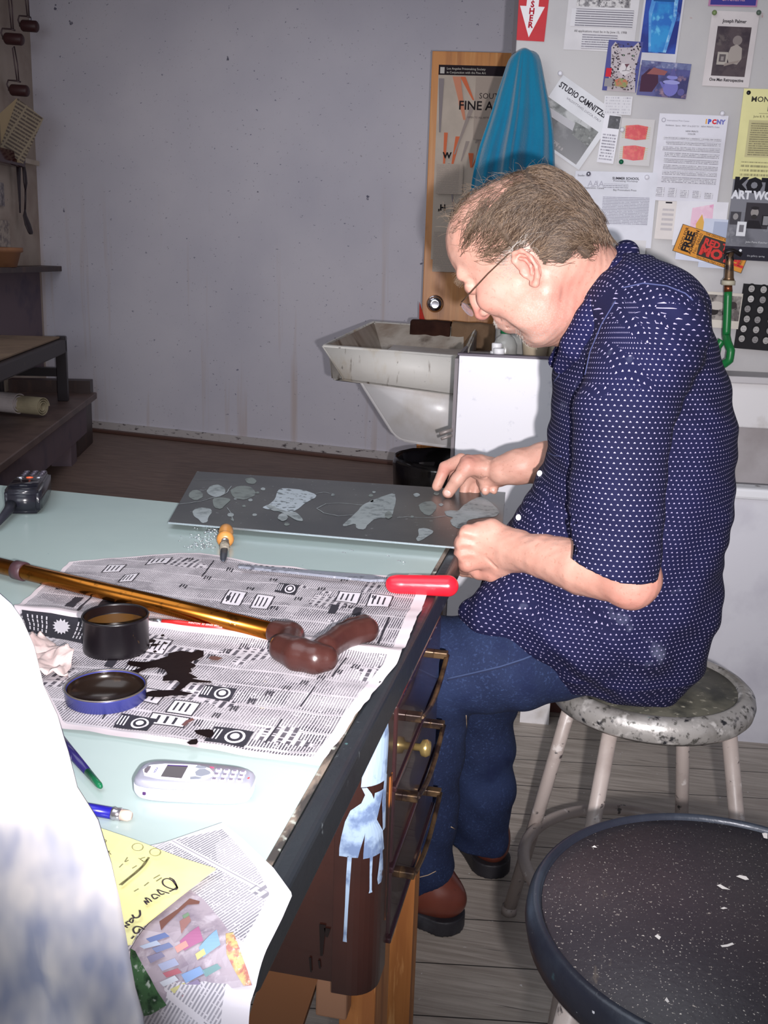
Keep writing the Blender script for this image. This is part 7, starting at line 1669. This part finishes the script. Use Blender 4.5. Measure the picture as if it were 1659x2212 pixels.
# ------------------------------------------------------------------ jeans
je = Sdf()
je.add(el_(P3(1375, 1420, 1.70), (.080, .10, .050)), .03)
je.add(rc_(P3(1350, 1395, 1.625), P3(1120, 1425, 1.56), .062, .082), .03); je.add(rc_(P3(1120, 1425, 1.56), P3(925, 1440, 1.56), .082, .080), .006)
je.add(rc_(P3(925, 1440, 1.56), P3(915, 1640, 1.60), .078, .066), .03); je.add(rc_(P3(915, 1640, 1.60), P3(912, 1880, 1.65), .066, .056), .02)
je.add(rc_(P3(1370, 1415, 1.74), P3(1050, 1440, 1.80), .070, .078), .03); je.add(rc_(P3(1050, 1440, 1.80), P3(1030, 1500, 1.82), .078, .074), .02)
je.add(rc_(P3(1030, 1500, 1.82), P3(1040, 1690, 1.86), .074, .064), .02); je.add(rc_(P3(1040, 1690, 1.86), P3(1036, 1800, 1.89), .064, .061), .02)
c1_, c2_ = np.array(P3(970, 1796, 1.89)), np.array(P3(1104, 1836, 1.89)); cn = np.cross(c2_-c1_, [0, 1., .15]); cn = cn if cn[2] < 0 else -cn; cn /= np.linalg.norm(cn)
d1_, d2_ = np.array(P3(900, 1906, 1.65)), np.array(P3(952, 1886, 1.65)); dn = np.cross(d2_-d1_, [0, 1., .1]); dn = dn if dn[2] < 0 else -dn; dn /= np.linalg.norm(dn)
def jcut(p):
    far = np.maximum(-((p-c1_)@cn), 1.77-p[..., 1]); near = np.maximum(-((p-d1_)@dn), p[..., 1]-1.77); return np.minimum(far, near)
je.add((jcut, np.array([-.5, 1.4, -.05]), np.array([.1, 2.1, .35])), .003, 's')
def jdisp(p):
    x, y, z = p[..., 0], p[..., 1], p[..., 2]; thigh = np.clip((z-.50)/.1, 0, 1)
    return -(.0026*np.sin((x*.9+z*.5)*46+2*np.sin(z*17+x*5))*thigh + .0030*np.sin(z*52+1.8*np.sin(x*31+z*7)+x*12)*(1-thigh)*np.clip((.62-z)/.3, .25, 1) + .001*np.sin(x*88+z*70))
je.add((lambda p: np.maximum(p[..., 2]-.5725, np.hypot(p[..., 0]-.128, p[..., 1]-1.675)-.178), np.array([-.07, 1.48, .3]), np.array([.32, 1.87, .575])), .004, 's')
je.disp = jdisp
jme, jco, jfs = je.mesh(.0042, 'jeans')
denim = M('blue_denim', (28, 37, 64), .85, spots=((6, (38, 50, 82), .45, .68), (240, (46, 60, 94), .55, .68), (14, (22, 30, 60), .55, .72)), bump=(420, .5), spec=.2)
jeans = obj('jeans', jme, denim, man); jb = bvh_of(jme)
st1 = M('denim_ridge', (44, 58, 92), .85); st2 = M('tan_stitch', (176, 150, 120), .8)
seam([(966, 1466), (1020, 1454), (1080, 1440), (1130, 1424), (1160, 1412)], .0016, st1, jb, jeans); seam([(966, 1470), (1020, 1458), (1080, 1444), (1130, 1428)], .0006, M('dark_denim_line', (24, 30, 60), .9), jb, jeans)
seam([(1010, 1545), (1012, 1600), (1012, 1660), (1014, 1730), (1020, 1800), (1022, 1812)], .0013, st1, jb, jeans); seam([(1007, 1545), (1009, 1600), (1009, 1660), (1011, 1730), (1017, 1800)], .0005, st2, jb, jeans)
seam([(974, 1786), (1000, 1800), (1030, 1812), (1070, 1820), (1112, 1824)], .0007, st2, jb, jeans, 'hem_stitch'); seam([(1240, 1447), (1270, 1456), (1300, 1470)], .0008, st2, jb, jeans, 'pocket_edge'); seam([(905, 1895), (925, 1890), (945, 1880)], .0007, st2, jb, jeans, 'hem_stitch')
# ------------------------------------------------------------------ shoes
leather = M('brown_leather', (92, 44, 34), .32, spots=((7, (112, 58, 44), .45, .68), (40, (70, 32, 26), .6, .72)), spec=.5); solem = M('black_rubber_sole', (30, 28, 34), .6, spots=((20, (52, 52, 58), .5, .7),))
def shoe(heel, toe, label):
    heel = V(heel); toe = V(toe); d = (toe-heel); L_ = d.length; d.normalize(); sx = V((0, 0, 1)).cross(d)
    def W(a, s_, z): return tuple(heel + d*a*L_ + sx*s_ + V((0, 0, z)))
    Rm = np.array([tuple(d), tuple(sx), (0, 0, 1)])
    S1 = Sdf()
    S1.add(el_(W(.17, 0, .062), (.060, .040, .045), Rm), .02); S1.add(rc_(W(.20, 0, .075), W(.26, 0, .125), .044, .042), .02); S1.add(rc_(W(.30, 0, .060), W(.60, .004, .050), .042, .040), .02); S1.add(el_(W(.80, .004, .040), (.058, .046, .032), Rm), .02)
    S1.add((lambda p: p[..., 2]-.026, np.array([-2, 0, -1.]), np.array([2, 4, .03])), .003, 's')
    me, _, _ = S1.mesh(.003, 'shoe'); o = obj('shoe', me, leather, man)
    S2 = Sdf(); pts = [W(.12, 0, .016), W(.35, 0, .016), W(.62, .004, .016), W(.86, .004, .016)]
    for a, c, ra, rb in ((pts[0], pts[1], .042, .038), (pts[1], pts[2], .038, .044), (pts[2], pts[3], .044, .046)):
        f0 = rc_(a, c, ra, rb)
        S2.add(((lambda f_: (lambda p: np.maximum(f_(np.stack([p[..., 0], p[..., 1], np.full(p.shape[:-1], a[2])], -1)), np.abs(p[..., 2]-.0165)-.0155)))(f0[0]), f0[1], f0[2]), .004)
    me, _, _ = S2.mesh(.003, 'sole'); obj('sole', me, solem, o)
shoe((-.178, 1.715, 0), (-.455, 1.80, 0), 'near'); shoe((-.125, 1.905, 0), (-.275, 2.165, 0), 'far')
# ------------------------------------------------------------------ hair
rngh = np.random.RandomState(5)
skme.calc_loop_triangles()
vn = np.zeros((len(skco), 3)); skme.vertex_normals.foreach_get('vector', (vn_ := np.zeros(len(skco)*3, np.float32))); vn = vn_.reshape(-1, 3).astype(float)
f_, u_, s_ = hl[:, 0], hl[:, 2], np.abs(hl[:, 1])
sraw_ = hl[:, 1]
def sst(a, b_, x): t_ = np.clip((x-a)/(b_-a), 0, 1); return t_*t_*(3-2*t_)
isear = (s_ > .0805) & (np.abs(f_) < .021) & (np.abs(u_) < .029)
def dens(f, u, s):
    side = sst(.035, .055, s)                                  # side of the skull
    front = 1-sst(.030, .070, f+.010*np.sin(u*160+f*60))
    side = side*(1-sst(.088, .112, u)*sst(-.055, -.015, f)*(1-(sraw_ < 0)*.75))
    lowlim = np.where(f > .012, .036+(f-.012)*.35, np.where(f > -.018, .024, np.where(f > -.065, -.012+.6*(f+.025), -.036-.55*(f+.065))))
    low = sst(-.006, .010, u-lowlim+.004*np.sin(f*230+u*90))
    back = 1-sst(-.075, -.045, f)                              # back of the head is covered fully
    topd = .07*(1-sst(.05, .085, f))*sst(.09, .11, u)+.20*sst(.02, .06, -f)
    return np.clip(np.maximum(np.maximum(side*front, back), topd)*low, 0, 1)
D_ = dens(f_, u_, s_)*(~isear)*(np.linalg.norm(hl, axis=1) < .19)
burn = np.exp(-(((f_-.028)/.012)**2+((u_-.022)/.018)**2))*(s_ > .055)*.5
D_ = np.maximum(D_, burn*(np.linalg.norm(hl, axis=1) < .19)); 
dcap = np.maximum(sst(.048, .066, s_)*(1-sst(-.015, .030, f_))*(1-sst(.085, .105, u_)*sst(-.06, -.03, f_)), (1-sst(-.075, -.045, f_)))*np.where(D_ > .3, 1, 0); thick = sst(.45, .9, dcap)*(~isear)*(np.linalg.norm(hl, axis=1) < .19)
# underlayer cap
keepf = (thick[skfs].min(1) > .15); cf = skfs[keepf]; uq, inv = np.unique(cf, return_inverse=True)
lift = .0002+.0070*sst(.15, 1, thick)*(1+.25*np.sin(f_*90+u_*40)*np.sin(u_*70-f_*30)); co2 = skco+vn*lift[:, None]
# smooth the lift a little for an even cap
me = bpy.data.meshes.new('hair_cap'); me.from_pydata(co2[uq].tolist(), [], inv.reshape(-1, 4).tolist()); me.update(); me.shade_smooth()
hairm = M('brown_grey_hair', (60, 46, 38), .5, spots=((60, (112, 94, 78), .5, .65), (25, (60, 48, 40), .5, .65)), spec=.4)
hairg = M('grey_hair_strands', (122, 102, 84), .42, spec=.5); hairb = M('brown_hair_strands', (66, 50, 38), .42, spec=.5); hairw = M('pale_hair_strands', (176, 168, 160), .5)
me.materials.append(M('hair_underlayer', (66, 52, 42), .8, spots=((45, (84, 68, 54), .45, .65),)))
me.materials.append(hairg); me.materials.append(hairb); me.materials.append(hairw)
bm = B(); bm.from_mesh(me)
prob = D_*1.0; idxs = np.nonzero(prob > .02)[0]; pr = prob[idxs]; pr = pr/pr.sum()
NS = 15000
pick = rngh.choice(idxs, NS, p=pr)
def strand(bm, pts, r_, mi_):
    n = 3; rings = []
    for i, p in enumerate(pts):
        t_ = pts[min(i+1, len(pts)-1)]-pts[max(i-1, 0)]; t_ = t_/max(np.linalg.norm(t_), 1e-9); a = np.cross(t_, [0.3, .2, .9]); a /= max(np.linalg.norm(a), 1e-9); b_ = np.cross(t_, a); rr2 = r_*(1-.6*i/(len(pts)-1))
        rings.append([bm.verts.new(p+(a*math.cos(k*2.094)+b_*math.sin(k*2.094))*rr2) for k in range(n)])
    for A, C in zip(rings, rings[1:]):
        for k in range(n): f = bm.faces.new((A[k], A[(k+1) % n], C[(k+1) % n], C[k])); f.material_index = mi_; f.smooth = True
for vi in pick:
    p = skco[vi]; n_ = vn[vi]; lf, lu, ls = f_[vi], u_[vi], hl[vi, 1]; th2 = thick[vi]
    jit = rngh.randn(3)*.18
    # comb: backwards over the side, down at the back; fine and loose on the top
    back_ = sst(.03, .09, -lf); comb = -HF*(1-.35*back_) - HU*(.12+.95*back_) + HS*(.05*np.sign(ls))
    if lu > .105 and lf > -.06: comb = -HF*.7 + HS*(.5*np.sign(ls+.01*rngh.randn())) + HU*.0
    # swirl so locks curve
    ph = math.sin(lf*38+lu*26+2*math.sin(lu*50)); comb = comb + HU*.45*ph*(1-back_*.5)
    comb = comb+jit; comb -= n_*(comb@n_); comb /= np.linalg.norm(comb)
    L_ = (.030+.020*rngh.rand())*(1 if th2 > .4 else .8); 
    if lu < .035 and lf > .01: L_ = .010
    if lf < -.03 and lu < .03: L_ = .011+.010*rngh.rand()
    base_l = lift[vi]*(.8+.35*rngh.rand()) if th2 > .15 else 0
    cur = p+n_*base_l; pts = [cur.copy()]; dirv = comb.copy(); w_ = rngh.rand()*6; amp = .25+.25*rngh.rand()
    bin_ = np.cross(n_, comb); ns = 6
    for k in range(ns):
        dirv = comb*(1)+bin_*amp*math.sin(w_+k*1.15)+n_*(.22-.10*k+(.12 if th2 < .4 else .0)*(1 if rngh.rand() < .5 else .3)); dirv /= np.linalg.norm(dirv); cur = cur+dirv*L_/ns
        lo_, no_, _, _ = skb.find_nearest(V(cur)); lo_ = np.array(lo_); no_ = np.array(no_); hgt = (cur-lo_)@no_
        if hgt > base_l+.005: cur = lo_+no_*(base_l+.005)
        elif hgt < base_l*.9+.0006: cur = lo_+no_*(base_l*.9+.0006)
        pts.append(cur.copy())
    mi_ = 1 if rngh.rand() < .42 else 2
    if lu < .04 and lf > .0: mi_ = 3
    strand(bm, pts, .00042 if th2 > .4 else .00030, mi_)
# wisps standing off the crown and forehead edge
for k in range(340):
    cand = idxs[(u_[idxs] > .08) & (D_[idxs] > .05)]; vi = cand[rngh.randint(len(cand))]
    p = skco[vi]; n_ = vn[vi]; d_ = n_*.9+rngh.randn(3)*.5+HF*.5; d_ /= np.linalg.norm(d_); cur = p.copy(); pts = [p.copy()]; c_ = rngh.randn(3)*.5
    for j in range(6): d_ = d_+c_*.22-n_*.15; d_ /= np.linalg.norm(d_); cur = cur+d_*(.003+.0035*rngh.rand()); pts.append(cur.copy())
    strand(bm, pts, .00022, 1)
# eyebrows and moustache hairs
for k in range(420):
    if k < 160: c_ = hw(.099+.004*rngh.rand(), .058+.005*rngh.randn(), rngh.choice([1, -1])*(.010+.032*rngh.rand())); dv = HS*np.sign((c_-HO)@HS)*.5-HU*.3+HF*.6; L_ = .008; mi_ = 1
    elif k < 340: c_ = hw(.099, -.018-.010*rngh.rand(), rngh.uniform(-.022, .022)); dv = -HU+HF*.3; L_ = .0055; mi_ = 3
    else: c_ = hw(.074, -.066+.02*rngh.randn()*.5, rngh.uniform(-.02, .03)); dv = -HU*.8+HF*.4; L_ = .004; mi_ = 3
    loc_ = skb.find_nearest(V(c_)); c_ = np.array(loc_[0]); dv = dv+rngh.randn(3)*.25; dv /= np.linalg.norm(dv)
    strand(bm, [c_, c_+dv*L_*.5+HF*.001, c_+dv*L_], .00022, mi_)
me.clear_geometry() if False else None
me2 = bpy.data.meshes.new('hair'); bm.to_mesh(me2); bm.free()
for mt in me.materials: me2.materials.append(mt)
hairo = bpy.data.objects.new('hair', me2); COL.objects.link(hairo); hairo.parent = man; hairo.matrix_parent_inverse = man.matrix_world.inverted()
# ------------------------------------------------------------------ eyeglasses
gw = M('thin_gold_wire', (120, 96, 78), .3, .8); gl = M('spectacle_lens', (235, 230, 245), .03, spec=.8); gp_ = gl.node_tree.nodes['Principled BSDF']; gp_.inputs['Transmission Weight'].default_value = .85; gp_.inputs['IOR'].default_value = 1.2; gp_.inputs['Alpha'].default_value = .55
b = B()
for q_ in (1, -1):
    tube(b, [V(hw(-.006, .026, q_*.0835)), V(hw(.010, .0305, q_*.084)), V(hw(.05, .029, q_*.078)), V(hw(.092, .0265, q_*.064)), V(hw(.1105, .026, q_*.056))], .0009, 6)
    tube(b, [V(hw(.1105, .026, q_*.056)), V(hw(.116, .024, q_*.050))], .0011, 6)
tube(b, [V(hw(.1165, .024, -.013)), V(hw(.1195, .027, 0)), V(hw(.1165, .024, .013))], .0010, 6)
gfr = obj('eyeglasses', b, gw, man, True)
for q_ in (1, -1):
    b = B(); rings = []
    for zz, sc_ in ((-.0007, .97), (-.0004, 1), (.0004, 1), (.0007, .97)):
        rings.append([b.verts.new(V(hw(.1165+zz-.10*(math.sin(a)*.0125)*0, .016+math.sin(a)*.0125*sc_, q_*.0315+math.cos(a)*.0185*sc_))) for a in [2*math.pi*k/36 for k in range(36)]])
    for A, C in zip(rings, rings[1:]):
        for k in range(36): b.faces.new((A[k], A[(k+1) % 36], C[(k+1) % 36], C[k]))
    b.faces.new(rings[0][::-1]); b.faces.new(rings[-1]); bmesh.ops.recalc_face_normals(b, faces=b.faces); obj('lens', b, gl, gfr, True)
# thumbnails
def nail(px, py, rx, rz, name='nail'):
    h_ = hit(skb, px, py, .0)
    if h_ is None: return
    r_ = skb.ray_cast(V((0, 0, CAMZ)), ray(px, py).normalized()); n_ = r_[1]; Mq = n_.to_track_quat('Z', 'Y').to_matrix().to_4x4(); Mq.translation = r_[0]-n_*.0022
    b = B(); lathe(b, [(0, .0030), (.5, .0028), (.85, .0022), (1., .0012)], 20, Matrix.Identity(4))
    for v in b.verts: v.co = Mq @ V((v.co.x*rx, v.co.y*rz, v.co.z))
    obj(name, b, M('fingernail', (206, 168, 156), .25) if 'fingernail' not in bpy.data.materials else bpy.data.materials['fingernail'], body, True)
nail(966, 1066, .0070, .0068); nail(1047, 1056, .0050, .0045); nail(1066, 1057, .0038, .0040)
